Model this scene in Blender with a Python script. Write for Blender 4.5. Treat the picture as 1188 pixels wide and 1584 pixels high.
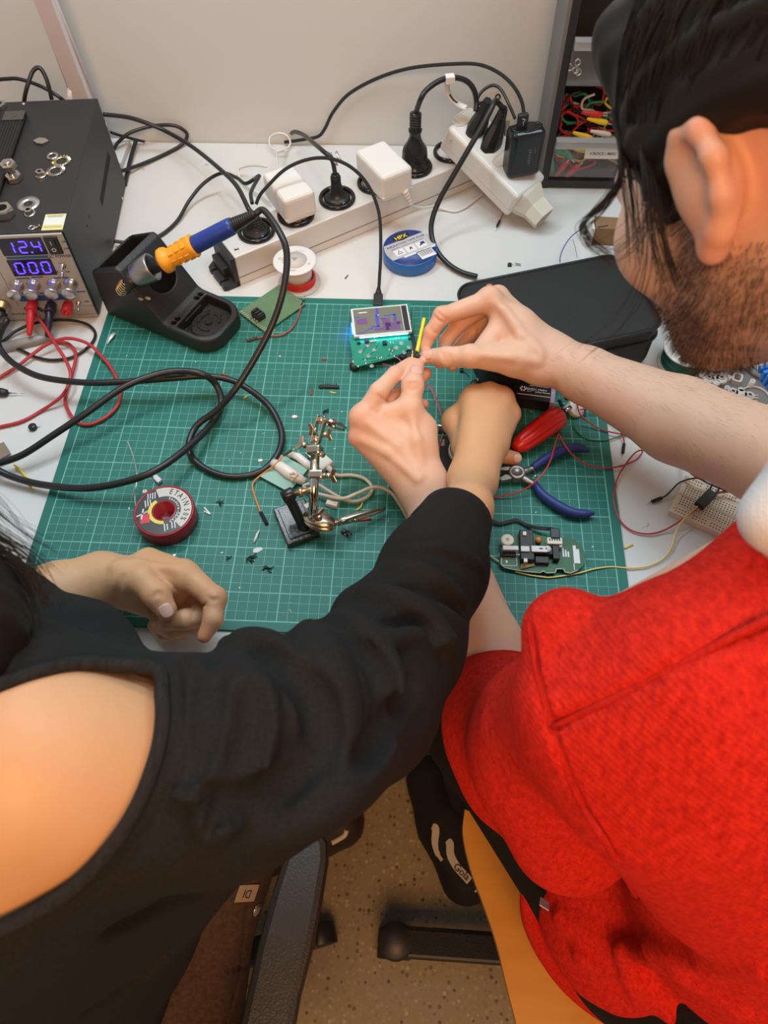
import bpy, bmesh, math, random
import numpy as np
from mathutils import Vector, Matrix, Euler

for _o in list(bpy.data.objects):
    bpy.data.objects.remove(_o)
S = bpy.context.scene
COL = S.collection
RNG = random.Random(7)

# ------------------------------------------------------------------ camera
# everything is laid out in centimetres: origin = lower left corner of the
# printed grid of the cutting mat, X right, Y towards the wall, Z up.
ZM = 0.753                                   # world height of the mat surface
CR = np.array([[0.99880276, 0.04667128, -0.01465715],
               [0.03194105, -0.84913466, -0.52720973],
               [-0.03705145, 0.52611037, -0.84960877]])   # right, down, forward
CC = np.array([37.72829566, -29.66128349, 68.49088102])
FPX = 1200.0
WOFF = Vector((0, 0, ZM))


def W(p):
    return Vector((p[0] * .01, p[1] * .01, p[2] * .01 + ZM))


cam_d = bpy.data.cameras.new('camera')
cam = bpy.data.objects.new('camera', cam_d)
COL.objects.link(cam)
cam_d.sensor_fit = 'VERTICAL'
cam_d.sensor_height = 36.0
cam_d.sensor_width = 27.0
cam_d.lens = FPX / 1584.0 * 36.0
cam_d.clip_start = 0.02
cam_d.clip_end = 30
_m = Matrix(((CR[0][0], -CR[1][0], -CR[2][0]),
             (CR[0][1], -CR[1][1], -CR[2][1]),
             (CR[0][2], -CR[1][2], -CR[2][2]))).to_4x4()
_m.translation = W(CC)
cam.matrix_world = _m
cam_d.dof.use_dof = True
cam_d.dof.focus_distance = 0.80
cam_d.dof.aperture_fstop = 12.0
S.camera = cam

# ------------------------------------------------------------------ light
wd = bpy.data.worlds.new('room_ambient')
S.world = wd
wd.use_nodes = True
wd.node_tree.nodes['Background'].inputs[0].default_value = (.95, .98, 1.0, 1)
wd.node_tree.nodes['Background'].inputs[1].default_value = 0.2
S.view_settings.view_transform = 'Standard'
S.view_settings.look = 'None'
S.view_settings.exposure = 0.3
S.view_settings.gamma = 1.0
S.view_settings.use_curve_mapping = False


def area(name, loc, target, size, power, col, size_y=None):
    d = bpy.data.lights.new(name, 'AREA')
    d.energy = power
    d.color = col
    d.size = size
    if size_y:
        d.shape = 'RECTANGLE'
        d.size_y = size_y
    o = bpy.data.objects.new(name, d)
    COL.objects.link(o)
    o.location = loc
    o.rotation_euler = (Vector(target) - Vector(loc)).to_track_quat('-Z', 'Y').to_euler()
    return o


area('ceiling_light_table', (0.15, 0.55, 2.45), (0.3, 0.35, .75), 0.9, 8.2, (.74, .91, 1.0), .5)
area('ceiling_light_room', (0.5, -1.35, 2.3), (0.45, -0.85, .8), 0.9, 28, (1.0, .49, .17), .9)
area('fill_light_right', (0.95, 0.50, 2.45), (0.75, 0.2, .75), 0.8, 8.4, (.74, .91, 1.0), .5)  # added fill out of view, evens out the right side of the table
area('desk_lamp_light', (0.02, .52, 1.56), (0.30, .28, .75), 0.30, 2.3, (.85, .95, 1.0), .06)


# ------------------------------------------------------------------ ray tools
def ray(px, py):
    return CR.T @ np.array([(px - 594.) / FPX, (py - 792.) / FPX, 1.])


def U(px, py, z=0.):
    """point of the line of sight through a photo pixel at height z (not beyond the wall)"""
    d = ray(px, py)
    p = CC + d * ((z - CC[2]) / d[2])
    if p[1] > 76.2 and z > -5:
        p = CC + d * ((76.2 - CC[1]) / d[1])
    return p


def UD(px, py, dep):
    return CC + ray(px, py) * dep


def UY(px, py, y):
    d = ray(px, py)
    return CC + d * ((y - CC[1]) / d[1])


def UN(px, py, p0, n):
    d = ray(px, py)
    return CC + d * (np.dot(np.array(p0) - CC, n) / np.dot(d, n))


def depth(p):
    return float(CR[2] @ (np.array(p) - CC))


# ------------------------------------------------------------------ materials
MATS = {}


def mat(name, col, rough=.5, metal=0., bump=None, noise=None, alpha=1., trans=0., spec=None, emit=None, sheen=0., sss=0., coat=0., ior=None):
    """procedural principled material; noise=(scale, amount) mottles the colour, bump=(scale, strength)"""
    if name in MATS:
        return MATS[name]
    m = bpy.data.materials.new(name)
    m.use_nodes = True
    nt = m.node_tree
    b = nt.nodes['Principled BSDF']
    c = (*col, 1)
    b.inputs['Base Color'].default_value = c
    b.inputs['Roughness'].default_value = rough
    b.inputs['Metallic'].default_value = metal
    if spec is not None:
        b.inputs['Specular IOR Level'].default_value = spec
    if trans:
        b.inputs['Transmission Weight'].default_value = trans
    if ior:
        b.inputs['IOR'].default_value = ior
    if alpha < 1:
        b.inputs['Alpha'].default_value = alpha
    if sheen:
        b.inputs['Sheen Weight'].default_value = sheen
        b.inputs['Sheen Roughness'].default_value = .5
        b.inputs['Sheen Tint'].default_value = c
    if sss:
        b.inputs['Subsurface Weight'].default_value = sss
        b.inputs['Subsurface Radius'].default_value = (.01, .004, .002)
        b.inputs['Subsurface Scale'].default_value = .6
    if coat:
        b.inputs['Coat Weight'].default_value = coat
        b.inputs['Coat Roughness'].default_value = .15
    if emit:
        b.inputs['Emission Color'].default_value = (*emit[0], 1)
        b.inputs['Emission Strength'].default_value = emit[1]
    tc = nt.nodes.new('ShaderNodeTexCoord')
    if noise or True:
        sc, am = noise or (9., .06)
        n = nt.nodes.new('ShaderNodeTexNoise')
        n.inputs['Scale'].default_value = sc
        n.inputs['Detail'].default_value = 5
        nt.links.new(tc.outputs['Object'], n.inputs['Vector'])
        mx = nt.nodes.new('ShaderNodeMix')
        mx.data_type = 'RGBA'
        mx.inputs[6].default_value = tuple(max(0, v * (1 - am)) for v in col) + (1,)
        mx.inputs[7].default_value = tuple(min(1, v * (1 + am)) for v in col) + (1,)
        nt.links.new(n.outputs['Fac'], mx.inputs[0])
        nt.links.new(mx.outputs[2], b.inputs['Base Color'])
    if bump:
        n2 = nt.nodes.new('ShaderNodeTexNoise')
        n2.inputs['Scale'].default_value = bump[0]
        n2.inputs['Detail'].default_value = 3
        nt.links.new(tc.outputs['Object'], n2.inputs['Vector'])
        bp = nt.nodes.new('ShaderNodeBump')
        bp.inputs['Strength'].default_value = bump[1]
        bp.inputs['Distance'].default_value = .002
        nt.links.new(n2.outputs['Fac'], bp.inputs['Height'])
        nt.links.new(bp.outputs['Normal'], b.inputs['Normal'])
    MATS[name] = m
    return m


def _n(nt, typ, **kw):
    n = nt.nodes.new(typ)
    for k, v in kw.items():
        setattr(n, k, v)
    return n


def _math(nt, op, a, b=None, c=None):
    n = nt.nodes.new('ShaderNodeMath')
    n.operation = op
    for i, v in enumerate((a, b, c)):
        if v is None:
            continue
        if isinstance(v, (int, float)):
            n.inputs[i].default_value = v
        else:
            nt.links.new(v, n.inputs[i])
    return n.outputs[0]


def _mix(nt, fac, a, b):
    n = nt.nodes.new('ShaderNodeMix')
    n.data_type = 'RGBA'
    for i, v in ((0, fac), (6, a), (7, b)):
        if isinstance(v, (int, float)):
            n.inputs[i].default_value = v
        elif isinstance(v, tuple):
            n.inputs[i].default_value = (*v, 1)
        else:
            nt.links.new(v, n.inputs[i])
    return n.outputs[2]


def base_mat(name, rough=.5):
    m = bpy.data.materials.new(name)
    m.use_nodes = True
    nt = m.node_tree
    b = nt.nodes['Principled BSDF']
    b.inputs['Roughness'].default_value = rough
    tc = nt.nodes.new('ShaderNodeTexCoord')
    MATS[name] = m
    return m, nt, b, tc.outputs['Object']


def mat_grid():
    """green cutting mat: 1 cm squares, a bolder line each 5 cm, dotted millimetres, plain margin"""
    m, nt, b, oc = base_mat('cutting_mat_green', .55)
    sx = _n(nt, 'ShaderNodeSeparateXYZ')
    nt.links.new(oc, sx.inputs[0])
    X = _math(nt, 'MULTIPLY', sx.outputs[0], 100.)
    Y = _math(nt, 'MULTIPLY', sx.outputs[1], 100.)

    def lines(v, period, off, half):
        q = _math(nt, 'PINGPONG', _math(nt, 'ADD', v, off), period / 2.)
        return _math(nt, 'LESS_THAN', q, half)
    fine = _math(nt, 'MAXIMUM', lines(X, 1., 50., .032), lines(Y, 1., 50., .032))
    bold = _math(nt, 'MAXIMUM', lines(X, 5., 50., .06), lines(Y, 5., 52., .06))
    dots = _math(nt, 'MULTIPLY', lines(X, .2, 50., .036), lines(Y, .2, 50., .036))
    inx = _math(nt, 'MULTIPLY', _math(nt, 'GREATER_THAN', X, -.05), _math(nt, 'LESS_THAN', X, 58.05))
    iny = _math(nt, 'MULTIPLY', _math(nt, 'GREATER_THAN', Y, -.05), _math(nt, 'LESS_THAN', Y, 43.05))
    ins = _math(nt, 'MULTIPLY', inx, iny)
    bx = _math(nt, 'MINIMUM', _math(nt, 'ABSOLUTE', X), _math(nt, 'ABSOLUTE', _math(nt, 'SUBTRACT', X, 58.)))
    by = _math(nt, 'MINIMUM', _math(nt, 'ABSOLUTE', Y), _math(nt, 'ABSOLUTE', _math(nt, 'SUBTRACT', Y, 43.)))
    border = _math(nt, 'LESS_THAN', _math(nt, 'MINIMUM', bx, by), .07)
    nz = _n(nt, 'ShaderNodeTexNoise')
    nz.inputs['Scale'].default_value = 6
    nz.inputs['Detail'].default_value = 6
    nt.links.new(oc, nz.inputs['Vector'])
    green = _mix(nt, nz.outputs['Fac'], (.0055, .130, .102), (.0075, .162, .128))
    a = _math(nt, 'MAXIMUM', _math(nt, 'MULTIPLY', fine, .38), _math(nt, 'MULTIPLY', bold, .55))
    a = _math(nt, 'MAXIMUM', a, _math(nt, 'MULTIPLY', dots, .13))
    a = _math(nt, 'MULTIPLY', a, ins)
    a = _math(nt, 'MAXIMUM', a, _math(nt, 'MULTIPLY', _math(nt, 'MULTIPLY', border, ins), .68))
    c = _mix(nt, a, green, (.25, .64, .56))
    # pale scuffs of years of cutting
    nz2 = _n(nt, 'ShaderNodeTexNoise')
    nz2.inputs['Scale'].default_value = 45
    nz2.inputs['Detail'].default_value = 8
    nz2.inputs['Distortion'].default_value = 2.
    nt.links.new(oc, nz2.inputs['Vector'])
    sc = _math(nt, 'MULTIPLY', _math(nt, 'GREATER_THAN', nz2.outputs['Fac'], .735), .25)
    c = _mix(nt, sc, c, (.35, .60, .53))
    nt.links.new(c, b.inputs['Base Color'])
    return m


def mat_terrazzo():
    m, nt, b, oc = base_mat('terrazzo', .45)
    v = _n(nt, 'ShaderNodeTexVoronoi')
    v.inputs['Scale'].default_value = 135
    nt.links.new(oc, v.inputs['Vector'])
    rmp = _n(nt, 'ShaderNodeValToRGB')
    rmp.color_ramp.interpolation = 'CONSTANT'
    els = rmp.color_ramp.elements
    els[0].position = 0
    els[0].color = (0.222, 0.176, 0.112, 1)
    els[1].position = .30
    els[1].color = (0.266, 0.216, 0.143, 1)
    for p, c in ((.55, (0.192, 0.151, 0.099, 1)), (.70, (0.296, 0.245, 0.170, 1)), (.86, (0.111, 0.086, 0.058, 1)), (.92, (0.355, 0.302, 0.218, 1)), (.975, (0.067, 0.054, 0.041, 1))):
        e = els.new(p)
        e.color = c
    sx = _n(nt, 'ShaderNodeSeparateXYZ')
    nt.links.new(v.outputs['Color'], sx.inputs[0])
    nt.links.new(sx.outputs[0], rmp.inputs[0])
    chip = _math(nt, 'LESS_THAN', v.outputs['Distance'], .42)
    c = _mix(nt, chip, (0.237, 0.189, 0.121), rmp.outputs[0])
    nt.links.new(c, b.inputs['Base Color'])
    return m


def mat_desk():
    m, nt, b, oc = base_mat('desk_laminate', .42)
    nz = _n(nt, 'ShaderNodeTexNoise')
    nz.inputs['Scale'].default_value = 5
    nz.inputs['Detail'].default_value = 8
    nt.links.new(oc, nz.inputs['Vector'])
    c = _mix(nt, nz.outputs['Fac'], (.62, .615, .595), (.70, .695, .675))
    nz2 = _n(nt, 'ShaderNodeTexNoise')
    nz2.inputs['Scale'].default_value = 60
    nz2.inputs['Detail'].default_value = 6
    nz2.inputs['Distortion'].default_value = 1.2
    nt.links.new(oc, nz2.inputs['Vector'])
    c = _mix(nt, _math(nt, 'MULTIPLY', _math(nt, 'GREATER_THAN', nz2.outputs['Fac'], .74), .5), c, (.25, .22, .18))
    nt.links.new(c, b.inputs['Base Color'])
    return m


def mat_skin(name, c1, c2, red, tan=None):
    """skin: soft mottling, redder where the vertex attribute 'flush' marks knuckles, tips and ears"""
    m, nt, b, oc = base_mat(name, .48)
    nz = _n(nt, 'ShaderNodeTexNoise')
    nz.inputs['Scale'].default_value = 28
    nz.inputs['Detail'].default_value = 6
    nt.links.new(oc, nz.inputs['Vector'])
    c = _mix(nt, nz.outputs['Fac'], c1, c2)
    at = _n(nt, 'ShaderNodeAttribute')
    at.attribute_name = 'flush'
    c = _mix(nt, at.outputs['Fac'], c, red)
    a2 = _n(nt, 'ShaderNodeAttribute')
    a2.attribute_name = 'beard'
    n3 = _n(nt, 'ShaderNodeTexNoise')
    n3.inputs['Scale'].default_value = 260
    n3.inputs['Detail'].default_value = 4
    nt.links.new(oc, n3.inputs['Vector'])
    c = _mix(nt, _math(nt, 'MULTIPLY', a2.outputs['Fac'], _math(nt, 'ADD', _math(nt, 'MULTIPLY', n3.outputs['Fac'], .8), .25)), c, (.085, .036, .02))
    nt.links.new(c, b.inputs['Base Color'])
    b.inputs['Subsurface Weight'].default_value = .18
    b.inputs['Subsurface Radius'].default_value = (.008, .003, .0015)
    b.inputs['Subsurface Scale'].default_value = .5
    b.inputs['Specular IOR Level'].default_value = .35
    n2 = _n(nt, 'ShaderNodeTexNoise')
    n2.inputs['Scale'].default_value = 420
    n2.inputs['Detail'].default_value = 3
    nt.links.new(oc, n2.inputs['Vector'])
    bp = _n(nt, 'ShaderNodeBump')
    bp.inputs['Strength'].default_value = .18
    bp.inputs['Distance'].default_value = .001
    nt.links.new(n2.outputs['Fac'], bp.inputs['Height'])
    nt.links.new(bp.outputs['Normal'], b.inputs['Normal'])
    return m


def mat_knit(name, c1, c2, scale, strength, stretch=(1, 1, 1), sheen=.5, rough=.9, wave=False):
    """woven / knitted cloth: mottled yarn colour and a fine bump"""
    m, nt, b, oc = base_mat(name, rough)
    mp = _n(nt, 'ShaderNodeMapping')
    mp.inputs['Scale'].default_value = stretch
    nt.links.new(oc, mp.inputs['Vector'])
    nz = _n(nt, 'ShaderNodeTexNoise')
    nz.inputs['Scale'].default_value = scale
    nz.inputs['Detail'].default_value = 6
    nz.inputs['Roughness'].default_value = .7
    nt.links.new(mp.outputs[0], nz.inputs['Vector'])
    rmp = _n(nt, 'ShaderNodeMapRange')
    rmp.inputs['From Min'].default_value = .3
    rmp.inputs['From Max'].default_value = .7
    nt.links.new(nz.outputs['Fac'], rmp.inputs['Value'])
    c = _mix(nt, rmp.outputs[0], c1, c2)
    nt.links.new(c, b.inputs['Base Color'])
    b.inputs['Sheen Weight'].default_value = sheen
    b.inputs['Sheen Roughness'].default_value = .45
    b.inputs['Sheen Tint'].default_value = (*c2, 1)
    b.inputs['Specular IOR Level'].default_value = .15
    bp = _n(nt, 'ShaderNodeBump')
    bp.inputs['Strength'].default_value = strength
    bp.inputs['Distance'].default_value = .003
    hgt = nz.outputs['Fac']
    if wave:
        w1 = _n(nt, 'ShaderNodeTexWave')
        w1.wave_type = 'BANDS'
        w1.bands_direction = 'DIAGONAL'
        w1.inputs['Scale'].default_value = 120
        w1.inputs['Distortion'].default_value = 3.5
        w1.inputs['Detail Scale'].default_value = 2.
        nt.links.new(oc, w1.inputs['Vector'])
        hgt = _math(nt, 'ADD', hgt, _math(nt, 'MULTIPLY', w1.outputs['Fac'], .16))
    nt.links.new(hgt, bp.inputs['Height'])
    nt.links.new(bp.outputs['Normal'], b.inputs['Normal'])
    return m


def mat_wood(name, c1, c2):
    m, nt, b, oc = base_mat(name, .4)
    mp = _n(nt, 'ShaderNodeMapping')
    mp.inputs['Scale'].default_value = (2., 14., 2.)
    mp.inputs['Rotation'].default_value = (0, 0, .5)
    nt.links.new(oc, mp.inputs['Vector'])
    nz = _n(nt, 'ShaderNodeTexNoise')
    nz.inputs['Scale'].default_value = 5
    nz.inputs['Detail'].default_value = 6
    nt.links.new(mp.outputs[0], nz.inputs['Vector'])
    nt.links.new(_mix(nt, nz.outputs['Fac'], c1, c2), b.inputs['Base Color'])
    return m


# ------------------------------------------------------------------ mesh tools
class MB:
    """collects faces (in cm, world or local) and links them as ONE mesh object"""

    def __init__(s):
        s.v, s.f, s.mi, s.sm = [], [], [], []
        s.cur = 0
        s.smooth = False

    def add(s, verts, faces, M=None, smooth=None):
        o = len(s.v)
        if M is not None:
            verts = [M @ Vector(v) for v in verts]
        s.v.extend(tuple(v) for v in verts)
        for f in faces:
            s.f.append(tuple(i + o for i in f))
            s.mi.append(s.cur)
            s.sm.append(s.smooth if smooth is None else smooth)
        return s

    def box(s, c, size, M=None, bevel=0., seg=2):
        bm = bmesh.new()
        bmesh.ops.create_cube(bm, size=1.)
        bmesh.ops.scale(bm, vec=size, verts=bm.verts)
        if bevel:
            bmesh.ops.bevel(bm, geom=list(bm.edges), offset=min(bevel, .49 * min(size)), segments=seg, affect='EDGES', profile=.5)
        bmesh.ops.translate(bm, vec=c, verts=bm.verts)
        s.bm(bm, M)
        return s

    def bm(s, bm, M=None, smooth=None):
        bm.verts.index_update()
        s.add([v.co.copy() for v in bm.verts], [tuple(v.index for v in f.verts) for f in bm.faces], M, smooth)
        bm.free()
        return s

    def lathe(s, prof, M=None, seg=32, smooth=True, a0=0., a1=2 * math.pi, sx=1., sy=1.):
        """prof = [(r, z)...]"""
        full = abs(a1 - a0 - 2 * math.pi) < 1e-6
        n = seg if full else seg + 1
        V = []
        for r, z in prof:
            for i in range(n):
                a = a0 + (a1 - a0) * i / seg
                V.append((r * math.cos(a) * sx, r * math.sin(a) * sy, z))
        Fc = []
        for j in range(len(prof) - 1):
            for i in range(seg):
                i2 = (i + 1) % n
                Fc.append((j * n + i, j * n + i2, (j + 1) * n + i2, (j + 1) * n + i))
        if prof[0][0] > 1e-5 and full and getattr(s, 'cap', True):
            Fc.append(tuple(reversed(range(n))))
        if prof[-1][0] > 1e-5 and full and getattr(s, 'cap', True):
            Fc.append(tuple((len(prof) - 1) * n + i for i in range(n)))
        s.add(V, Fc, M, smooth)
        return s

    def ring(s, prof, M=None, seg=40, smooth=True):
        """closed profile revolved (washers, rolls)"""
        n = seg
        V = [(r * math.cos(2 * math.pi * i / n), r * math.sin(2 * math.pi * i / n), z) for r, z in prof for i in range(n)]
        Fc = []
        m = len(prof)
        for j in range(m):
            j2 = (j + 1) % m
            for i in range(n):
                i2 = (i + 1) % n
                Fc.append((j * n + i, j * n + i2, j2 * n + i2, j2 * n + i))
        s.add(V, Fc, M, smooth)
        return s

    def cyl(s, a, b, r, r2=None, seg=20, M=None, smooth=True):
        a, b = Vector(a), Vector(b)
        L = (b - a).length
        q = (b - a).to_track_quat('Z', 'Y').to_matrix().to_4x4()
        q.translation = a
        s.lathe([(r, 0), (r if r2 is None else r2, L)], (M @ q) if M is not None else q, seg, smooth)
        return s

    def tube(s, pts, r, seg=10, closed=False, M=None, flat=1.):
        P = [Vector(p) for p in pts]
        n = len(P)
        R = r if isinstance(r, (list, tuple)) else [r] * n
        V = []
        up = None
        for i, p in enumerate(P):
            if closed:
                t = P[(i + 1) % n] - P[i - 1]
            else:
                t = P[min(i + 1, n - 1)] - P[max(i - 1, 0)]
            t.normalize()
            if up is None:
                up = Vector((0, 0, 1)) if abs(t.z) < .9 else Vector((0, 1, 0))
            x = t.cross(up)
            if x.length < 1e-5:
                x = t.orthogonal()
            x.normalize()
            y = x.cross(t).normalized()
            up = y
            for k in range(seg):
                a = 2 * math.pi * k / seg
                V.append(p + x * (math.cos(a) * R[i]) + y * (math.sin(a) * R[i] * flat))
        Fc = []
        for i in range(n if closed else n - 1):
            i2 = (i + 1) % n
            for k in range(seg):
                k2 = (k + 1) % seg
                Fc.append((i * seg + k, i * seg + k2, i2 * seg + k2, i2 * seg + k))
        if not closed:
            Fc.append(tuple(reversed(range(seg))))
            Fc.append(tuple((n - 1) * seg + k for k in range(seg)))
        s.add(V, Fc, M, True)
        return s

    def prism(s, outline, z0, z1, M=None, smooth=False, bevel=0.):
        n = len(outline)
        if bevel:
            bm = bmesh.new()
            vs = [bm.verts.new((x, y, z0)) for x, y in outline]
            f = bm.faces.new(vs)
            ex = bmesh.ops.extrude_face_region(bm, geom=[f])
            bmesh.ops.translate(bm, vec=(0, 0, z1 - z0), verts=[g for g in ex['geom'] if isinstance(g, bmesh.types.BMVert)])
            bmesh.ops.recalc_face_normals(bm, faces=bm.faces)
            ed = [e for e in bm.edges if abs(e.verts[0].co.z - e.verts[1].co.z) < 1e-6]
            bmesh.ops.bevel(bm, geom=ed, offset=bevel, segments=2, affect='EDGES', profile=.5)
            s.bm(bm, M)
            return s
        V = [(x, y, z0) for x, y in outline] + [(x, y, z1) for x, y in outline]
        area2 = sum(outline[i][0] * outline[(i + 1) % n][1] - outline[(i + 1) % n][0] * outline[i][1] for i in range(n))
        idx = list(range(n))
        Fc = [tuple(reversed(idx)), tuple(i + n for i in idx)]
        Fc += [(i, (i + 1) % n, (i + 1) % n + n, i + n) for i in range(n)]
        if area2 < 0:
            Fc = [tuple(reversed(f)) for f in Fc]
        s.add(V, Fc, M, smooth)
        return s

    def text(s, string, size, M=None, thick=.01, align='CENTER', bold=.012):
        cu = bpy.data.curves.new('t', 'FONT')
        cu.body = string
        cu.size = size
        cu.align_x = align
        cu.align_y = 'CENTER'
        cu.extrude = thick
        cu.offset = size * bold
        o = bpy.data.objects.new('t', cu)
        COL.objects.link(o)
        dg = bpy.context.evaluated_depsgraph_get()
        dg.update()
        me = bpy.data.meshes.new_from_object(o.evaluated_get(dg))
        s.add([v.co.copy() for v in me.vertices], [tuple(p.vertices) for p in me.polygons], M)
        bpy.data.objects.remove(o)
        bpy.data.curves.remove(cu)
        bpy.data.meshes.remove(me)
        return s

    def build(s, name, mats, parent=None, org=None):
        """coordinates: cm local to the parent thing (or to org, in world cm, for a top-level mesh)"""
        me = bpy.data.meshes.new(name)
        me.from_pydata([(v[0] * .01, v[1] * .01, v[2] * .01) for v in s.v], [], s.f)
        for m in (mats if isinstance(mats, (list, tuple)) else [mats]):
            me.materials.append(m)
        if s.f:
            me.polygons.foreach_set('material_index', s.mi)
            me.polygons.foreach_set('use_smooth', s.sm)
        me.update()
        o = bpy.data.objects.new(name, me)
        COL.objects.link(o)
        if parent is not None:
            o.parent = parent
        elif org is not None:
            o.location = W(org)
        return o


def tag(o, label=None, cat=None, group=None, kind=None):
    if label:
        o['label'] = label
    if cat:
        o['category'] = cat
    if group:
        o['group'] = group
    if kind:
        o['kind'] = kind
    return o


def thing(name, label, cat, org=(0, 0, 0), rz=0., group=None):
    o = bpy.data.objects.new(name, None)
    o.empty_display_size = .02
    COL.objects.link(o)
    o.location = W(org)
    o.rotation_euler = (0, 0, rz)
    return tag(o, label, cat, group)


def spline(pts, n=8, closed=False):
    """Catmull-Rom through 3-D points (centripetal enough for cables)"""
    P = [np.array(p, float) for p in pts]
    m = len(P)
    out = []
    rng = range(m if closed else m - 1)
    for i in rng:
        if closed:
            p0, p1, p2, p3 = P[i - 1], P[i], P[(i + 1) % m], P[(i + 2) % m]
        else:
            p1, p2 = P[i], P[i + 1]
            p0 = P[i - 1] if i > 0 else 2 * p1 - p2
            p3 = P[i + 2] if i + 2 < m else 2 * p2 - p1
        for k in range(n):
            t = k / n
            out.append(.5 * (2 * p1 + (p2 - p0) * t + (2 * p0 - 5 * p1 + 4 * p2 - p3) * t * t + (3 * p1 - p0 - 3 * p2 + p3) * t ** 3))
    if not closed:
        out.append(P[-1])
    return out


def PX(*pts):
    """list of photo pixels with heights -> points"""
    return [U(*p) for p in pts]


def copy_thing(o, parent=None):
    c = o.copy()
    COL.objects.link(c)
    if parent is not None:
        c.parent = parent
    for ch in list(o.children):
        copy_thing(ch, c)
    return c


# ------------------------------------------------------------------ implicit bodies
# a body is a smooth union of tapered capsules and ellipsoids, polygonised
# block by block with surface nets, so that it is ONE continuous surface.
class RC:
    """tapered capsule; flat=(axis, factor) squashes it along an axis"""

    def __init__(s, a, b, ra, rb, flat=None, sub=False):
        s.a, s.b, s.ra, s.rb = np.array(a, float), np.array(b, float), ra, rb
        s.flat = None if flat is None else (np.array(flat[0], float) / np.linalg.norm(flat[0]), flat[1])
        s.sub = sub
        s.lo = None

    def d(s, P):
        ba = s.b - s.a
        L2 = max(ba @ ba, 1e-9)
        Q = P - s.a
        if s.flat:
            ax, f = s.flat
            c = s.a
            Q = Q + np.outer(Q @ ax, ax) * (1 / f - 1)
            ba = ba + ax * (ba @ ax) * (1 / f - 1)
            L2 = max(ba @ ba, 1e-9)
        t = np.clip(Q @ ba / L2, 0, 1)
        r = s.ra + (s.rb - s.ra) * t
        d = np.sqrt(((Q - t[:, None] * ba) ** 2).sum(1)) - r
        if s.flat:
            d = np.where(d > 0, d * (s.flat[1] if s.flat[1] < 1 else 1.), d * min(1., s.flat[1]))
        return d


class EL:
    """ellipsoid, radii along the rows of rotation R"""

    def __init__(s, c, rad, R=None, sub=False):
        s.c, s.rad = np.array(c, float), np.array(rad, float)
        s.R = np.eye(3) if R is None else np.array(R, float)
        s.sub = sub

    def d(s, P):
        Q = (P - s.c) @ s.R.T
        k0 = np.sqrt(((Q / s.rad) ** 2).sum(1))
        k1 = np.sqrt(((Q / s.rad ** 2) ** 2).sum(1))
        return k0 * (k0 - 1) / np.maximum(k1, 1e-9)


def smin(a, b, k):
    if k <= 0:
        return np.minimum(a, b)
    h = np.maximum(k - np.abs(a - b), 0) / k
    return np.minimum(a, b) - h * h * k * .25


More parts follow.
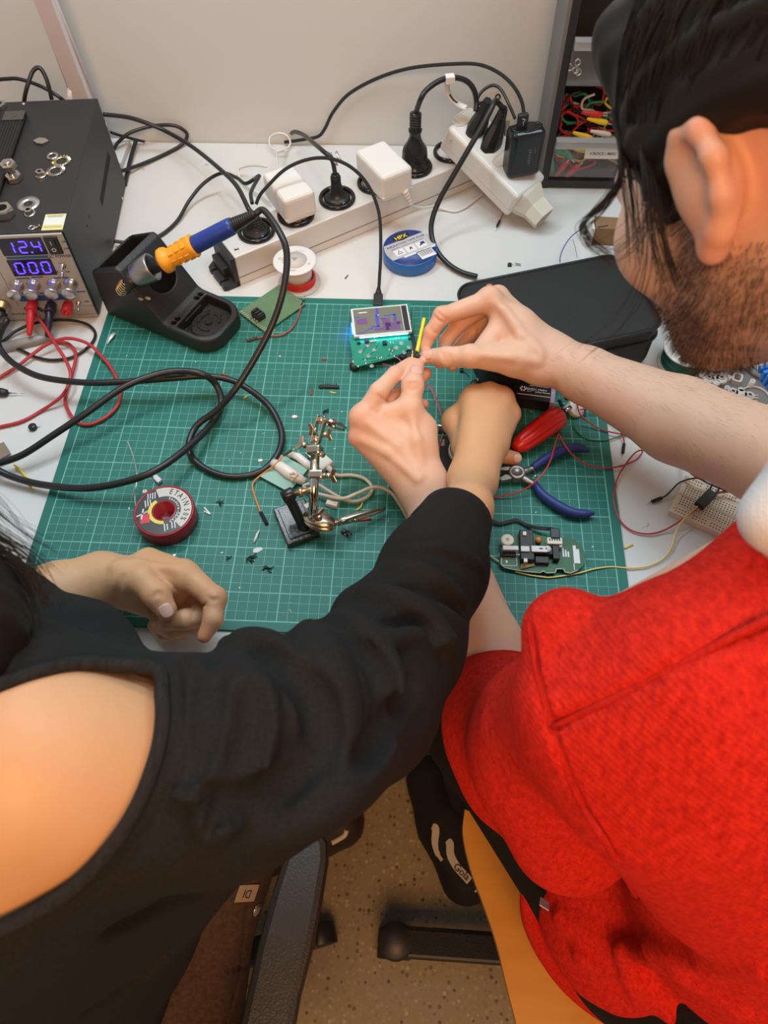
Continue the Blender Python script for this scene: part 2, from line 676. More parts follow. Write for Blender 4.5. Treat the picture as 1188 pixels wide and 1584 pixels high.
class Body:
    """groups of primitives: inside a group blended with its own k, groups blended with kg;
    carve = primitives taken away (smoothly), cuts = half spaces (p, n) kept where (x-p).n < 0"""

    def __init__(s):
        s.groups, s.carve, s.cuts, s.folds = [], [], [], []
        s.extra = None

    def group(s, prims, k=.5, kg=.4):
        s.groups.append((prims, k, kg))
        return s

    def eval(s, P, near=None):
        D = np.full(len(P), 50.)
        for gi, (prims, k, kg) in enumerate(s.groups):
            g = None
            for pi, p in enumerate(prims):
                if near is not None and (gi, pi) not in near:
                    continue
                d = p.d(P)
                g = d if g is None else smin(g, d, k)
            if g is not None:
                D = smin(D, g, kg)
        for p, k in s.folds:
            if near is not None and ('f', id(p)) not in near:
                continue
            D = smin(D, p.d(P), k)
        for p, k in s.carve:
            if near is not None and ('c', id(p)) not in near:
                continue
            D = -smin(-D, p.d(P), k)
        for c, n, k in s.cuts:
            D = -smin(-D, -((P - c) @ n), k)
        if s.extra is not None:
            D = s.extra(P, D)
        return D

    def hit(s, px, py, dmin=12., dmax=190.):
        """first surface point along a line of sight (for creases, nails, seams)"""
        d = ray(px, py)
        t0, t1 = dmin, dmax
        for n in (700, 40):
            t = np.linspace(t0, t1, n)
            v = s.eval(CC + t[:, None] * d)
            i = np.argmax(v < .02)
            if v[i] >= .02:
                return None
            t0, t1 = t[max(i - 1, 0)], t[i]
        return CC + d * t1

    def grad(s, p, e=.05):
        p = np.array(p)
        g = np.array([s.eval((p + e * a)[None])[0] - s.eval((p - e * a)[None])[0] for a in np.eye(3)])
        return g / max(np.linalg.norm(g), 1e-9)

    def mesh(s, lo, hi, h, B=14):
        lo, hi = np.array(lo, float), np.array(hi, float)
        nb = np.ceil((hi - lo) / (h * B)).astype(int)
        rad = h * (B + 2) * .5 * math.sqrt(3)
        quads_k, vert_k, vert_p = [], [], []
        big = np.int64(1 << 20)
        ii = np.arange(-1, B + 1)
        gx, gy, gz = np.meshgrid(ii, ii, ii, indexing='ij')
        n = B + 2
        bb = np.stack(np.meshgrid(*[np.arange(k) for k in nb], indexing='ij'), -1).reshape(-1, 3) * B
        ctrs = lo + (bb + B * .5) * h
        keep = np.abs(s.eval(ctrs)) < rad * 1.7
        bb, ctrs = bb[keep], ctrs[keep]
        tab = [((gi, pi), p.d(ctrs) < rad * 1.6 + max(k, kg) + .3) for gi, (prims, k, kg) in enumerate(s.groups) for pi, p in enumerate(prims)]
        tab += [(('f', id(p)), p.d(ctrs) < rad * 1.6 + k) for p, k in s.folds] + [(('c', id(p)), p.d(ctrs) < rad * 1.6 + k) for p, k in s.carve]
        for bi, b0 in enumerate(bb):
                if True:
                    near = {key for key, okk in tab if okk[bi]}
                    if not any(isinstance(x[0], int) for x in near):
                        continue
                    P = lo + (np.stack([gx + b0[0], gy + b0[1], gz + b0[2]], -1).reshape(-1, 3)) * h
                    f = s.eval(P, near).reshape(n, n, n)
                    sg = f < 0
                    if sg.all() or not sg.any():
                        continue
                    # cells -1..B-1  (n-1 per axis)
                    m = n - 1
                    cnt = np.zeros((m, m, m))
                    acc = np.zeros((m, m, m, 3))
                    corners = [(i, j, k) for i in (0, 1) for j in (0, 1) for k in (0, 1)]
                    for c0 in corners:
                        for ax in range(3):
                            if c0[ax]:
                                continue
                            c1 = list(c0)
                            c1[ax] = 1
                            f0 = f[c0[0]:c0[0] + m, c0[1]:c0[1] + m, c0[2]:c0[2] + m]
                            f1 = f[c1[0]:c1[0] + m, c1[1]:c1[1] + m, c1[2]:c1[2] + m]
                            x = (f0 < 0) != (f1 < 0)
                            t = np.where(x, f0 / np.where(x, f0 - f1, 1), 0)
                            cnt += x
                            for a in range(3):
                                acc[..., a] += np.where(x, c0[a] + (t if a == ax else 0), 0)
                    act = np.argwhere(cnt > 0)
                    gid = act + b0 - 1
                    pos = acc[act[:, 0], act[:, 1], act[:, 2]] / cnt[act[:, 0], act[:, 1], act[:, 2]][:, None]
                    vert_k.append(((gid[:, 0] + 2) * big + gid[:, 1] + 2) * big + gid[:, 2] + 2)
                    vert_p.append(lo + (gid + pos) * h)
                    for ax in range(3):
                        u, v = (ax + 1) % 3, (ax + 2) % 3
                        sl0 = [slice(1, 1 + B)] * 3
                        sl1 = [slice(1, 1 + B)] * 3
                        sl1[ax] = slice(2, 2 + B)
                        s0, s1 = sg[tuple(sl0)], sg[tuple(sl1)]
                        e = np.argwhere(s0 != s1)
                        if not len(e):
                            continue
                        ins = s0[e[:, 0], e[:, 1], e[:, 2]]
                        q = []
                        for du, dv in ((-1, -1), (0, -1), (0, 0), (-1, 0)):
                            c = e + b0
                            c = c.copy()
                            c[:, u] += du
                            c[:, v] += dv
                            q.append(((c[:, 0] + 2) * big + c[:, 1] + 2) * big + c[:, 2] + 2)
                        q = np.stack(q, 1)
                        q[~ins] = q[~ins][:, ::-1]
                        quads_k.append(q)
        vk = np.concatenate(vert_k)
        vp = np.concatenate(vert_p)
        uk, first = np.unique(vk, return_index=True)
        V = vp[first]
        Q = np.concatenate(quads_k)
        idx = np.searchsorted(uk, Q)
        idx = np.clip(idx, 0, len(uk) - 1)
        ok = (uk[idx] == Q).all(1)
        return V, idx[ok]


def body_obj(name, B, lo, hi, h, m, org, parent=None, smooth_it=2, flush=None):
    V, Q = B.mesh(lo, hi, h)
    # light Laplacian relaxation keeps silhouettes and hides the lattice
    for _ in range(smooth_it):
        acc = np.zeros_like(V)
        cnt = np.zeros(len(V))
        for a in range(4):
            i, j = Q[:, a], Q[:, (a + 1) % 4]
            np.add.at(acc, i, V[j])
            np.add.at(cnt, i, 1)
            np.add.at(acc, j, V[i])
            np.add.at(cnt, j, 1)
        V = V * .5 + .5 * acc / np.maximum(cnt, 1)[:, None]
    org = np.array(org, float)
    me = bpy.data.meshes.new(name)
    L = (V - org) * .01
    me.vertices.add(len(V))
    me.vertices.foreach_set('co', L.astype(np.float32).ravel())
    me.loops.add(len(Q) * 4)
    me.loops.foreach_set('vertex_index', Q.astype(np.int32).ravel())
    me.polygons.add(len(Q))
    me.polygons.foreach_set('loop_start', np.arange(len(Q), dtype=np.int32) * 4)
    me.polygons.foreach_set('use_smooth', np.ones(len(Q), dtype=bool))
    me.update(calc_edges=True)
    me.validate()
    me.materials.append(m)
    if flush is not None:
        at = me.attributes.new('flush', 'FLOAT', 'POINT')
        at.data.foreach_set('value', flush(V).astype(np.float32))
    o = bpy.data.objects.new(name, me)
    COL.objects.link(o)
    if parent is not None:
        o.parent = parent
    else:
        o.location = W(org)
    return o


def chain(pts, rad, flat=None):
    return [RC(pts[i], pts[i + 1], rad[i], rad[i + 1], flat) for i in range(len(pts) - 1)]


# ------------------------------------------------------------------ people
SKIN_PALE = mat_skin('skin_pale', (.65, .405, .285), (.73, .475, .345), (.70, .27, .18))
SKIN_TAN = mat_skin('skin_tan', (.575, .325, .172), (.635, .375, .205), (.60, .235, .125))
M_KNIT_RED = mat_knit('red_knit', (.42, .008, .008), (.80, .033, .016), 300, .7, (1, .6, .45), .4, wave=True)
M_RIB_RED = mat_knit('red_rib', (.40, .008, .007), (.68, .028, .014), 330, .8, (1, .25, 1), .4)
M_SWEAT = mat_knit('black_sweatshirt', (.0105, .0104, .0106), (.0195, .019, .0188), 500, .25, (1, 1, 1), .12)
M_RIB_BLACK = mat_knit('black_rib', (.014, .0138, .014), (.030, .029, .029), 420, .6, (1, .2, 1), .15)
M_TROUSER = mat_knit('dark_trousers', (.008, .0075, .0075), (.016, .0145, .014), 300, .3)
M_JEANS = mat_knit('brown_jeans', (.040, .024, .016), (.088, .055, .038), 240, .5, (1, 1, .3))
M_HAIR = mat('hair_dark', (.011, .008, .0065), .58, noise=(60, .5), spec=.28)
M_HAIR_B = mat('beard_brown', (.050, .024, .014), .6, noise=(180, .4))
M_NAIL = mat('fingernail', (.70, .43, .35), .28, noise=(60, .05))
M_COLLAR = mat('white_collar', (.62, .64, .66), .9, bump=(600, .3))


def nailed(B, px, py, dirpx, w, l, name, parent, org):
    """a thin curved nail lying on the skin where the line of sight meets it"""
    p = B.hit(px, py)
    if p is None:
        return
    n = B.grad(p, .15)
    q = B.hit(px + dirpx[0], py + dirpx[1])
    t = (q - p) if q is not None else np.array([0, 1., 0])
    t = t - n * (t @ n)
    t /= np.linalg.norm(t)
    s = np.cross(t, n)
    mb = MB()
    N = 10
    V = []
    for i in range(N + 1):
        for j in range(N + 1):
            a, b = (i / N - .5) * 2, (j / N - .5) * 2
            k = math.sqrt(max(0, 1 - max(0, abs(a) - .0) ** 4 * .5))
            sx = b * w * .5 * (1 - .18 * abs(a) ** 3)
            ty = a * l * .5 * (1 - .16 * b * b)
            z = .045 - .28 * w * (b * b) * .55 - .06 * l * a * a * .4
            V.append(p - np.array(org) + s * sx + t * ty + n * z)
    Fc = [(i * (N + 1) + j, i * (N + 1) + j + 1, (i + 1) * (N + 1) + j + 1, (i + 1) * (N + 1) + j) for i in range(N) for j in range(N)]
    mb.add(V, Fc, smooth=True)
    o = mb.build(name, M_NAIL, parent)
    so = o.modifiers.new('thick', 'SOLIDIFY')
    so.thickness = .0004
    so.offset = -1
    return o


def flush_fn(pts):
    A = np.array([p for p, r, w in pts])
    Rr = np.array([r for p, r, w in pts])
    Ww = np.array([w for p, r, w in pts])

    def f(V):
        out = np.zeros(len(V))
        for a, r, w in zip(A, Rr, Ww):
            d = ((V - a) ** 2).sum(1)
            out = np.maximum(out, w * np.exp(-d / (r * r)))
        return out
    return f


# ---- person in the red jumper -------------------------------------------
RO = np.array([58., -24., -30.])                 # on the wooden chair
red = thing('person', 'bearded dark-haired person in a red knitted jumper, pinching thin wires with both bare hands', 'person', RO)
RB = Body()
# right hand (the upper one, seen from its thumb side)
rW = U(850, 553, 9)
rMi, rMm, rMr, rMp = U(757, 464, 12.6), U(770, 460, 11.6), U(781, 472, 9.8), U(790, 490, 8)
rC = U(800, 557, 10.2)
rT = [U(800, 557, 10.2), U(730, 551, 11), U(690, 552, 10.6), U(660, 551, 9.8)]
RB.group([RC(rW, rMi, 2.15, 1.10), RC(rW, rMm, 2.1, 1.1), RC(rW, rMr, 2.0, 1.05), RC(rW, rMp, 1.9, 1.0), RC(rW, rC, 2.15, 1.6),
          RC(U(775, 505, 10.8), U(745, 540, 10.6), 1.25, .95), RC(rMi, rMp, 1.05, 1.0), RC(U(800, 505, 11), U(815, 545, 10), 1.9, 2.)], .9, .3)
RB.group(chain(rT, [1.6, 1.10, .98, .72]) + [EL(U(727, 551, 11.2), (1.15, 1.15, 1.15))], .35, .9)
RB.group(chain([rMi, U(684, 489, 12.2), U(667, 514, 11), U(658, 538, 9.8)], [1.08, .86, .74, .56]) + [EL(U(684, 488, 12.2), (.95, .95, .95))], .3, .45)
RB.group(chain([rMm, U(712, 499, 10.6), U(691, 526, 9.2), U(680, 562, 8.2)], [1.08, .86, .76, .60]), .3, .35)
RB.group(chain([rMr, U(733, 512, 8.8), U(712, 536, 7.6), U(700, 566, 7.2)], [1.0, .84, .72, .58]), .3, .35)
RB.group(chain([rMp, U(752, 521, 7.0), U(735, 545, 6.2), U(724, 560, 6)], [.92, .74, .64, .52]), .3, .35)
rA = [rW, U(905, 580, 9.2), U(1050, 650, 10), U(1200, 712, 12), U(1330, 780, 14)]
RB.group(chain(rA, [2.25, 2.7, 4.0, 4.2, 4.6]) + [EL(U(838, 570, 9.3), (1.9, 1.9, 1.7))], 1., 1.2)
# upper arm up to the shoulder, outside the picture
rSh = UD(1500, 1010, 42)
RB.group(chain([U(1330, 780, 14), rSh], [4.6, 5.2]), 1., 1.)
# left hand (the lower one, back of the hand towards us)
lW = U(654, 752, 4.6)
lMi, lMm, lMr, lMp = U(561, 647, 8.6), U(556, 676, 7.2), U(575, 694, 5.4), U(600, 712, 4)
lT = [U(650, 664, 7.2), U(634, 632, 9.2), U(639, 596, 10.4), U(645, 566, 9.9)]
RB.group([RC(lW, lMi, 2.2, 1.12), RC(lW, lMm, 2.15, 1.08), RC(lW, lMr, 2.1, 1.0), RC(lW, lMp, 2.0, 1.0), RC(lW, lT[0], 2.1, 1.55),
          RC(lMi, lT[1], 1.05, 1.0), RC(U(610, 665, 7.6), U(640, 690, 6.9), 1.55, 1.9), RC(lMi, U(610, 690, 6.6), 1.05, 1.7)], .9, .3)
RB.group(chain(lT, [1.5, 1.12, 1.02, .74]) + [EL(U(638, 597, 10.4), (1.08, 1.1, 1.05))], .35, .8)
RB.group(chain([lMi, U(586, 606, 10.4), U(611, 579, 10.4), U(635, 560, 9.8)], [1.1, .93, .78, .55]), .3, .45)
RB.group(chain([lMm, U(603, 623, 8.2), U(636, 598, 8.2), U(658, 578, 8.3)], [1.0, .88, .78, .66]), .3, .35)
RB.group(chain([lMr, U(606, 640, 6), U(640, 625, 6), U(655, 625, 6.6)], [.95, .84, .7, .55]), .3, .35)
RB.group(chain([lMp, U(612, 665, 4.4), U(640, 652, 4.6)], [.9, .74, .6]), .3, .35)
lE = U(772, 1112, 4.4)
lA = [lW, U(672, 800, 3.8), U(703, 866, 3.5), U(754, 1000, 3.6), lE]
RB.group(chain(lA, [2.1, 2.25, 2.85, 3.1, 3.2]), 1., 1.2)
lSh = UD(945, 1075, 41)
RB.group(chain([lE, lSh], [2.7, 3.0]), 1., 1.)
# head, seen from behind its left ear
hu = np.array([-.22, -.97, -.09])
hf = np.array([-.40, .03, .915])
hu /= np.linalg.norm(hu)
hf = hf - hu * (hf @ hu)
hf /= np.linalg.norm(hf)
hl = np.cross(hu, hf)
HU, HF, HL = CR.T @ hu, CR.T @ hf, CR.T @ hl
HC = CC + CR.T @ np.array([19.9, -15.6, 35.2])
HR = np.stack([HL, HF, HU])


def H(l, f, u):
    return HC + HL * l + HF * f + HU * u


face = [EL(H(0, -.6, 3.2), (7.4, 9.3, 8.6), HR), EL(H(0, 2.6, -.6), (6.6, 6.6, 6.6), HR), RC(H(3.6, 1.2, -3.8), H(1.8, 5.6, -5.6), 2.7, 2.2), RC(H(-3.6, 1.2, -3.8), H(-1.8, 5.6, -5.6), 2.7, 2.2),
        EL(H(0, 6.6, -5.9), (2.5, 2.2, 1.9), HR), RC(H(0, 8.4, 1.2), H(0, 10.3, -1.9), .75, 1.15), RC(H(1.1, 8.9, -2.2), H(-1.1, 8.9, -2.2), .8, .8),
        RC(H(3.6, 7.5, 2.5), H(-3.6, 7.5, 2.5), .9, .9), RC(H(1.9, 8., -3.7), H(-1.9, 8., -3.7), .75, .75),
        EL(H(4.4, 5.6, -1.2), (2.4, 2.4, 2.2)), EL(H(-4.4, 5.6, -1.2), (2.4, 2.4, 2.2))]
RB.group(face, 1.6, 1.)
for sgn in (1, -1):
    RB.carve.append((EL(H(3.1 * sgn, 8.9, .9), (1.5, 1.1, .9), HR), .8))
    RB.group([EL(H(3.1 * sgn, 7.3, .9), (1.2, 1.2, 1.2))], .2, .2)
    # ear: rim, lobe and concha, standing off the skull
    ex = 6.75 * sgn
    def E(l, f, u):
        return H(ex + l * sgn, .1 + f * .74, -2.6 + (u + 2.6) * .70)
    rim = [E(.35, 1.4, 0.2), E(.7, 1.3, 2.6), E(1.2, .1, 3.9), E(1.6, -1.5, 3.4), E(1.7, -2.2, 1.6), E(1.4, -1.9, -.5), E(.9, -.7, -2.2), E(.5, .35, -2.9), E(.2, .8, -2.0)]
    RB.group(chain(rim, [.40, .42, .46, .46, .44, .42, .48, .55, .42]) + [EL(E(.75, -.4, .6), (.6, 1.6, 2.3), HR), EL(E(.2, -.6, .4), (1.1, 1.2, 1.5), HR)], .5, .45)
    RB.group([EL(E(.5, -.1, 1.5), (.75, 1.4, 1.8), HR), EL(E(.0, .35, 2.0), (1.0, 1.3, 1.5), HR), EL(E(.9, .4, 2.9), (.55, .9, .9), HR)], .3, .6)
nB = UD(1420, 880, 38)
RB.group([RC(H(0, -3.4, -3.5), nB, 5.4, 6.0)], 1., 1.5)
RB.group([RC(nB, lSh, 6., 4.4), RC(nB, rSh, 6., 4.4), RC(nB, UD(1230, 1300, 60), 6., 8.)], 2., 2.)
tips = [(U(656, 548, 9.8), 1.1, .75), (U(645, 566, 9.9), 1.2, .55), (U(636, 560, 9.8), 1.0, .6), (U(680, 562, 8.2), 1.4, .8), (U(700, 566, 7.2), 1.4, .8), (U(658, 578, 8.3), 1.5, .75), (U(655, 624, 6.6), 1.3, .8),
        (rMi, 1.6, .35), (U(684, 489, 12.2), 1.6, .55), (U(667, 514, 11), 1.4, .55), (lMi, 1.8, .5), (lMm, 1.8, .6), (U(603, 623, 8.2), 2., .5), (U(612, 578, 10.4), 1.5, .35), (U(640, 595, 10.4), 1.2, .3),
        (U(712, 499, 10.6), 2., .55), (H(8.6, -1.5, 3), 2.6, .7), (H(7.8, 0, -2.5), 1.8, .7), (H(7, -3.4, -1), 3.5, .75)]
def crease(B, px, r=.1, k=.22):
    P = [B.hit(*q) for q in px]
    P = [p for p in P if p is not None]
    for i in range(len(P) - 1):
        B.carve.append((RC(P[i], P[i + 1], r, r), k))


def ridge(B, px, r=.15, k=.8, sink=.13):
    P = [B.hit(*q) for q in px]
    P = [p - B.grad(p, .2) * sink for p in P if p is not None]
    for i in range(len(P) - 1):
        B.folds.append((RC(P[i], P[i + 1], r, r), k))


for px in ([(628, 596), (636, 599), (645, 598), (651, 595)], [(629, 601), (638, 604), (648, 602)], [(630, 592), (638, 594), (648, 591)], [(584, 612), (591, 617), (597, 619)], [(575, 634), (585, 640), (590, 633)],
           [(686, 545), (690, 553), (691, 562)], [(692, 545), (696, 553), (696, 561)], [(682, 546), (686, 554), (687, 561)], [(676, 482), (684, 490), (694, 496)], [(671, 488), (680, 497), (690, 500)], [(665, 508), (671, 515), (676, 516)],
           [(742, 493), (741, 508), (739, 520), (733, 530)]):
    crease(RB, px)
for px in ([(650, 735), (615, 690), (572, 656)], [(645, 742), (600, 700), (562, 682)], [(652, 715), (645, 680), (638, 648)], [(835, 540), (800, 505), (768, 468)], [(835, 560), (790, 552), (745, 548)], [(838, 549), (805, 520), (782, 478)]):
    ridge(RB, px)
for p_, q_ in ((rMi, .9), (rMm, .8), (lMi, .95), (lMm, .8)):
    RB.group([EL(p_ + np.array([0, 0, .35]), (q_, q_, q_))], .1, .7)
red_body = body_obj('body', RB, (20, -45, -12), (110, 46, 84), .145, SKIN_PALE, RO, red, 2, flush_fn(tips))
for (a, b, dd, w, l) in ((660, 548, (-8, 0), 1.0, 1.2), (645, 571, (0, -8), 1.25, 1.35)):
    nailed(RB, a, b, dd, w, l, 'thumbnail', red, RO)

# beard: short hairs standing on jaw, chin and upper lip
BEARD = [(H(6.2 * q, 2.3, -.6), 1.5) for q in (1, -1)] + [(H(5.6 * q, 2.2, -3.), 2.3) for q in (1, -1)] + [(H(5.0 * q, .6, -4.6), 2.2) for q in (1, -1)] + [(H(4.2 * q, 3.8, -5.2), 2.6) for q in (1, -1)] + [(H(2.6 * q, 6., -6.2), 2.6) for q in (1, -1)] + [(H(0, 7.6, -6.6), 2.6), (H(0, 8.8, -2.9), 1.3), (H(2.4, 8.2, -3.4), 1.2), (H(-2.4, 8.2, -3.4), 1.2)]


def beard_w(V):
    out = np.zeros(len(V))
    for c, q in BEARD:
        out = np.maximum(out, np.exp(-(((V - c) ** 2).sum(1) / (q * q)) ** 1.6))
    return out


_me = red_body.data
_V = np.zeros(len(_me.vertices) * 3)
_me.vertices.foreach_get('co', _V)
_V = _V.reshape(-1, 3) * 100 + RO
_N = np.zeros(len(_me.vertices) * 3)
_me.vertices.foreach_get('normal', _N)
_N = _N.reshape(-1, 3)
_bw = beard_w(_V)
_at = _me.attributes.new('beard', 'FLOAT', 'POINT')
_at.data.foreach_set('value', _bw.astype(np.float32))


def hairs(name, idx, length, rad, droop, mtl, parent, org, seed, spread=.35):
    """short single hairs rooted in the skin"""
    q = np.random.RandomState(seed)
    V, Fc = [], []
    for i in idx:
        p, n = _V[i], _N[i]
        d = n + droop + q.uniform(-spread, spread, 3)
        d /= np.linalg.norm(d)
        l = length * q.uniform(.55, 1.2)
        e1 = np.cross(d, [.3, .5, .8])
        e1 /= np.linalg.norm(e1)
        e2 = np.cross(d, e1)
        pts = [p - n * .03, p + (d * .6 + n * .15) * l * .55, p + d * l + droop * l * .25]
        o = len(V)
        for k, c in enumerate(pts):
            w = rad * (1, .8, .2)[k]
            for a in range(3):
                V.append(c - org + e1 * math.cos(a * 2.094) * w + e2 * math.sin(a * 2.094) * w)
        for k in range(2):
            for a in range(3):
                Fc.append((o + k * 3 + a, o + k * 3 + (a + 1) % 3, o + k * 3 + 3 + (a + 1) % 3, o + k * 3 + 3 + a))
    mb = MB()
    mb.add(V, Fc, smooth=True)
    return mb.build(name, mtl, parent)


_q = np.random.RandomState(4)
_c = np.where(_bw > .25)[0]
_c = _c[_q.rand(len(_c)) < _bw[_c] * min(1., 6500 / max(1, len(_c)))]
hairs('beard', _c, .42, .017, -HU * .7 + HF * .25, M_HAIR_B, red, RO, 2)
_axf = (rA[2] - rA[0]) / np.linalg.norm(rA[2] - rA[0])
_t = (_V - rA[0]) @ _axf
_dd = np.linalg.norm((_V - rA[0]) - _t[:, None] * _axf, axis=1)
_c = np.where((_t > 1.) & (_t < 32) & (_dd < 5.5) & (_N[:, 2] > .05))[0]
_c = _q.choice(_c, min(len(_c), 700), replace=False)
hairs('arm_hair', _c, .95, .0058, _axf * 1.3 + np.array([0, -.5, 0]), mat('arm_hair_brown', (.11, .055, .03), .6), red, RO, 3, .5)

# hair: a cap combed back, with loose strands beside the face
HB = Body()
HB.group([EL(H(0, -1.7, 4.1), (8.8, 9.9, 9.0), HR), EL(H(0, 5.2, 8.2), (6.4, 3.2, 3.6), HR),
          RC(H(6.5, 3.2, 2.8), H(6.2, 2.7, -.5), .9, .5), RC(H(-6.5, 3.2, 2.8), H(-6.2, 2.9, -.9), .9, .5), EL(H(0, -9.8, 6.5), (3.6, 3.2, 3.4), HR)], 1.4, 1.)
for sgn in (1, -1):
    HB.carve.append((EL(H(7.9 * sgn, -1.9, -3.4), (2.4, 4.0, 4.6), HR), .5))
HB.carve.append((EL(H(0, -10.5, -6.4), (10., 8., 5.4), HR), .8))
HB.carve.append((EL(H(0, 9.6, 1.5), (5.6, 3.6, 6.), HR), .8))
_hp = np.random.RandomState(5)


def hair_extra(P, D):
    Q = (P - HC) @ HR.T
    a = np.arctan2(Q[:, 0], Q[:, 2] + 2.)
    return D + .07 * np.sin(a * 34 + .35 * Q[:, 1]) + .05 * np.sin(a * 61 + 1.3 * np.sin(Q[:, 1] * .5)) + .04 * np.sin(a * 15 - .5 * Q[:, 1])


HB.extra = hair_extra
hair = body_obj('hair', HB, HC - 20, HC + 20, .2, M_HAIR, RO, red, 1)
mb = MB()


def strand(mb, pts, r, org, n=6):
    P = spline([UD(*p) for p in pts], n)
    m = len(P)
    mb.tube([p - org for p in P], [r * (1 - .75 * i / m) for i in range(m)], 5)


_sr = random.Random(11)
for i in range(1000):
    th = _sr.uniform(-1.75, 1.75)
    fs = _sr.uniform(-7.5, 6.)
    fl = _sr.uniform(3.5, 8.)
    P = []
    for k in range(8):
        f = fs - fl * k / 7 + 0.
        t2 = th * (1 - .05 * k) + .02 * math.sin(k * 1.3 + i)
        rr = math.sqrt(max(.02, 1 - ((f + 1.7) / 9.95) ** 2))
        lift = .03 + .12 * math.sin(math.pi * k / 7) * _sr.random()
        p = H((8.8 + lift) * rr * math.sin(t2), f, 4.1 + (9.0 + lift) * rr * math.cos(t2))
        P.append(p - RO)
    mb.tube(P, [.02, .03, .036, .04, .04, .036, .028, .01], 4)


def lock(mb, ctrl, n, spread, r, org, wob=2.5):
    """n hairs running side by side along one path"""
    for i in range(n):
        ox, oy = _sr.gauss(0, 1), _sr.gauss(0, 1)
        m_ = len(ctrl) - 1
        strand(mb, [(x + ox * spread * (.5 + .5 * k / m_) + _sr.uniform(-wob, wob), y + oy * spread * (.5 + .5 * k / m_) + _sr.uniform(-wob, wob), d + .15 * ox) for k, (x, y, d) in enumerate(ctrl)], r * _sr.uniform(.7, 1.2), org)


lock(mb, [(948, 170, 36.5), (962, 235, 36), (955, 285, 35.5), (925, 325, 35), (903, 348, 35), (906, 368, 35), (925, 385, 35), (945, 398, 35.3)], 26, 6, .032, RO)
lock(mb, [(985, 190, 35.5), (1003, 270, 34.8), (1000, 325, 34.6), (975, 365, 34.6), (940, 392, 34.8), (905, 415, 35)], 14, 13, .022, RO)
lock(mb, [(990, 250, 35.3), (1000, 330, 35), (996, 420, 36), (965, 490, 37), (900, 545, 38)], 16, 14, .016, RO)
lock(mb, [(1000, 230, 34.5), (1010, 300, 34), (1020, 370, 34), (1040, 440, 34.5)], 26, 12, .035, RO)
lock(mb, [(965, 215, 36), (975, 280, 35.6), (985, 345, 35.4), (990, 400, 35.6)], 18, 9, .03, RO)
mb.build('hair_strands', M_HAIR, red)

# jumper
JB = Body()
jSh = UD(938, 1072, 40.5)
JB.group(chain([UD(935, 1080, 41), UD(862, 1140, 52), U(787, 1124, 6.2), U(769, 1084, 5.3)], [4.5, 5.0, 4.5, 4.0]) + [RC(UD(850, 1190, 54), UD(880, 1280, 57), 5.0, 4.6), RC(UD(792, 1128, 62.5), UD(800, 1200, 62), 4.6, 4.4)], 2.5, 1.)
JB.group([RC(UD(950, 1085, 40.5), UD(1090, 1048, 37.5), 4.6, 4.55), RC(UD(1090, 1048, 37.5), UD(1330, 978, 38), 4.55, 6.6), RC(UD(1330, 960, 38), rSh, 7., 5.5), RC(rSh, UD(1560, 1010, 56), 5.5, 5.), RC(UD(1090, 1150, 41), UD(1230, 1215, 47), 7.0, 9.2),
          RC(UD(1000, 1180, 43), UD(1120, 1290, 49), 5.2, 6.6), RC(UD(1230, 1215, 47), UD(1200, 1360, 64), 9.2, 12.4)], 3., 1.8)
JB.group([EL(UD(1110, 1375, 74), (17, 12.5, 11)), RC(UD(1000, 1400, 76), UD(1110, 1500, 80), 10.5, 11)], 2., 1.2)
for pts, r in (([(870, 1420), (960, 1465), (1060, 1500), (1150, 1560)], .8), ([(900, 1480), (985, 1510), (1040, 1570)], .7), ([(1010, 1465), (1100, 1490), (1188, 1500)], .8), ([(960, 1470), (990, 1550)], .5)):
    P = [JB.hit(*q) for q in pts]
    P = [p for p in P if p is not None]
    for i in range(len(P) - 1):
        JB.folds.append((RC(P[i], P[i + 1], r, r), 1.2))
JB.group([EL(UD(868, 975, 41), (2.1, 2.1, 2.1)), EL(UD(884, 960, 40.5), (1.6, 1.6, 1.6))], .8, .9)
JB.cuts.append((np.array([0, 0, -29.4]), np.array([0, 0, -1.]), .3))
# seam grooves of the dropped shoulder
for pts in ([(818, 962), (832, 1045), (852, 1125), (895, 1235), (955, 1330)], [(852, 1125), (960, 1075), (1080, 1012), (1188, 960)]):
    P = [JB.hit(*q) for q in pts]
    P = [p for p in spline([p for p in P if p is not None], 5)]
    for i in range(len(P) - 1):
        JB.carve.append((RC(P[i], P[i + 1], .2, .2), .4))
        JB.folds.append((RC(P[i] + np.array([.25, .1, .1]), P[i + 1] + np.array([.25, .1, .1]), .22, .22), .5))
SEAM = []
for pts in ([(818, 962), (832, 1045), (852, 1125), (895, 1235), (950, 1325), (985, 1390)], [(852, 1125), (960, 1075), (1080, 1012), (1200, 952)]):
    P = [JB.hit(*q) for q in pts]
    SEAM.append(spline([p for p in P if p is not None], 6))
jumper = body_obj('jumper', JB, (22, -60, -34), (110, 12, 62), .24, M_KNIT_RED, RO, red, 1)


mb = MB()
for P in SEAM:
    mb.tube([p - RO - JB.grad(p) * .02 for p in P], .2, 8)
mb.build('shoulder_seam', M_RIB_RED, red)


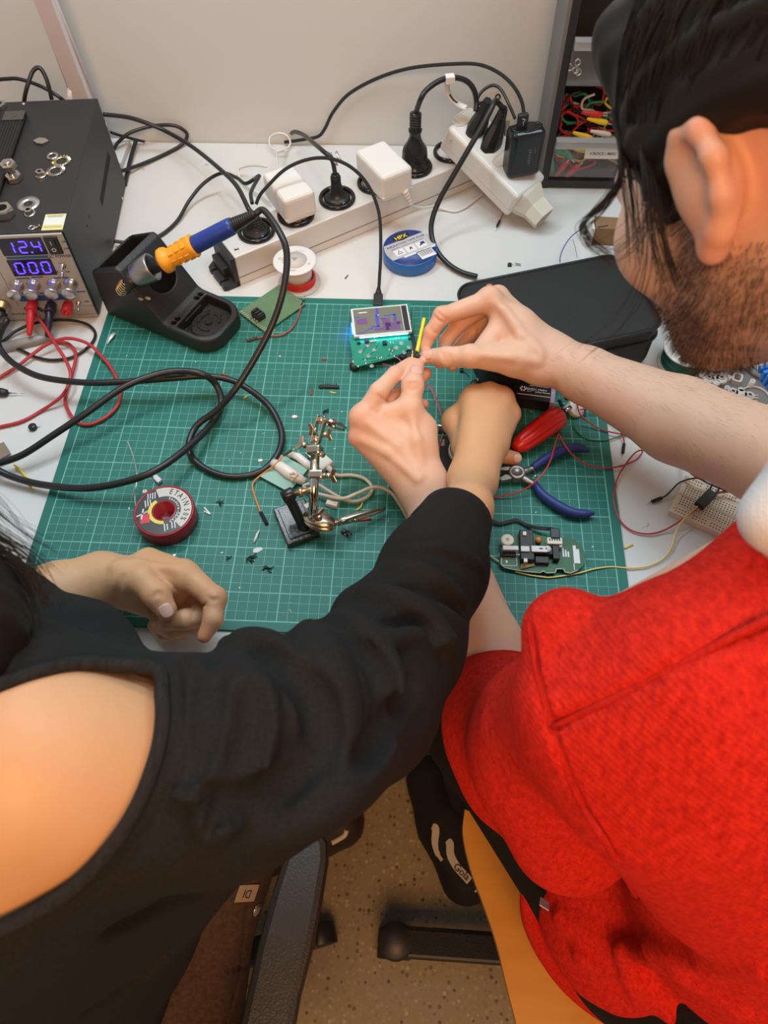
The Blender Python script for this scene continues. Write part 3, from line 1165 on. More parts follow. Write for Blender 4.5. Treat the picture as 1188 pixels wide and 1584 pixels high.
def cuff_ring(mbody, c, axis, r, length, org, mtl, name, parent, ribs=46, flat=None, taper=0., amp=.05):
    """knitted cuff: a ribbed tube with a rolled lip"""
    axis = np.array(axis) / np.linalg.norm(axis)
    q = Vector(axis).to_track_quat('Z', 'Y').to_matrix().to_4x4()
    q.translation = Vector(np.array(c) - org)
    mb = MB()
    n = ribs * 4
    prof = [(r - .45, length - .25), (r - .30, length - .04), (r - .12, length), (r - .02, length - .12), (r + .02, length * .75), (r + taper * .5, length * .4), (r + taper, .15), (r + taper - .1, 0), (r + taper - .5, -.1)]
    V = []
    for rr, z in prof:
        for i in range(n):
            a = 2 * math.pi * i / n
            k = rr + amp * math.cos(a * ribs) * (1 if 0 < z < length * .8 else .12)
            x, y = k * math.cos(a), k * math.sin(a)
            if flat:
                y *= flat
            V.append((x, y, z))
    Fc = [(j * n + i, (j + 1) * n + i, (j + 1) * n + (i + 1) % n, j * n + (i + 1) % n) for j in range(len(prof) - 1) for i in range(n)]
    mb.add(V, Fc, q, True)
    o = mb.build(name, mtl, parent)
    return o


ax = lA[3] - lE
cuff_ring(None, U(776, 1122, 4.4), ax, 4.0, 4.9, RO, M_RIB_RED, 'sleeve_cuff', red, 44, taper=.35, amp=.07)
# hem of the jumper
mb = MB()
hem = spline([UD(822, 1352, 76), UD(822, 1420, 77), UD(856, 1492, 79), UD(910, 1548, 79.5), UD(985, 1592, 79), UD(1100, 1640, 78), UD(1250, 1650, 78)], 6)
mb.tube([p - RO for p in hem], [.5] + [1.0] * (len(hem) - 2) + [.5], 10)
mb.build('hem', M_RIB_RED, red)
tg = UD(842, 1398, 70)
mb = MB()
mb.box((0, 0, 0), (.9, .08, 2.6), Matrix.Translation(Vector(tg - RO)) @ Euler((.4, 0, -.5)).to_matrix().to_4x4(), .03)
tag(mb.build('care_tag', M_COLLAR, red), 'small white care tag')
CB = Body()
CB.group([RC(UD(1245, 745, 32.5), UD(1202, 800, 33), 1.7, 1.35), RC(UD(1202, 800, 33), UD(1260, 850, 36), 1.35, 2.)], 1., .5)
_co = body_obj('shirt_collar', CB, UD(1240, 780, 33) - 7, UD(1240, 780, 33) + 7, .2, M_COLLAR, RO, red, 1)

# legs in dark trousers
TB = Body()
tK = U(752, 1120, -13.)
tA = U(735, 1225, -66)
TB.group([RC(U(1010, 1440, -17.5), tK, 9.0, 6.4), RC(tK, tA, 5.9, 4.6), RC(U(1010, 1440, -17.5), U(1130, 1500, -15), 9., 11)], 2., 1.)
TB.group([RC(U(1130, 1500, -15), U(1000, 1110, -12.5), 9., 6.4), RC(U(1000, 1110, -13), U(985, 1120, -68), 5.9, 4.6)], 2., 1.)
for pts, r in (([(700, 1120), (740, 1230), (770, 1290)], .5), ([(757, 1345), (790, 1300), (820, 1290)], .6), ([(768, 1352), (810, 1368)], .5)):
    P = [TB.hit(*q) for q in pts]
    P = [p for p in P if p is not None]
    for i in range(len(P) - 1):
        TB.folds.append((RC(P[i], P[i + 1], r, r), .9))
TB.cuts.append((np.array([0, 0, -69.5]), np.array([0, 0, -1.]), .3))
body_obj('trousers', TB, (30, -50, -73), (100, 15, 0), .4, M_TROUSER, RO, red, 1)

# ---- person in the black sweatshirt --------------------------------------
BO = np.array([18., -30., -30.])
blk = thing('person', 'long-haired person in a black sweatshirt slipped off one bare shoulder, fist on the mat', 'person', BO)
KB = Body()
# right fist pressed on the mat
kW = U(731, 742, 6.0)
kMi, kMm, kMr, kMp = U(734, 617, 6.4), U(757, 611, 6.6), U(777, 619, 6.2), U(789, 643, 5.0)
KB.group([RC(kW, kMi, 2.05, 1.2), RC(kW, kMm, 2.05, 1.2), RC(kW, kMr, 2.0, 1.15), RC(kW, kMp, 1.9, 1.05), RC(kMi, kMr, 1.15, 1.1), RC(U(722, 690, 5), U(762, 690, 5), 1.3, 1.5)], .9, .3)
KB.group([RC(U(725, 700, 4.8), U(706, 652, 4.0), 1.5, 1.35), RC(U(706, 652, 4.0), U(726, 640, 2.2), 1.3, 1.1), RC(U(706, 652, 4.), kMi, 1.2, 1.15)], .9, .9)
for m_, pip, tip, r in ((kMi, U(722, 618, 2.6), U(740, 650, 1.4), 1.0), (kMm, U(748, 606, 2.8), U(760, 645, 1.4), 1.0), (kMr, U(772, 612, 2.7), U(775, 655, 1.4), .95), (kMp, U(787, 640, 2.4), U(783, 668, 1.3), .82)):
    KB.group(chain([m_, pip, tip], [r + .1, r * .9, r * .8]), .3, .35)
kth = [U(735, 690, 2.4), U(768, 703, 1.9), U(797, 709, 1.35)]
KB.group(chain(kth, [1.1, .92, .72]), .3, .4)
kE = UD(592, 1045, 58)
KB.group(chain([kW, U(724, 785, 10.0), U(700, 850, 12.6), kE], [2.0, 2.1, 2.5, 3.3]), 1., 1.2)
kSh = UD(245, 1190, 40)
KB.group([RC(kE, kSh, 3.0, 3.5)], 1., 1.)
# bare shoulder and back
kN = UD(-190, 1040, 39)
KB.group([RC(kSh, UD(60, 1180, 38), 4.6, 5.0), RC(UD(60, 1180, 38), kN, 5.0, 5.6), EL(UD(30, 1230, 43), (8.2, 8.2, 8.2)), RC(UD(20, 1250, 44), UD(-60, 1420, 58), 8., 11.), EL(UD(130, 1200, 41.), (5.3, 5.3, 5.3)), RC(UD(-60, 1420, 58), UD(0, 1520, 68), 11., 11.)], 2.5, 1.5)
# left forearm and half-open hand
gW = U(158, 897, 4.6)
gMi, gMm, gMr, gMp = U(283, 893, 6.2), U(278, 915, 4.6), U(268, 934, 3.2), U(255, 948, 2.2)
gT = [U(196, 893, 6.2), U(221, 897, 7.0), U(243, 921, 7.0), U(257, 943, 6.5)]
KB.group([RC(gW, gMi, 2.15, 1.2), RC(gW, U(262, 884, 5.2), 2.1, 1.25), RC(gW, gMm, 2.1, 1.1), RC(gW, gMp, 2.0, 1.0), RC(gW, gT[0], 2.1, 1.55), RC(U(230, 868, 5.2), gMi, 1.3, 1.2), RC(gMi, gMr, 1.1, .9)], .9, .3)
KB.group(chain(gT, [1.55, 1.35, 1.2, .95]), .4, .7)
KB.group(chain([U(285, 886, 6.), U(331, 925, 6.4), U(330, 958, 6.1), U(316, 984, 5.6)], [1.25, 1.02, .86, .62]) + [EL(U(333, 926, 6.4), (1.05, 1.05, 1.05))], .35, .45)
KB.group(chain([U(298, 912, 3.9), U(324, 950, 3.7), U(286, 958, 4.2), U(256, 962, 4.2)], [1.1, .95, .9, .75]), .3, .35)
KB.group(chain([U(280, 925, 3.4), U(300, 965, 2.6), U(268, 974, 2.8), U(246, 968, 2.8)], [1.0, .9, .85, .7]), .3, .35)
KB.group(chain([U(266, 940, 2.3), U(278, 978, 1.4), U(252, 980, 1.5), U(238, 968, 1.6)], [.9, .8, .72, .6]), .3, .35)
gE = U(-90, 985, 6)
KB.group(chain([gW, U(95, 918, 4.9), gE], [2.15, 2.85, 3.8]), 1., 1.2)
KB.group([RC(gE, UD(-420, 1120, 42), 3.8, 4.6), RC(UD(-420, 1120, 42), kN, 4.6, 5.)], 1.5, 1.)
# her head, mostly outside the picture
KC = UD(-410, 850, 36)
KB.group([EL(KC, (7.3, 9., 9.4)), EL(KC + np.array([1.5, 4.5, -4.5]), (5.2, 5., 6.5)), EL(KC + np.array([2., 8.4, -8.]), (2.2, 2., 1.8)), RC(KC + np.array([2, 9.5, -2]), KC + np.array([2.2, 10.6, -4]), .7, 1.0),
          EL(KC + np.array([7.2, -.4, -2.5]), (.7, 1.7, 2.8))], 1.4, 1.)
KB.group([RC(KC + np.array([0, -2, -5.]), kN, 5., 5.6)], 1., 1.5)
ktips = [(U(797, 709, 1.35), 1.2, .5), (U(777, 610, 6.3), 1.5, .55), (U(797, 640, 5.), 1.6, .6), (U(316, 984, 5.6), 1.8, .9), (U(258, 945, 6.5), 1.3, .4), (U(331, 925, 6.4), 1.8, .4), (U(284, 905, 4.), 2.6, .55), (U(243, 921, 7.4), 1.3, .5),
         (U(262, 884, 6.2), 2.2, .3)]
for px in ([(188, 888), (182, 905), (179, 920), (180, 932)], [(192, 890), (187, 905), (184, 922)], [(238, 917), (245, 915), (252, 918)], [(236, 924), (244, 920), (252, 923)], [(323, 925), (330, 929), (338, 927)], [(241, 890), (255, 897), (266, 905), (275, 915)], [(300, 935), (298, 945), (300, 955)], [(318, 935), (310, 940), (304, 938)]):
    crease(KB, px)
for px in ([(175, 875), (215, 868), (270, 880)],):
    ridge(KB, px, .15, .8, .18)
for p_, q_ in ((kMm, .85), (kMr, .9), (kMp, .95)):
    KB.group([EL(p_ + np.array([0, .25, .35]), (q_, q_, q_))], .1, .6)
body_obj('body', KB, (-45, -62, -34), (66, 30, 78), .145, SKIN_TAN, BO, blk, 2, flush_fn(ktips))
nailed(KB, 257, 945, (4, 7), 1.15, 1.25, 'thumbnail', blk, BO)
nailed(KB, 801, 709, (6, 1), .95, .9, 'fingernail', blk, BO)

SB = Body()
k1, k2, k3 = UD(672, 880, 62.5), UD(612, 996, 55), UD(550, 1085, 49.5)
kcuff = UD(700, 812, 66.8)
SB.group(chain([kcuff, k1, k2, k3, UD(470, 1130, 44), UD(345, 1190, 40.2), UD(255, 1195, 40)], [3.2, 3.95, 4.5, 4.95, 5.0, 5.0, 5.2]), 2.2, 1.)
SB.group([RC(UD(265, 1180, 40), UD(60, 1190, 38.6), 5.3, 5.5), EL(UD(30, 1230, 43), (8.8, 8.8, 8.8)), RC(UD(20, 1250, 44), UD(-60, 1420, 58), 8.6, 11.8), EL(UD(130, 1200, 41.), (5.9, 5.9, 5.9)),
          RC(UD(180, 1250, 45), UD(90, 1420, 62), 5.5, 9.8), RC(UD(90, 1420, 62), UD(55, 1490, 68), 10.5, 12.3), RC(UD(330, 1250, 47), UD(190, 1400, 62), 4.2, 6.0),
          RC(UD(60, 1180, 38.6), UD(-190, 1040, 39), 5.6, 6.2)], 2.6, 1.8)
SB.group([RC(UD(232, 1090, 45), UD(120, 1015, 50), 2.2, 3.3), RC(UD(120, 1015, 50), UD(-30, 985, 52), 3.3, 5.), RC(UD(-30, 985, 52), UD(-150, 960, 46), 5, 6), RC(UD(232, 1090, 45), UD(262, 1130, 44), 2.2, 2.6)], 2., 1.6)
SB.group(chain([U(52, 938, 5.2), U(-60, 980, 6), UD(-420, 1120, 42)], [3.5, 4.8, 5.4]), 1.5, 1.4)
SB.group([RC(UD(364, 1010, 46), UD(376, 1085, 43), 1.15, .9), RC(UD(402, 1022, 46.8), UD(446, 1085, 44), 1.15, .9), RC(UD(311, 1048, 44.5), UD(318, 1105, 42.3), 1.0, .8), RC(UD(478, 990, 49.5), UD(515, 1060, 47), 1.0, .9), RC(UD(545, 938, 55), UD(590, 985, 53), .9, .8)], .3, 1.3)
# folds of the slack sleeve, pressed where the photo shows them
for pts, r, k in (([(300, 1025), (318, 1090), (308, 1150), (285, 1215)], .55, 1.1), ([(355, 1000), (382, 1060), (388, 1130), (352, 1225), (330, 1275)], .8, 1.3), ([(370, 992), (420, 1010), (452, 1060), (450, 1130)], .65, 1.2),
                  ([(478, 975), (505, 1035), (515, 1110), (500, 1180), (470, 1250)], .8, 1.5), ([(520, 955), (565, 985), (600, 1050), (598, 1120)], .6, 1.2), ([(560, 915), (620, 930), (670, 965), (690, 1010)], .5, 1.1),
                  ([(600, 880), (660, 890), (715, 930)], .45, 1.0), ([(575, 1000), (640, 985), (700, 990)], .4, 1.), ([(272, 1225), (330, 1222), (410, 1180)], .3, .8), ([(420, 1290), (520, 1230), (600, 1150)], .6, 1.5), ([(630, 850), (690, 850), (745, 880)], .35, .8)):
    P = [SB.hit(*q) for q in pts]
    P = spline([p for p in P if p is not None], 4)
    for i in range(len(P) - 1):
        f0 = math.sin(math.pi * (i + .5) / (len(P) - 1)) ** .5
        SB.folds.append((RC(P[i], P[i + 1], 1.3 * r * (.45 + .55 * f0), 1.3 * r * (.45 + .55 * f0)), k * .7))
for pts, r, k in (([(322, 1045), (316, 1100), (303, 1155), (283, 1200)], .5, .9), ([(388, 1060), (391, 1110), (384, 1160), (366, 1200), (345, 1228)], .6, .9), ([(404, 1005), (450, 1030), (490, 1080), (502, 1130), (496, 1175)], .6, 1.0), ([(530, 985), (575, 1020), (598, 1070), (594, 1120)], .5, .9),
                  ([(600, 960), (640, 965), (680, 985)], .4, .8), ([(330, 1255), (400, 1235), (470, 1195)], .5, 1.2), ([(560, 1180), (600, 1120), (640, 1060)], .5, 1.2), ([(620, 905), (670, 915), (720, 950)], .35, .8),
                  ([(274, 1047), (277, 1121), (270, 1192), (254, 1248), (226, 1291), (170, 1354), (117, 1397), (53, 1429)], .16, .3), ([(267, 1225), (300, 1225), (341, 1222)], .17, .3), ([(341, 1222), (334, 1250), (318, 1298)], .15, .3), ([(180, 1440), (260, 1400), (330, 1385)], .6, 1.3), ([(150, 1560), (240, 1500), (300, 1440)], .6, 1.3)):
    P = [SB.hit(*q) for q in pts]
    P = spline([p for p in P if p is not None], 4)
    for i in range(len(P) - 1):
        f0 = math.sin(math.pi * (i + .5) / (len(P) - 1)) ** .5
        r_ = r * (1 if r < .2 else 1.35 * (.4 + .6 * f0))
        SB.carve.append((RC(P[i], P[i + 1], r_, r_), k if r < .2 else k * .6))
# neckline that has slipped down: the opening is the outline of the cloth edge
neck_px = [(-200, 1170), (-60, 1085), (0, 1060), (60, 1040), (120, 1027), (180, 1030), (243, 1037), (250, 1075), (251, 1115), (243, 1165), (218, 1235), (182, 1297), (122, 1365), (60, 1407), (0, 1438), (-70, 1465), (-220, 1500)]
nn = -(UD(120, 1200, 40) - CC)
nn = nn / np.linalg.norm(nn)
neck3 = []
for q in neck_px:
    p = SB.hit(*q)
    neck3.append(p if p is not None else UD(q[0], q[1], 44))
n_e1 = np.cross(nn, [0, 0, 1.])
n_e1 /= np.linalg.norm(n_e1)
n_e2 = np.cross(nn, n_e1)
neck_p0 = UD(120, 1200, 40)
poly = np.array([((p - neck_p0) @ n_e1, (p - neck_p0) @ n_e2) for p in spline(neck3, 4, True)])


def poly_sd(Q, V):
    d = np.full(len(Q), 1e9)
    ins = np.zeros(len(Q), bool)
    n = len(V)
    for i in range(n):
        a, b = V[i], V[(i + 1) % n]
        e = b - a
        w = Q - a
        t = np.clip(w @ e / max(e @ e, 1e-9), 0, 1)
        d = np.minimum(d, ((w - t[:, None] * e) ** 2).sum(1))
        c1 = Q[:, 1] >= a[1]
        c2 = Q[:, 1] < b[1]
        cr = e[0] * w[:, 1] - e[1] * w[:, 0]
        ins ^= (c1 & c2 & (cr > 0)) | (~c1 & ~c2 & (cr < 0))
    d = np.sqrt(d)
    return np.where(ins, -d, d)


def sweat_extra(P, D):
    near = np.abs(D) < 4
    if not near.any():
        return D
    Q = P[near] - neck_p0
    d2 = poly_sd(np.stack([Q @ n_e1, Q @ n_e2], 1), poly)
    hgt = Q @ nn                                     # the opening cuts only the upper side
    c = np.maximum(d2, -(hgt + 9.))
    D = D.copy()
    D[near] = np.maximum(D[near], -c)
    return D


SB.cuts.append((np.array([0, 0, -30.]), np.array([0, 0, -1.]), .4))
KB.cuts.append((np.array([0, 0, -28.]), np.array([0, 0, -1.]), .4))
SB.extra = sweat_extra
sweat = body_obj('sweatshirt', SB, (-50, -66, -40), (62, 20, 62), .22, M_SWEAT, BO, blk, 2)
mb = MB()
rimp = spline(neck3, 5)
mb.tube([p - BO + nn * .05 for p in rimp], .36, 10)
mb.build('neckline', M_RIB_BLACK, blk)
# black knitted cuff
ax = U(722, 760, 6.0) - kcuff
cuff_ring(None, UD(690, 835, 65.8), U(717, 778, 8.6) - UD(690, 835, 65.8), 3.3, 3.4, BO, M_RIB_BLACK, 'sleeve_cuff', blk, 52, taper=.35, amp=.035)
# long hair falling past the left edge of the view
mb = MB()
KHB = Body()
KHB.group([EL(KC + np.array([-.5, -1., 1.]), (8.6, 9.6, 10.)), RC(KC + np.array([3, -3, -5]), UD(-150, 985, 36), 5.2, 5.0), RC(UD(-150, 985, 36), UD(-180, 1100, 36), 5, 4.2), RC(KC + np.array([4, 3, -4]), UD(-105, 925, 40), 3.0, 3.3)], 2., 1.)


def khair_extra(P, D):
    Q = P - KC
    return D + .08 * np.sin(Q[:, 0] * 3.1 + Q[:, 1] * 2.2) + .06 * np.sin(Q[:, 0] * 6.3 - Q[:, 1] * 4 + Q[:, 2])


KHB.extra = khair_extra
body_obj('hair', KHB, KC - 26, KC + 30, .25, M_HAIR, BO, blk, 1)
lock(mb, [(-60, 840, 37), (-10, 850, 37.3), (30, 880, 37.8), (48, 925, 38)], 70, 18, .045, BO)
lock(mb, [(-60, 870, 37), (-5, 895, 37.3), (22, 940, 37.6), (30, 990, 37.8)], 70, 16, .045, BO)
lock(mb, [(-50, 900, 37), (0, 950, 37), (30, 1010, 37), (60, 1060, 37.4)], 50, 20, .03, BO)
lock(mb, [(-40, 760, 37), (5, 800, 37.6), (45, 830, 38.3), (88, 852, 39)], 22, 9, .014, BO)
lock(mb, [(-40, 800, 37), (10, 830, 37.6), (45, 855, 38.3), (70, 880, 39)], 30, 9, .018, BO)
lock(mb, [(-40, 735, 37), (10, 785, 37.8), (50, 840, 39), (92, 885, 41)], 9, 9, .009, BO)
mb.build('hair_strands', M_HAIR, blk)
# jeans
PB = Body()
PB.group([RC(U(210, 1520, -23), U(330, 1270, -16), 10.2, 7.6), RC(U(330, 1270, -16), U(470, 1240, -66), 6.2, 4.8), RC(U(210, 1520, -23), U(60, 1560, -21), 11, 12.5)], 2., 1.)
PB.group([RC(U(60, 1560, -21), U(120, 1250, -16), 10.5, 7.6), RC(U(120, 1250, -16), U(150, 1220, -68), 6.2, 4.8)], 2., 1.)
for pts in ([(345, 1450), (400, 1440)], [(350, 1500), (385, 1494)], [(385, 1400), (372, 1500), (350, 1584)]):
    P = [PB.hit(*q) for q in pts]
    P = [p for p in P if p is not None]
    for i in range(len(P) - 1):
        PB.carve.append((RC(P[i], P[i + 1], .22, .22), .35))
PB.cuts.append((np.array([0, 0, -70.]), np.array([0, 0, -1.]), .3))
jeans = body_obj('jeans', PB, (-30, -62, -74), (50, 16, 2), .36, M_JEANS, BO, blk, 1)
q = PB.hit(397, 1407)
if q is not None:
    n = PB.grad(q)
    mb = MB()
    R = Vector(n).to_track_quat('Z', 'Y').to_matrix().to_4x4()
    R.translation = Vector(q - BO)
    mb.lathe([(0, .16), (.28, .2), (.45, .14), (.5, .1), (.62, .12), (.68, .02), (.6, -.05)], R, 24)
    tag(mb.build('rivet', mat('steel_rivet', (.55, .53, .5), .25, 1.), blk), 'round steel jeans rivet')
q = PB.hit(381, 1381)
if q is not None:
    n = PB.grad(q)
    R = Vector(n).to_track_quat('Z', 'Y').to_matrix().to_4x4()
    R.translation = Vector(q - BO)
    mb = MB()
    mb.box((0, 0, .12), (1.6, 2.6, .08), R @ Matrix.Rotation(.4, 4, 'Z'), .02)
    lb = mb.build('patch', mat('leather_patch', (.30, .22, .15), .7), blk)
    mb = MB()
    mb.text('DI', 1.1, R @ Matrix.Translation((0, 0, .17)) @ Matrix.Rotation(1.9, 4, 'Z'))
    mb.build('patch_letters', mat('ink_dark', (.02, .018, .015), .7), lb)

# ------------------------------------------------------------------ setting
M_WALL = mat('wall_paint', (.63, .665, .68), .75, noise=(1.5, .03), bump=(220, .08))
M_DESK = mat_desk()
TBL = -.3                                            # table top below the mat surface
mb = MB()
mb.box((0, 76.8 + 5, 60), (420, 10, 272))
tag(mb.build('wall_back', M_WALL, None, (0, 0, 0)), kind='structure')
mb = MB()
mb.box((0, 0, -75.3 - 5), (420, 420, 10))
tag(mb.build('floor', mat_terrazzo(), None, (0, 0, 0)), kind='structure')
mb = MB()
mb.box((-120, -61, 60), (10, 286, 272))
tag(mb.build('wall_left', M_WALL, None, (0, 0, 0)), kind='structure')

table = thing('work_table', 'long white laminate work table against the grey wall, holding all the tools', 'table', (25, 35, -75.3))
mb = MB()
mb.box((5, 0, 75 - 1.2), (190, 83.4, 2.4), None, .2)
tt = mb.build('tabletop', M_DESK, table)
for x in (-84, 96):
    for y in (-30, 36):
        mb = MB()
        mb.box((x, y, 36.3), (5, 5, 72.6), None, .2)
        mb.build('leg', mat('leg_steel', (.5, .5, .5), .4, .6), table)

mb = MB()


def rrect(x0, y0, x1, y1, r, n=6):
    o = []
    for cx, cy, a in ((x1 - r, y1 - r, 0), (x0 + r, y1 - r, 90), (x0 + r, y0 + r, 180), (x1 - r, y0 + r, 270)):
        for i in range(n + 1):
            t = math.radians(a + 90 * i / n)
            o.append((cx + r * math.cos(t), cy + r * math.sin(t)))
    return o


mb.prism(rrect(-1, -1, 59, 44, .4), TBL, 0)
tag(mb.build('cutting_mat', mat_grid(), None, (0, 0, 0)), 'large green gridded cutting mat lying on the white table', 'cutting mat')
# ------------------------------------------------------------------ shared tools for the bench things
M_BLACK = mat('black_plastic', (.016, .016, .017), .42, bump=(500, .06))
M_BLACKM = mat('black_powder_coat', (.021, .021, .023), .5, bump=(800, .12))
M_CORD = mat('black_cord', (.014, .015, .016), .38)
M_WHITE = mat('white_plastic', (.74, .72, .69), .35)
M_CREAM = mat('cream_plastic', (.70, .66, .56), .4)
M_METAL = mat('bright_metal', (.62, .60, .57), .22, 1.)
M_CHROME = mat('chrome', (.72, .71, .69), .13, 1.)
M_ALU = mat('brushed_aluminium', (.52, .50, .475), .42, .75, noise=(30, .06))
M_ALUTOP = mat('aluminium_top', (.70, .685, .655), .42, .18, noise=(20, .04))
M_GOLD = mat('brass', (.62, .47, .25), .28, 1.)
M_RED = mat('red_plastic', (.60, .02, .03), .38)
M_REDW = mat('red_wire', (.50, .035, .04), .42)
M_INK = mat('dark_print', (.02, .02, .025), .6)
M_WPRINT = mat('white_print', (.75, .75, .74), .5)
M_PAPER = mat('white_paper', (.76, .755, .74), .7)
M_YEL = mat('yellow_wire', (.80, .62, .06), .45)
M_GREENPCB = mat('green_board', (.012, .17, .055), .38, noise=(40, .2))
M_COPPER = mat('tinned_pads', (.52, .50, .42), .32, .85)


def cord(name, label, pts, r, m, cat='cable', group=None, seg=10, n=9, world=False):
    P = [np.array(p) if world else U(*p) for p in pts]
    P = spline(P, n)
    o = P[0].copy()
    mb = MB()
    mb.tube([p - o for p in P], r, seg)
    return tag(mb.build(name, m, None, o), label, cat, group)


def frame(p, z, x=None):
    """matrix with origin p, local z along z and x as near x as possible"""
    z = Vector(z).normalized()
    x = Vector(x) if x is not None else z.orthogonal()
    x = (x - z * x.dot(z)).normalized()
    y = z.cross(x)
    return Matrix(((x.x, y.x, z.x, p[0]), (x.y, y.y, z.y, p[1]), (x.z, y.z, z.z, p[2]), (0, 0, 0, 1)))


def T(*v):
    return Matrix.Translation(v)


def Rz(a):
    return Matrix.Rotation(a, 4, 'Z')


FRONT = Matrix(((1, 0, 0, 0), (0, 0, -1, 0), (0, 1, 0, 0), (0, 0, 0, 1)))     # text plane facing -Y

# ------------------------------------------------------------------ bench power supply
PO = np.array([-2.0, 40.2, TBL])
PT = math.atan2(2.5, 26.6)
psu = thing('power_supply', 'black bench power supply with blue lit displays and aluminium front, at the left edge', 'power supply', PO, PT)
_ex = np.array([math.cos(PT), math.sin(PT), 0])
_ey = np.array([-math.sin(PT), math.cos(PT), 0])
PH = 12.65


def PF(px, py, out=0.):
    """front panel coordinates (x, z) of a photo pixel"""
    p = UN(px, py, PO - _ey * out, _ey) - PO
    return float(p @ _ex), float(p[2])


def PTOP(px, py, h=0.):
    p = U(px, py, PH + TBL + h) - PO
    return float(p @ _ex), float(p @ _ey)


mb = MB()
mb.box((-12, 13.2, PH / 2 + .1), (24, 26.0, PH - .2), None, .12)
mb.build('case', M_BLACKM, psu)
mb = MB()
mb.box((-12, -.02, PH / 2 + .08), (23.7, .3, PH - .35), None, .05)
front = mb.build('front_panel', mat('front_panel_aluminium', (.50, .47, .44), .45, .35, noise=(90, .04)), psu)
M_LED = mat('blue_led_segments', (.02, .02, .3), .4, emit=((.035, .015, 1.), 7.))
M_DISP = mat('display_glass', (.012, .004, .03), .15)


def seg7(mb, ch, x, y, w, h, t):
    S7 = {'0': 'abcdef', '1': 'bc', '2': 'abged', '4': 'fgbc'}
    pos = {'a': (0, h / 2, w, t), 'g': (0, 0, w, t), 'd': (0, -h / 2, w, t), 'f': (-w / 2, h / 4, t, h / 2), 'b': (w / 2, h / 4, t, h / 2), 'e': (-w / 2, -h / 4, t, h / 2), 'c': (w / 2, -h / 4, t, h / 2)}
    for s_ in S7[ch]:
        a = pos[s_]
        vert = a[3] > a[2]
        mb.box((x + a[0] + (.12 * a[1]), 0, y + a[1]), (a[2] - (.0 if vert else t * 1.1), .04, a[3] - (t * 1.1 if vert else 0)))


for (c0, c1, txt, dot) in (((1, 369), (68, 391), '124', 1), ((18, 402), (82, 422), '000', 0)):
    x0, z0 = PF(*c0)
    x1, z1 = PF(*c1)
    cx, cz, w, h = (x0 + x1) / 2, (z0 + z1) / 2, abs(x1 - x0), abs(z0 - z1)
    w, h = 5.0, 2.3
    mb = MB()
    mb.box((cx, -.2, cz), (w, .1, h), None, .03)
    d = mb.build('display', M_DISP, psu)
    mb = MB()
    for i, ch in enumerate(txt):
        seg7(mb, ch, cx - 1.4 + i * 1.5, cz, .85, 1.5, .15)
    if dot:
        mb.box((cx + .85, 0, cz - .75), (.2, .04, .2))
    tag(mb.build('digits', M_LED, d), 'glowing blue digits reading %s' % ('12.4' if dot else '000'))
    d.children[0].location = (0, -.0026, 0)
M_BLUEL = mat('blue_label', (.03, .10, .30), .5)
mb = MB()
x, z = PF(42, 396.5)
mb.box((x, -.19, z), (4.6, .04, .36), None, .02)
for px, py, w in ((36, 429, 1.5), (58, 427, 1.3), (95, 428, 1.6), (37, 452, .5), (67, 452, .8), (126, 449.5, 1.), (100, 450, .8)):
    x, z = PF(px, py)
    mb.box((x, -.19, z), (w, .04, .16))
x, z = PF(72, 459)
mb.box((x, -.19, z), (6.4, .04, .85), None, .02)
mb.build('label_bars', M_BLUEL, psu)
mb = MB()
for t, px, py, s in (('DC POWER', 92, 395, .52), ('ON', 99.5, 372.5, .36), ('OFF', 103.5, 383.3, .36), ('A', 89.5, 419, .42), ('mA', 105, 418.8, .40), ('STATION', 30, 484.5, .42), ('USB', 134, 465, .36)):
    x, z = PF(px, py)
    mb.text(t, s, T(x, -.175, z) @ FRONT)
for i in range(26):
    x, z = PF(0 + i * 1.15, 418 + i * 2.15)
    mb.box((x, -.175, z), (.09, .02, .09))
x0, z0 = PF(141, 471)
x1, z1 = PF(147, 484)
mb.box(((x0 + x1) / 2 - .3, -.175, z0), (1.6, .02, .04))
mb.box((x1 + .25, -.175, (z0 + z1) / 2), (.04, .02, z0 - z1))
mb.box(((x0 + x1) / 2 - .9, -.175, z1), (2.6, .02, .04))
mb.build('panel_lettering', M_INK, psu)
x, z = PF(83, 377.5)
mb = MB()
mb.box((x, -.25, z), (1.55, .3, 2.35), None, .1)
sw = mb.build('rocker_switch', M_BLACK, psu)
mb = MB()
mb.box((x - .05, -.44, z + .5), (1.0, .16, 1.0), T(0, 0, 0), .06)
mb.box((x - .05, -.4, z - .45), (1.0, .1, 1.0), None, .06)
rk = mb.build('rocker', mat('rocker_black', (.02, .02, .022), .3), sw)
mb = MB()
mb.box((x - .05, -.53, z + .5), (.07, .02, .5))
mb.ring([(.17, 0), (.25, 0), (.25, .03), (.17, .03)], T(x - .05, -.45, z - .45) @ FRONT, 20)
mb.build('marks', M_WPRINT, sw)
for i, (px, py) in enumerate(((28, 442), (53.5, 441), (85, 440), (111, 439.5))):
    x, z = PF(px, py)
    mb = MB()
    mb.lathe([(0, 0), (.82, 0), (.82, .1), (.66, .22), (.56, .7), (.60, 1.2), (.78, 1.65), (.80, 1.8), (.70, 1.88), (0, 1.9)], T(x, -.15, z + .25) @ FRONT, 32)
    mb.build('knob', mat('satin_knob', (.60, .57, .55), .28, .9), psu)
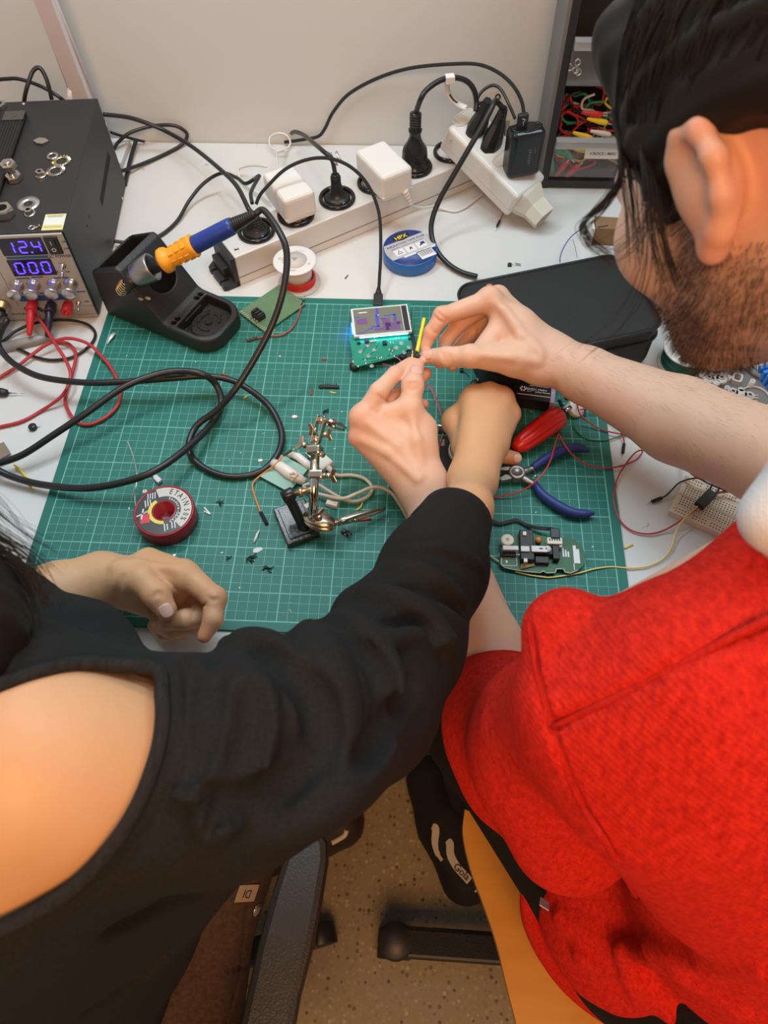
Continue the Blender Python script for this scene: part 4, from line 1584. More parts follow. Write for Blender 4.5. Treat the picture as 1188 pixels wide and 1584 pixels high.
for px, py, s in ((97, 410, 1.), (122, 467, .8)):
    x, z = PF(px, py)
    mb = MB()
    M0 = T(x, -.15, z) @ FRONT
    mb.lathe([(.42 * s, 0), (.42 * s, .16), (.24 * s, .17), (.24 * s, .5), (.16 * s, .55)], M0, 8)
    mb.cyl((0, 0, .45), (.05, -.55 * s, 1.45 * s), .09, .14, 12, M0)
    mb.build('toggle', M_METAL, psu)
x, z = PF(4, 470)
mb = MB()
mb.lathe([(.95, 0), (.95, .5), (.8, .52), (.8, 1.), (.5, 1.05)], T(x, -.15, z) @ FRONT, 24)
mb.build('station_socket', mat('nickel', (.66, .58, .46), .3, 1.), psu)
for m_, px, py in ((M_RED, 53, 468), (mat('black_terminal', (.02, .018, .03), .4), 81.5, 470.5), (M_RED, 107, 470)):
    x, z = PF(px, py)
    mb = MB()
    mb.cap = False
    mb.lathe([(.05, 0), (.55, 0), (.60, .1), (.60, .55), (.66, .6), (.66, 1.5), (.60, 1.6), (.28, 1.6), (.26, .9), (.02, .9)], T(x, -.15, z + .2) @ FRONT, 24)
    mb.build('binding_post', m_, psu)
# top: webbing handle held by a plate, screws, sticker, side vents
mb = MB()
x, y = PTOP(7, 260)
mb.box((x - 1.0, 12.5, PH + .35), (3.4, 21, .55), None, .2)
for i in range(9):
    mb.box((x - 2.4 + i * .36, 12.5, PH + .63), (.14, 20.4, .08))
hd = mb.build('carry_handle', mat('handle_rubber', (.012, .012, .013), .6, bump=(900, .3)), psu)
x, y = PTOP(24, 179, .7)
mb = MB()
mb.box((x - .2, y, PH + .72), (2.6, 1.9, .12), None, .03)
mb.lathe([(.18, 0), (.18, .06), (0, .09)], T(x, y - .1, PH + .78), 12)
mb.build('handle_bracket', mat('bracket_grey', (.10, .095, .085), .4, .4), hd)
mb = MB()
for px, py in ((36, 162),):
    x, y = PTOP(px, py)
    mb.lathe([(.26, 0), (.26, .06), (.1, .14), (0, .14)], T(x, y + .2, PH + .0), 14)
for px, py, hz in ((164, 192, 0), (189, 307, 0), (177, 375, 0)):
    p = UN(px, py, PO, _ex) - PO
    mb.lathe([(.26, 0), (.26, .06), (.1, .14), (0, .14)], frame((0, float(p @ _ey), float(p[2])), (1, 0, 0)), 14)
mb.build('case_screws', M_METAL, psu)
mb = MB()
for i in range(24):
    a = i / 23
    p = UN(167 - 12 * a, 236 + 72 * a, PO, _ex) - PO
    for j in range(4):
        mb.box((0.01, float(p @ _ey), float(p[2]) - .0 - j * .28), (.03, .38, .14))
mb.build('vent_slots', mat('slot_black', (.003, .003, .003), .9), psu)
for px, py in ((138, 335), (135, 349)):
    mb = MB()
    p = UN(px, py, PO, _ex) - PO
    mb.box((0.01, float(p @ _ey), float(p[2])), (.03, .12, .35))
    mb.build('side_hole', MATS['slot_black'], psu)
c = [PTOP(70, 331), PTOP(101, 329), PTOP(97, 357), PTOP(67, 358.5)]
cx, cy = sum(p[0] for p in c) / 4, sum(p[1] for p in c) / 4
mb = MB()
mb.box((cx, cy, PH + .03), (2.35, 2.75, .03))
st = mb.build('sticker', mat('sticker_yellow', (.75, .66, .28), .5), psu)
mb = MB()
mb.box((cx, cy + .25, PH + .05), (2.3, 1.5, .02))
s2 = mb.build('sticker_field', mat('sticker_pale', (.70, .74, .70), .5), st)
mb = MB()
for i in range(4):
    mb.box((cx, cy + 1.15 - i * .11, PH + .05), (1.9 - .2 * (i % 2), .04, .02))
for i in range(3):
    mb.box((cx, cy - .72 - i * .12, PH + .05), (2.0, .04, .02))
mb.build('sticker_lines', mat('sticker_grey', (.35, .33, .26), .6), st)


# hardware lying on the power supply
def top_thing(name, label, cat, px, py, h, builder, mtl, group=None, rz=0.):
    p = U(px, py, PH + TBL + h)
    p[2] = PH + TBL
    mb = MB()
    builder(mb)
    o = mb.build(name, mtl, None, p)
    o.rotation_euler = (0, 0, rz)
    return tag(o, label, cat, group)


def hexnut(mb, r, h, hole, z=.0):
    ang = [math.pi / 6 + i * math.pi / 3 for i in range(6)]
    n = 24
    out = []
    for i in range(n):
        a = 2 * math.pi * i / n
        k = r * math.cos(math.pi / 6) / math.cos((a % (math.pi / 3)) - math.pi / 6)
        out.append((k * math.cos(a), k * math.sin(a)))
    V, Fc = [], []
    rings = [[(x * .93, y * .93, z) for x, y in out], [(x, y, z + h * .15) for x, y in out], [(x, y, z + h * .85) for x, y in out], [(x * .93, y * .93, z + h) for x, y in out],
             [(hole * math.cos(2 * math.pi * i / n), hole * math.sin(2 * math.pi * i / n), z + h) for i in range(n)], [(hole * .9 * math.cos(2 * math.pi * i / n), hole * .9 * math.sin(2 * math.pi * i / n), z + h * .5) for i in range(n)],
             [(hole * math.cos(2 * math.pi * i / n), hole * math.sin(2 * math.pi * i / n), z) for i in range(n)]]
    for rg in rings:
        V += rg
    m = len(rings)
    for j in range(m):
        for i in range(n):
            Fc.append((j * n + i, j * n + (i + 1) % n, ((j + 1) % m) * n + (i + 1) % n, ((j + 1) % m) * n + i))
    mb.add(V, Fc, smooth=False)


def washer(mb, ro, ri, h):
    mb.ring([(ri, 0), (ro, 0), (ro, h), (ri, h)], None, 36)


def starwasher(mb, ro, ri, h):
    washer(mb, ro * .82, ri, h)
    for i in range(16):
        a = 2 * math.pi * i / 16
        mb.box((ro * .86, 0, h * .7), (ro * .26, ro * .16, h * 1.2), Rz(a) @ Matrix.Rotation(.5, 4, 'X'))


top_thing('square_nut', 'flat diamond shaped nut, alone at the back of the power supply lid', 'nut', 63, 217, .3, lambda m: m.prism([(-1., 0), (-.35, .62), (.45, .5), (1., 0), (.35, -.62), (-.45, -.5)], 0, .32, bevel=.06), M_METAL, 'hardware on the power supply')
top_thing('washer', 'small plain washer beside the upper star washer', 'washer', 81, 241, .1, lambda m: washer(m, .72, .36, .16), M_METAL, 'hardware on the power supply', .2)
top_thing('star_washer', 'yellowish star washer, upper of the touching pair', 'washer', 95, 249, .1, lambda m: starwasher(m, 1.12, .62, .14), mat('passivated_steel', (.62, .55, .36), .3, 1.), 'hardware on the power supply')
top_thing('star_washer', 'silver star washer, lower of the touching pair', 'washer', 86, 264, .1, lambda m: starwasher(m, 1.12, .62, .14), M_METAL, 'hardware on the power supply', .1)
top_thing('flange_nut', 'small nut left of the silver star washer', 'nut', 62, 268, .3, lambda m: (hexnut(m, .52, .5, .24, .1), washer(m, .66, .3, .12)), M_METAL, 'hardware on the power supply', .3)
top_thing('washer', 'large flat washer near the front of the power supply lid', 'washer', 43.5, 315, .1, lambda m: washer(m, 1.3, .5, .14), mat('washer_pale', (.66, .67, .68), .3, .9), 'hardware on the power supply')
top_thing('flange_nut', 'small nut touching the large flat washer', 'nut', 44.5, 327, .3, lambda m: (hexnut(m, .52, .5, .24, .1), washer(m, .66, .3, .12)), M_METAL, 'hardware on the power supply', .1)
top_thing('hex_nut', 'big hexagon nut at the front left of the power supply lid', 'nut', 6, 328, .5, lambda m: hexnut(m, 1.15, 1.1, .58), M_METAL, 'hardware on the power supply', .2)
top_thing('lock_washer', 'tiny washer at the front edge of the power supply lid', 'washer', 49, 351.5, .1, lambda m: washer(m, .42, .2, .12), M_METAL, 'hardware on the power supply')
top_thing('screw', 'tiny screw beside the yellow sticker', 'screw', 58, 351.5, .1, lambda m: (m.cyl((-.25, -.2, .1), (.1, .15, .1), .07), m.cyl((.1, .15, .14), (.2, .26, .14), .16)), M_METAL, 'hardware on the power supply')
bp_ = U(18.5, 268, PH + TBL + .9)
bp_[2] = PH + TBL
bolt = thing('bolt', 'upright bolt carrying two hexagon nuts beside the carry handle', 'bolt', bp_, .25, 'hardware on the power supply')
mb = MB()
hexnut(mb, .95, .75, .3, .0)
mb.build('head', M_METAL, bolt)
mb = MB()
prof = []
for i in range(28):
    prof.append((.40 + (.05 if i % 2 else 0), .7 + i * .06))
mb.lathe([(0, .7)] + prof + [(.3, 2.42), (0, 2.42)], None, 18)
mb.build('thread', M_METAL, bolt)
mb = MB()
hexnut(mb, .95, .7, .42, 1.55)
mb.build('nut', M_METAL, bolt)
p_ = U(0, 163, PH + TBL + .3)
p_[2] = PH + TBL
mb = MB()
hexnut(mb, .8, .6, .35)
tag(mb.build('hex_nut', M_METAL, None, p_), 'hexagon nut at the far left back of the power supply lid', 'nut', 'hardware on the power supply')

# ------------------------------------------------------------------ soldering iron stand
SO = np.array([-1.1, 40.4, 0.])
ST = math.atan2(-6, 12.5)
stand = thing('soldering_iron_stand', 'black soldering iron stand with a sponge tray, on the top left of the green mat', 'soldering stand', SO, ST)
se1 = np.array([math.cos(ST), math.sin(ST), 0])
se2 = np.array([-math.sin(ST), math.cos(ST), 0])
prof_s = np.array([(0, 0), (16.4, 0), (16.4, 1.9), (16.2, 2.1), (10.0, 2.35), (9.4, 2.6), (5.3, 8.6), (4.6, 8.9), (1.0, 7.2), (0.2, 6.6), (-.15, 3.)])
WB = Body()
WB.group([EL(SO + se1 * 8 + se2 * 3.7 + np.array([0, 0, 3.]), (14, 14, 12))], .1, .1)


def sbox(x, lo, hi):
    return np.abs(x - (lo + hi) / 2) - (hi - lo) / 2


def stand_extra(P, D):
    Q = P - SO
    a, b, c = Q @ se1, Q @ se2, Q[:, 2]
    d = poly_sd(np.stack([a, c], 1), prof_s)
    w = 7.5
    # plan: rounded nose, slightly narrower tail
    fr = np.maximum(a - 13.6, 0)
    half = w / 2 - .02 * np.maximum(4 - a, 0)
    pl = np.where(fr > 0, np.sqrt(fr ** 2 + np.maximum(np.abs(b - w / 2) - (half - 2.8), 0) ** 2) - 2.8, np.abs(b - w / 2) - half)
    d = -smin(-d, -pl, .5)

    def cut(d, e, k=.25):
        return -smin(-d, e, k)
    # rear well
    well = np.maximum(np.maximum(sbox(a, .7, 4.3), sbox(b, .7, w - .7)), 3.6 - c)
    d = cut(d, well)
    # oval hole in the slope
    hole = np.maximum(np.sqrt(((a - 7.25) / .95) ** 2 + ((b - 4.1) / 2.0) ** 2) - 1, 0) * .9
    hole = np.where(hole > 0, hole, (np.sqrt(((a - 7.25) / .95) ** 2 + ((b - 4.1) / 2.0) ** 2) - 1) * .9)
    d = cut(d, np.maximum(hole, 2.0 - c), .15)
    # tray
    fr2 = np.maximum(a - 13.4, 0)
    hb = w / 2 - .75
    tr = np.where(fr2 > 0, np.sqrt(fr2 ** 2 + np.maximum(np.abs(b - w / 2) - (hb - 2.1), 0) ** 2) - 2.1, np.maximum(np.abs(b - w / 2) - hb, 10.9 - a))
    d = cut(d, np.maximum(tr, .75 - c), .2)
    for hx, hy in ((10.25, 1.05), (10.25, 1.75), (10.25, 5.75), (10.25, 6.45)):
        d = cut(d, np.maximum(np.sqrt((a - hx) ** 2 + (b - hy) ** 2) - .30, 1.2 - c), .08)
    return d


WB.extra = stand_extra
body_obj('stand_body', WB, SO + np.array([-3, -9, -.2]), SO + np.array([20, 10, 9.6]), .115, mat('stand_black', (.017, .0172, .019), .48, bump=(420, .22)), SO, None, 1)
_sb = bpy.data.objects['stand_body']
_sb.parent = stand
_sb.rotation_euler = (0, 0, -ST)
_sb.location = (0, 0, 0)
mb = MB()
mb.lathe([(0, .8), (2.15, .8), (2.2, .9), (2.2, 1.25), (2.05, 1.35), (0, 1.35)], T(13.3, 3.75, 0), 36, sx=.95, sy=1.1)
sp = mb.build('sponge', mat('sponge_grey', (.030, .030, .032), .95, bump=(300, 1.2), noise=(150, .5)), stand)
mb = MB()
for a0, r0, dz in ((.3, 1.25, 0), (2.2, 1.4, 0), (4.0, 1.3, 0)):
    P = [(13.3 + r0 * .95 * math.cos(a0 + i * .14), 3.75 + r0 * 1.1 * math.sin(a0 + i * .14), 1.42) for i in range(11)]
    mb.tube(P, .17, 8)
mb.lathe([(.42, 1.3), (.42, 1.62), (.3, 1.7), (0, 1.7)], T(13.3, 3.6, 0), 18)
mb.box((12.1, 4.7, 1.45), (.3, 1.5, .3), None, .08)
mb.box((13.6, 5.2, 1.45), (.9, .3, .3), None, .08)
mb.build('sponge_ridges', mat('sponge_ridge', (.022, .022, .024), .85, bump=(300, .5)), sp)
mb = MB()
mb.box((10.9, 3.75, 1.35), (.35, 3.2, 1.), None, .08)
mb.build('tray_rib', M_BLACK, stand)
# iron and its holder
i0, i1 = U(251, 405, 9.6), U(385, 336, 14.2)
iax = (i1 - i0) / np.linalg.norm(i1 - i0)
hl0 = SO + se1 * 5.9 + se2 * 3.5 + np.array([0, 0, 7.2])
Minv = (Matrix.Translation(Vector(SO)) @ Rz(ST)).inverted()


def toS(p):
    return Minv @ Vector(p)


hz = toS(i0) - toS(i0 - iax)
mb = MB()
mb.cap = False
Mh = frame(toS(i0 - iax * 2.75), hz, (0, 1, 0))
mb.lathe([(.95, -1.2), (1.25, -1.0), (1.5, .1), (1.62, 1.35), (1.55, 1.5), (1.36, 1.48), (1.25, .2), (1.0, -.9)], Mh, 36)
mb.build('holder_collar', mat('cast_alloy', (.36, .36, .37), .34, .9, noise=(60, .1)), stand)
mb = MB()
mb.cyl(toS(i0 - iax * 3.9), toS(i0 - iax * 5.6 + np.array([0, 0, -1.4])), .95, .35, 20)
mb.build('holder_funnel', M_BLACK, stand)
mb = MB()
P = []
for i in range(46):
    t = i / 45
    P.append(toS(i0 - iax * (4.75 + 1.4 * t) + np.array([.7 * math.cos(t * 40), .7 * math.sin(t * 40) * .6, .5 * math.sin(t * 40) - 1.0 * t])))
mb.tube(P, .06, 6)
mb.build('coil_spring', M_GOLD, stand)
mb = MB()
for px, py, z in ((218, 463, 5.5), (224, 470, 4.6), (229, 462, 6)):
    p = toS(U(px, py, z))
    mb.lathe([(0, -.1), (.32, -.05), (.4, .1), (.15, .22), (0, .2)], T(*p), 9, sx=1.1, sy=.6)
tag(mb.build('flux_residue', mat('flux_brown', (.30, .24, .16), .4, .3, noise=(200, .5)), stand), 'pale solder and flux residue')
iron = thing('soldering_iron', 'blue handled soldering iron with orange grip, resting in the black stand', 'soldering iron', i0)


def toI(p):
    return Vector(np.array(p) - i0)


Mi = frame((0, 0, 0), iax)
L1 = float(np.linalg.norm(U(302, 377, 11.2) - i0))
L2 = float(np.linalg.norm(U(362, 348, 13.2) - i0))
L3 = float(np.linalg.norm(i1 - i0))
mb = MB()
mb.lathe([(0, 0), (1.25, .0), (1.42, .12), (1.46, .5), (1.36, .85), (1.12, 1.05), (1.02, 1.5), (1.08, 2.4), (1.22, L1 - .5), (1.32, L1 - .15), (1.24, L1), (0, L1)], Mi, 32)
mb.build('grip', mat('orange_rubber', (.85, .36, .015), .5, bump=(90, .3)), iron)
mb = MB()
for k in range(5):
    a = 2 * math.pi * k / 5
    for q in range(3):
        zc = 1.7 + q * .85
        rr = 1.06 + .06 * q
        mb.box((rr, 0, zc), (.14, .75, .6), Mi @ Rz(a), .05)
mb.build('grip_pads', MATS['orange_rubber'], iron)
mb = MB()
mb.lathe([(.98, L1 - .2), (1.0, L1 + .2), (.97, L2 - .4), (.9, L2), (0, L2)], Mi, 32)
mb.build('handle', mat('blue_handle', (.018, .045, .27), .34), iron)
mb = MB()
prof = [(.55, L2 - .3)]
n = 11
for i in range(n):
    z0 = L2 + (L3 + .8 - L2) * i / n
    dz = (L3 + .8 - L2) / n
    r = .80 - .30 * i / n
    prof += [(r, z0), (r, z0 + dz * .62), (r - .14, z0 + dz * .65), (r - .14, z0 + dz * .98)]
mb.lathe(prof + [(.3, L3 + .85), (0, L3 + .85)], Mi, 24)
mb.build('strain_relief', M_CORD, iron)
mb = MB()
mb.lathe([(0, -3.2), (.5, -3.2), (.8, -1.9), (.85, -.6), (1.0, 0), (0, 0.05)], Mi, 24)
mb.build('collar', M_BLACK, iron)
mb = MB()
mb.lathe([(0, -3.7), (.12, -3.7), (.42, -3.2), (.42, -3.0), (0, -3.0)], Mi, 20)
mb.build('barrel', M_METAL, iron)
e0 = i0 + iax * (L3 + .8)
cp = [e0, e0 + iax * 1.2 + np.array([0, -.2, -.1]), U(436, 366, 14.3), U(444, 400, 13), U(438, 450, 11), U(422, 500, 8.5), U(395, 553, 6.2), U(364, 602, 4.2), U(336, 634, 2.4), U(303, 660, 1.3), U(292, 696, .8), U(313, 722, .5), U(353, 737, .4), U(400, 731, .4), U(428, 705, .5), U(436, 672, .6), U(422, 636, .9), U(396, 610, 1.6), U(360, 589, 2.2),
      U(318, 582, 2.6), U(269, 585, 2.8), U(202, 590, 2.8), U(135, 592, 2.8), U(67, 584, 2.6), U(28, 567, 2.4), U(6, 548, 2.4), U(-3, 530, 2.8), U(2, 512, 3.8), U(10, 495, 4.6)]
mb = MB()
sx, sz = PF(4, 470)
pe = PO + _ex * sx - _ey * 1.3 + np.array([0, 0, sz])
cp += [pe - _ey * 1.6 + np.array([-.1, 0, -.4])]
mb.tube([toI(p) for p in spline(cp, 9)], .36, 12)
cb = mb.build('cable', M_CORD, iron)
mb = MB()
Mq = frame(toI(pe - _ey * .3), toI(pe - _ey * 3 + np.array([-.2, 0, -1.2])) - toI(pe))
mb.lathe([(.86, 0), (.9, .2), (.9, 1.0), (.78, 1.1), (.74, 1.4), (.78, 1.5), (.70, 1.6), (.70, 1.9), (.74, 2.), (.64, 2.1), (.64, 2.4), (.66, 2.5), (.56, 2.6), (.5, 3.1), (.3, 3.15)], Mq, 24)
mb.build('cable_plug', M_CORD, iron)
# ------------------------------------------------------------------ long aluminium power strip
AO = np.array([14.8, 46.3, TBL])
AT = math.atan2(20.1, 28.9)
ae1 = np.array([math.cos(AT), math.sin(AT), 0])
ae2 = np.array([-math.sin(AT), math.cos(AT), 0])
AH, AW, AL = 4.4, 5.5, 40.
strip = thing('power_strip', 'long aluminium power strip with black round sockets, lying diagonally at the back', 'power strip', AO, AT)
mb = MB()
mb.box((AL / 2, AW / 2, AH / 2), (AL, AW, AH), None, .18, 3)
mb.build('housing', M_ALUTOP, strip)
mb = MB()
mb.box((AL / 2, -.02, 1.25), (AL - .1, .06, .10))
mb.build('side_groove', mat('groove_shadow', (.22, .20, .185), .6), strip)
M_GLOSS = mat('glossy_black', (.010, .010, .011), .14)


def endcap(x, sgn):
    mb = MB()
    o = [(0, 0), (0, AW + .1), (-.9, AW + .1), (-2.2, AW - .9), (-2.2, AW - 1.6), (-1.2, AW - 1.6), (-1.2, AW - 2.0), (-2.2, AW - 2.0), (-2.2, 2.), (-2.2, 1.3), (-1.0, 1.3), (-1.0, .9), (-2.2, .9), (-2.2, .2), (-1.8, 0)]
    mb.prism([(x + sgn * px, py - .05) for px, py in o], 0, .8)
    mb.box((x + sgn * -.32, AW / 2, AH / 2), (.64, AW + .1, AH + .04), None, .1)
    mb.box((x + sgn * -.9, AW / 2 + .3, 1.5), (1.0, AW - 2.2, 1.6), None, .15)
    mb.build('end_cap', M_BLACKM, strip)


endcap(0, 1)
endcap(AL, -1)
mb = MB()
x = U(366, 386, AH + TBL) - AO
mb.lathe([(.32, 0), (.32, .05), (.16, .06), (.14, -.05), (0, -.05)], T(float(x @ ae1), float(x @ ae2), AH), 20)
mb.build('screw', M_METAL, strip)
SOCK = []
for px, py in ((397, 355), (461, 333), (524, 306), (583, 282), (645, 258), (700, 234)):
    p = U(px, py, 4.6) - AO
    x = float(p @ ae1)
    SOCK.append(x)
    mb = MB()
    mb.ring([(1.85, -.4), (2.35, -.4), (2.42, .25), (2.3, .5), (2.05, .52), (1.92, .4), (1.86, -.3)], T(x, 2.85, AH), 44)
    mb.lathe([(1.9, -1.2), (0, -1.2)], T(x, 2.85, AH), 30)
    s_ = mb.build('socket', M_GLOSS, strip)
    mb = MB()
    for sg in (-1, 1):
        mb.box((x + 0, 2.85 + sg * 1.8, AH + .2), (.34, .12, .8), None, .03)
    mb.build('earth_clip', M_METAL, s_)


def sockw(i, z=0.):
    return AO + ae1 * SOCK[i] + ae2 * 2.85 + np.array([0, 0, AH + z])


# plug of the instruments in the first socket, three cords leave it
def plug_body(root, mtl, org, parent_M=None, kind='flat'):
    mb = MB()
    mb.lathe([(0, .03), (1.75, .03), (1.75, .35), (1.6, .55), (1.25, .7), (.95, 1.5), (.72, 2.2), (.5, 2.6), (0, 2.6)], parent_M, 32)
    for k in range(4):
        mb.box((0, -1.02 + k * .1, 1.0 + k * .3), (1.3 - k * .16, .25, .10), parent_M, .03)
    return mb.build('plug', mtl, root)


p0 = sockw(0)
pc = thing('mains_lead', 'black cord plugged into the first socket of the aluminium strip, coming from the left', 'power cord', p0)
plug_body(pc, M_CORD, p0, Rz(AT))
pts = [p0 + np.array([0, 0, 2.5]), U(384, 322, 7.6), U(367, 289, 7.2), U(344, 265, 5.8), U(300, 229, 3.5), U(262, 206, 3.2), U(236, 194, 4.0), U(200, 182, 5.5), U(160, 177, 7)]
mb = MB()
mb.tube([p - p0 for p in spline(pts, 9)], .30, 10)
mb.build('cord', M_CORD, pc)
cord('instrument_cable', 'black cable curving from the power supply base over to the first socket', [(176, 373, .6), (202, 375, .1), (242, 367, 0.05), (273, 343, .1), (293, 310, .8), (316, 283, 2.0), (343, 268, 3.2), (366, 275, 4.8), (379, 284, 5.8), (392, 278, 6.6), (401, 272, 6.8), (394, 285, 7.2), (388, 299, 7.9), (390, 314, 8.0)], .24, M_CORD, 'cable')
usb_pts = [(396, 316, 7.5), (401, 304, 8.2), (411, 291, 9), (441, 262, 10.4), (475, 247, 11), (509, 245, 11.2), (542, 258, 10.6), (569, 286, 8.8), (586, 329, 6.2), (589, 383, 3.6), (587, 430, 1.7), (585.5, 452, 1.1)]
ub0 = U(585, 466, 1.)
usb = thing('usb_cable', 'black braided cable arching over the strip down to the small screen board', 'cable', ub0)
mb = MB()
mb.tube([U(*p) - ub0 if False else p - ub0 for p in spline([U(*q) for q in usb_pts], 9)], .21, 10)
mb.build('cord', mat('braided_cord', (.018, .018, .019), .6, bump=(1500, .8)), usb)
mb = MB()
u0, u1 = U(585.5, 450, 1.1), U(584.5, 474, .9)
Mx = frame(u0 - ub0, u1 - u0, (1, 0, 0))
Lc = float(np.linalg.norm(u1 - u0))
mb.box((0, 0, Lc * .62), (1.15, .62, Lc * .76), Mx, .14)
mb.lathe([(.24, -.4), (.38, .2), (.42, .6), (0, .7)], Mx, 16)
cn = mb.build('connector', M_BLACK, usb)
mb = MB()
mb.box((0, -.32, Lc * .62), (.55, .02, .3), Mx)
mb.build('connector_mark', M_WPRINT, cn)

# white adapters
def adapter(label, corner_px, i, relief):
    c = sockw(i, .45)
    a = thing('power_adapter', label, 'power adapter', c, 0, 'white adapters on the aluminium strip')
    return a, c


ad, c = adapter('white plug adapter on the second socket, left of the other white one', None, 1, False)
# body seen tilted across the strip
th1 = math.radians(-58)
M1 = Rz(th1) @ T(-1.2, 0, 0)
mb = MB()
mb.box((0, 0, 2.0), (6.6, 4.3, 3.6), M1, .55, 3)
mb.build('body', M_WHITE, ad)
mb = MB()
mb.box((0, 0, .95), (6.66, 4.36, .07), M1, .03)
mb.build('seam', mat('seam_grey', (.55, .53, .51), .5), ad)
mb = MB()
mb.lathe([(0, -.42), (1.7, -.42), (1.7, .3), (0, .3)], None, 28)
mb.build('plug_base', mat('grey_plastic', (.30, .29, .28), .5), ad)
pts = [c + np.array([-2.2, 2.9, 2.4]), U(428, 244, 4.6), U(430, 236, 2.5), U(440, 232, .6), U(449, 222, .4), U(444, 210, .5), U(431, 206, .6), U(418, 212, .6), U(418, 226, .6), U(430, 234, .7), U(444, 233, .6)]
mb = MB()
mb.tube([p - c for p in spline(pts, 8)], .13, 8)
mb.build('cord', M_WHITE, ad)
cord('white_cable', 'flat white cable looping out behind the left white adapter', [(412, 258, 3.5), (398, 256, 2.8), (382, 257, 1.6), (369, 262, .8), (370, 273, .4), (378, 283, .4), (390, 293, .4), (406, 303, .4), (418, 312, .6)], .17, M_WHITE)

ad2, c2 = adapter('white plug adapter on the fourth socket with its cord facing forward', None, 3, True)
M2 = Rz(math.radians(-56)) @ T(1.55, .45, 0)
mb = MB()
mb.box((0, 0, 2.15), (7.0, 4.5, 3.7), M2, .55, 3)
mb.build('body', M_WHITE, ad2)
mb = MB()
mb.box((0, 0, 1.0), (7.06, 4.56, .07), M2, .03)
mb.build('seam', MATS['seam_grey'], ad2)
mb = MB()
mb.lathe([(0, -.42), (1.7, -.42), (1.7, .35), (0, .35)], None, 28)
mb.build('plug_base', MATS['grey_plastic'], ad2)
r0 = np.array((M2 @ Vector((3.4, 1.0, 1.0)))) + c2
r1 = U(636, 318, 3.4)
mb = MB()
rd = r1 - r0
Mr = frame(r0 - c2, rd)
Lr = float(np.linalg.norm(rd))
pr_ = []
for k in range(5):
    z = Lr * k / 5
    pr_ += [(.52 - .05 * k, z), (.52 - .05 * k, z + Lr * .12), (.36 - .03 * k, z + Lr * .13), (.36 - .03 * k, z + Lr * .19)]
mb.lathe(pr_, Mr, 18)
mb.build('strain_relief', M_WHITE, ad2)
pts = [r1 - rd * .1, U(643, 320, 2.4), U(655, 321, 1.2), U(672, 319.5, .4), U(688, 324, 0), U(704, 327, -.1), U(718, 322, -.1), U(732, 312, -.1), U(748, 299, -.1)]
mb = MB()
mb.tube([p - c2 for p in spline(pts, 8)], [.16] * 65, 8)
mb.build('cord', M_WHITE, ad2)

# black plug with tag in the third socket
p2 = sockw(2)
pg = thing('power_plug', 'black plug with silver ties on its cord, in the third socket', 'power plug', p2)
mb = MB()
mb.lathe([(0, .03), (1.75, .03), (1.75, .3), (1.5, .5), (1.15, .62), (.85, 1.3), (.62, 2.6), (.55, 3.6), (.42, 3.7), (0, 3.7)], None, 32, sx=1, sy=.9)
for k in range(5):
    mb.ring([(.6, 0), (.68, .05), (.6, .14)], T(0, 0, 2.0 + k * .3), 20)
mb.build('plug', M_CORD, pg)
pts = [p2 + np.array([0, 0, 3.6]), U(513, 246, 10), U(500, 234, 10.4), U(486, 222, 9), U(470, 209, 6), U(457, 204, 4.2), U(451, 206, 3.0)]
mb = MB()
mb.tube([p - p2 for p in spline(pts, 8)], .29, 10)
mb.build('cord', M_CORD, pg)
mb = MB()
q0, q1 = U(516, 249, 9.6), U(505, 238, 10.3)
mb.cyl(q0 - p2, q1 - p2, .36, .36, 14)
d_ = (q1 - q0)
for s_ in (0, 1):
    a_ = U(511 + 9 * s_, 236 - 2 * s_, 10.6)
    mb.tube([a_ - p2, a_ - p2 + np.array([.25, -.4, -.5]), a_ - p2 + np.array([.9, -1.2, -.9])], .16, 6, flat=.5)
tag(mb.build('cable_tie', mat('foil_tie', (.60, .58, .55), .25, .9), pg), 'silver foil tie')

# tall black plug in the fifth socket, its cord goes to the white strip
p4 = sockw(4)
tp = thing('extension_plug', 'tall black grounded plug with a tagged cord, in the fifth socket', 'power plug', p4)
mb = MB()
mb.lathe([(0, .54), (2.0, .54), (2.05, .6), (1.95, .75), (1.72, .9), (1.68, 2.3), (1.55, 2.9), (1.05, 3.7), (.78, 4.4), (.74, 5.0), (.85, 5.2), (.9, 5.5), (.72, 5.7), (.66, 7.6), (.4, 7.8), (0, 7.8)], None, 36)
for k in range(5):
    mb.ring([(.62, 0), (.76, .06), (.76, .18), (.62, .24)], T(0, 0, 5.95 + k * .36), 22)
for k in range(3):
    mb.box((0, -1.62 + .05 * k, 2.0 + .28 * k), (1.4, .3, .12), Rz(AT), .04)
mb.build('plug', mat('plug_black', (.014, .014, .015), .22), tp)
pts = [p4 + np.array([0, 0, 7.6]), U(651, 153, 14.2), U(660, 139, 14.9), U(680, 125, 15.3), U(701, 120, 15.2), U(721, 125, 14.6), U(733, 139, 13.6), U(737, 158, 12.2), U(736, 172, 11.4)]
mb = MB()
mb.tube([p - p4 for p in spline(pts, 9)], .34, 12)
mb.build('cord', M_CORD, tp)
mb = MB()
w0 = U(696, 122, 15.3)
P = [U(689, 121, 15.8), U(696, 117, 15.9), U(702, 121, 15.6)]
mb.box((0, 0, 0), (1.15, .95, .95), T(*(w0 - p4)) @ Rz(.2), .12)
st_ = [U(691, 124, 15.), U(692, 138, 13.6), U(697, 150, 12.6), U(707, 160, 12.), U(721, 167, 11.8)]
sp_ = spline(st_, 6)
V, Fc = [], []
for i, p in enumerate(sp_):
    t_ = sp_[min(i + 1, len(sp_) - 1)] - sp_[max(i - 1, 0)]
    s0 = np.cross(t_, CR[2])
    s0 /= np.linalg.norm(s0)
    V += [p - p4 - s0 * .36, p - p4 + s0 * .36]
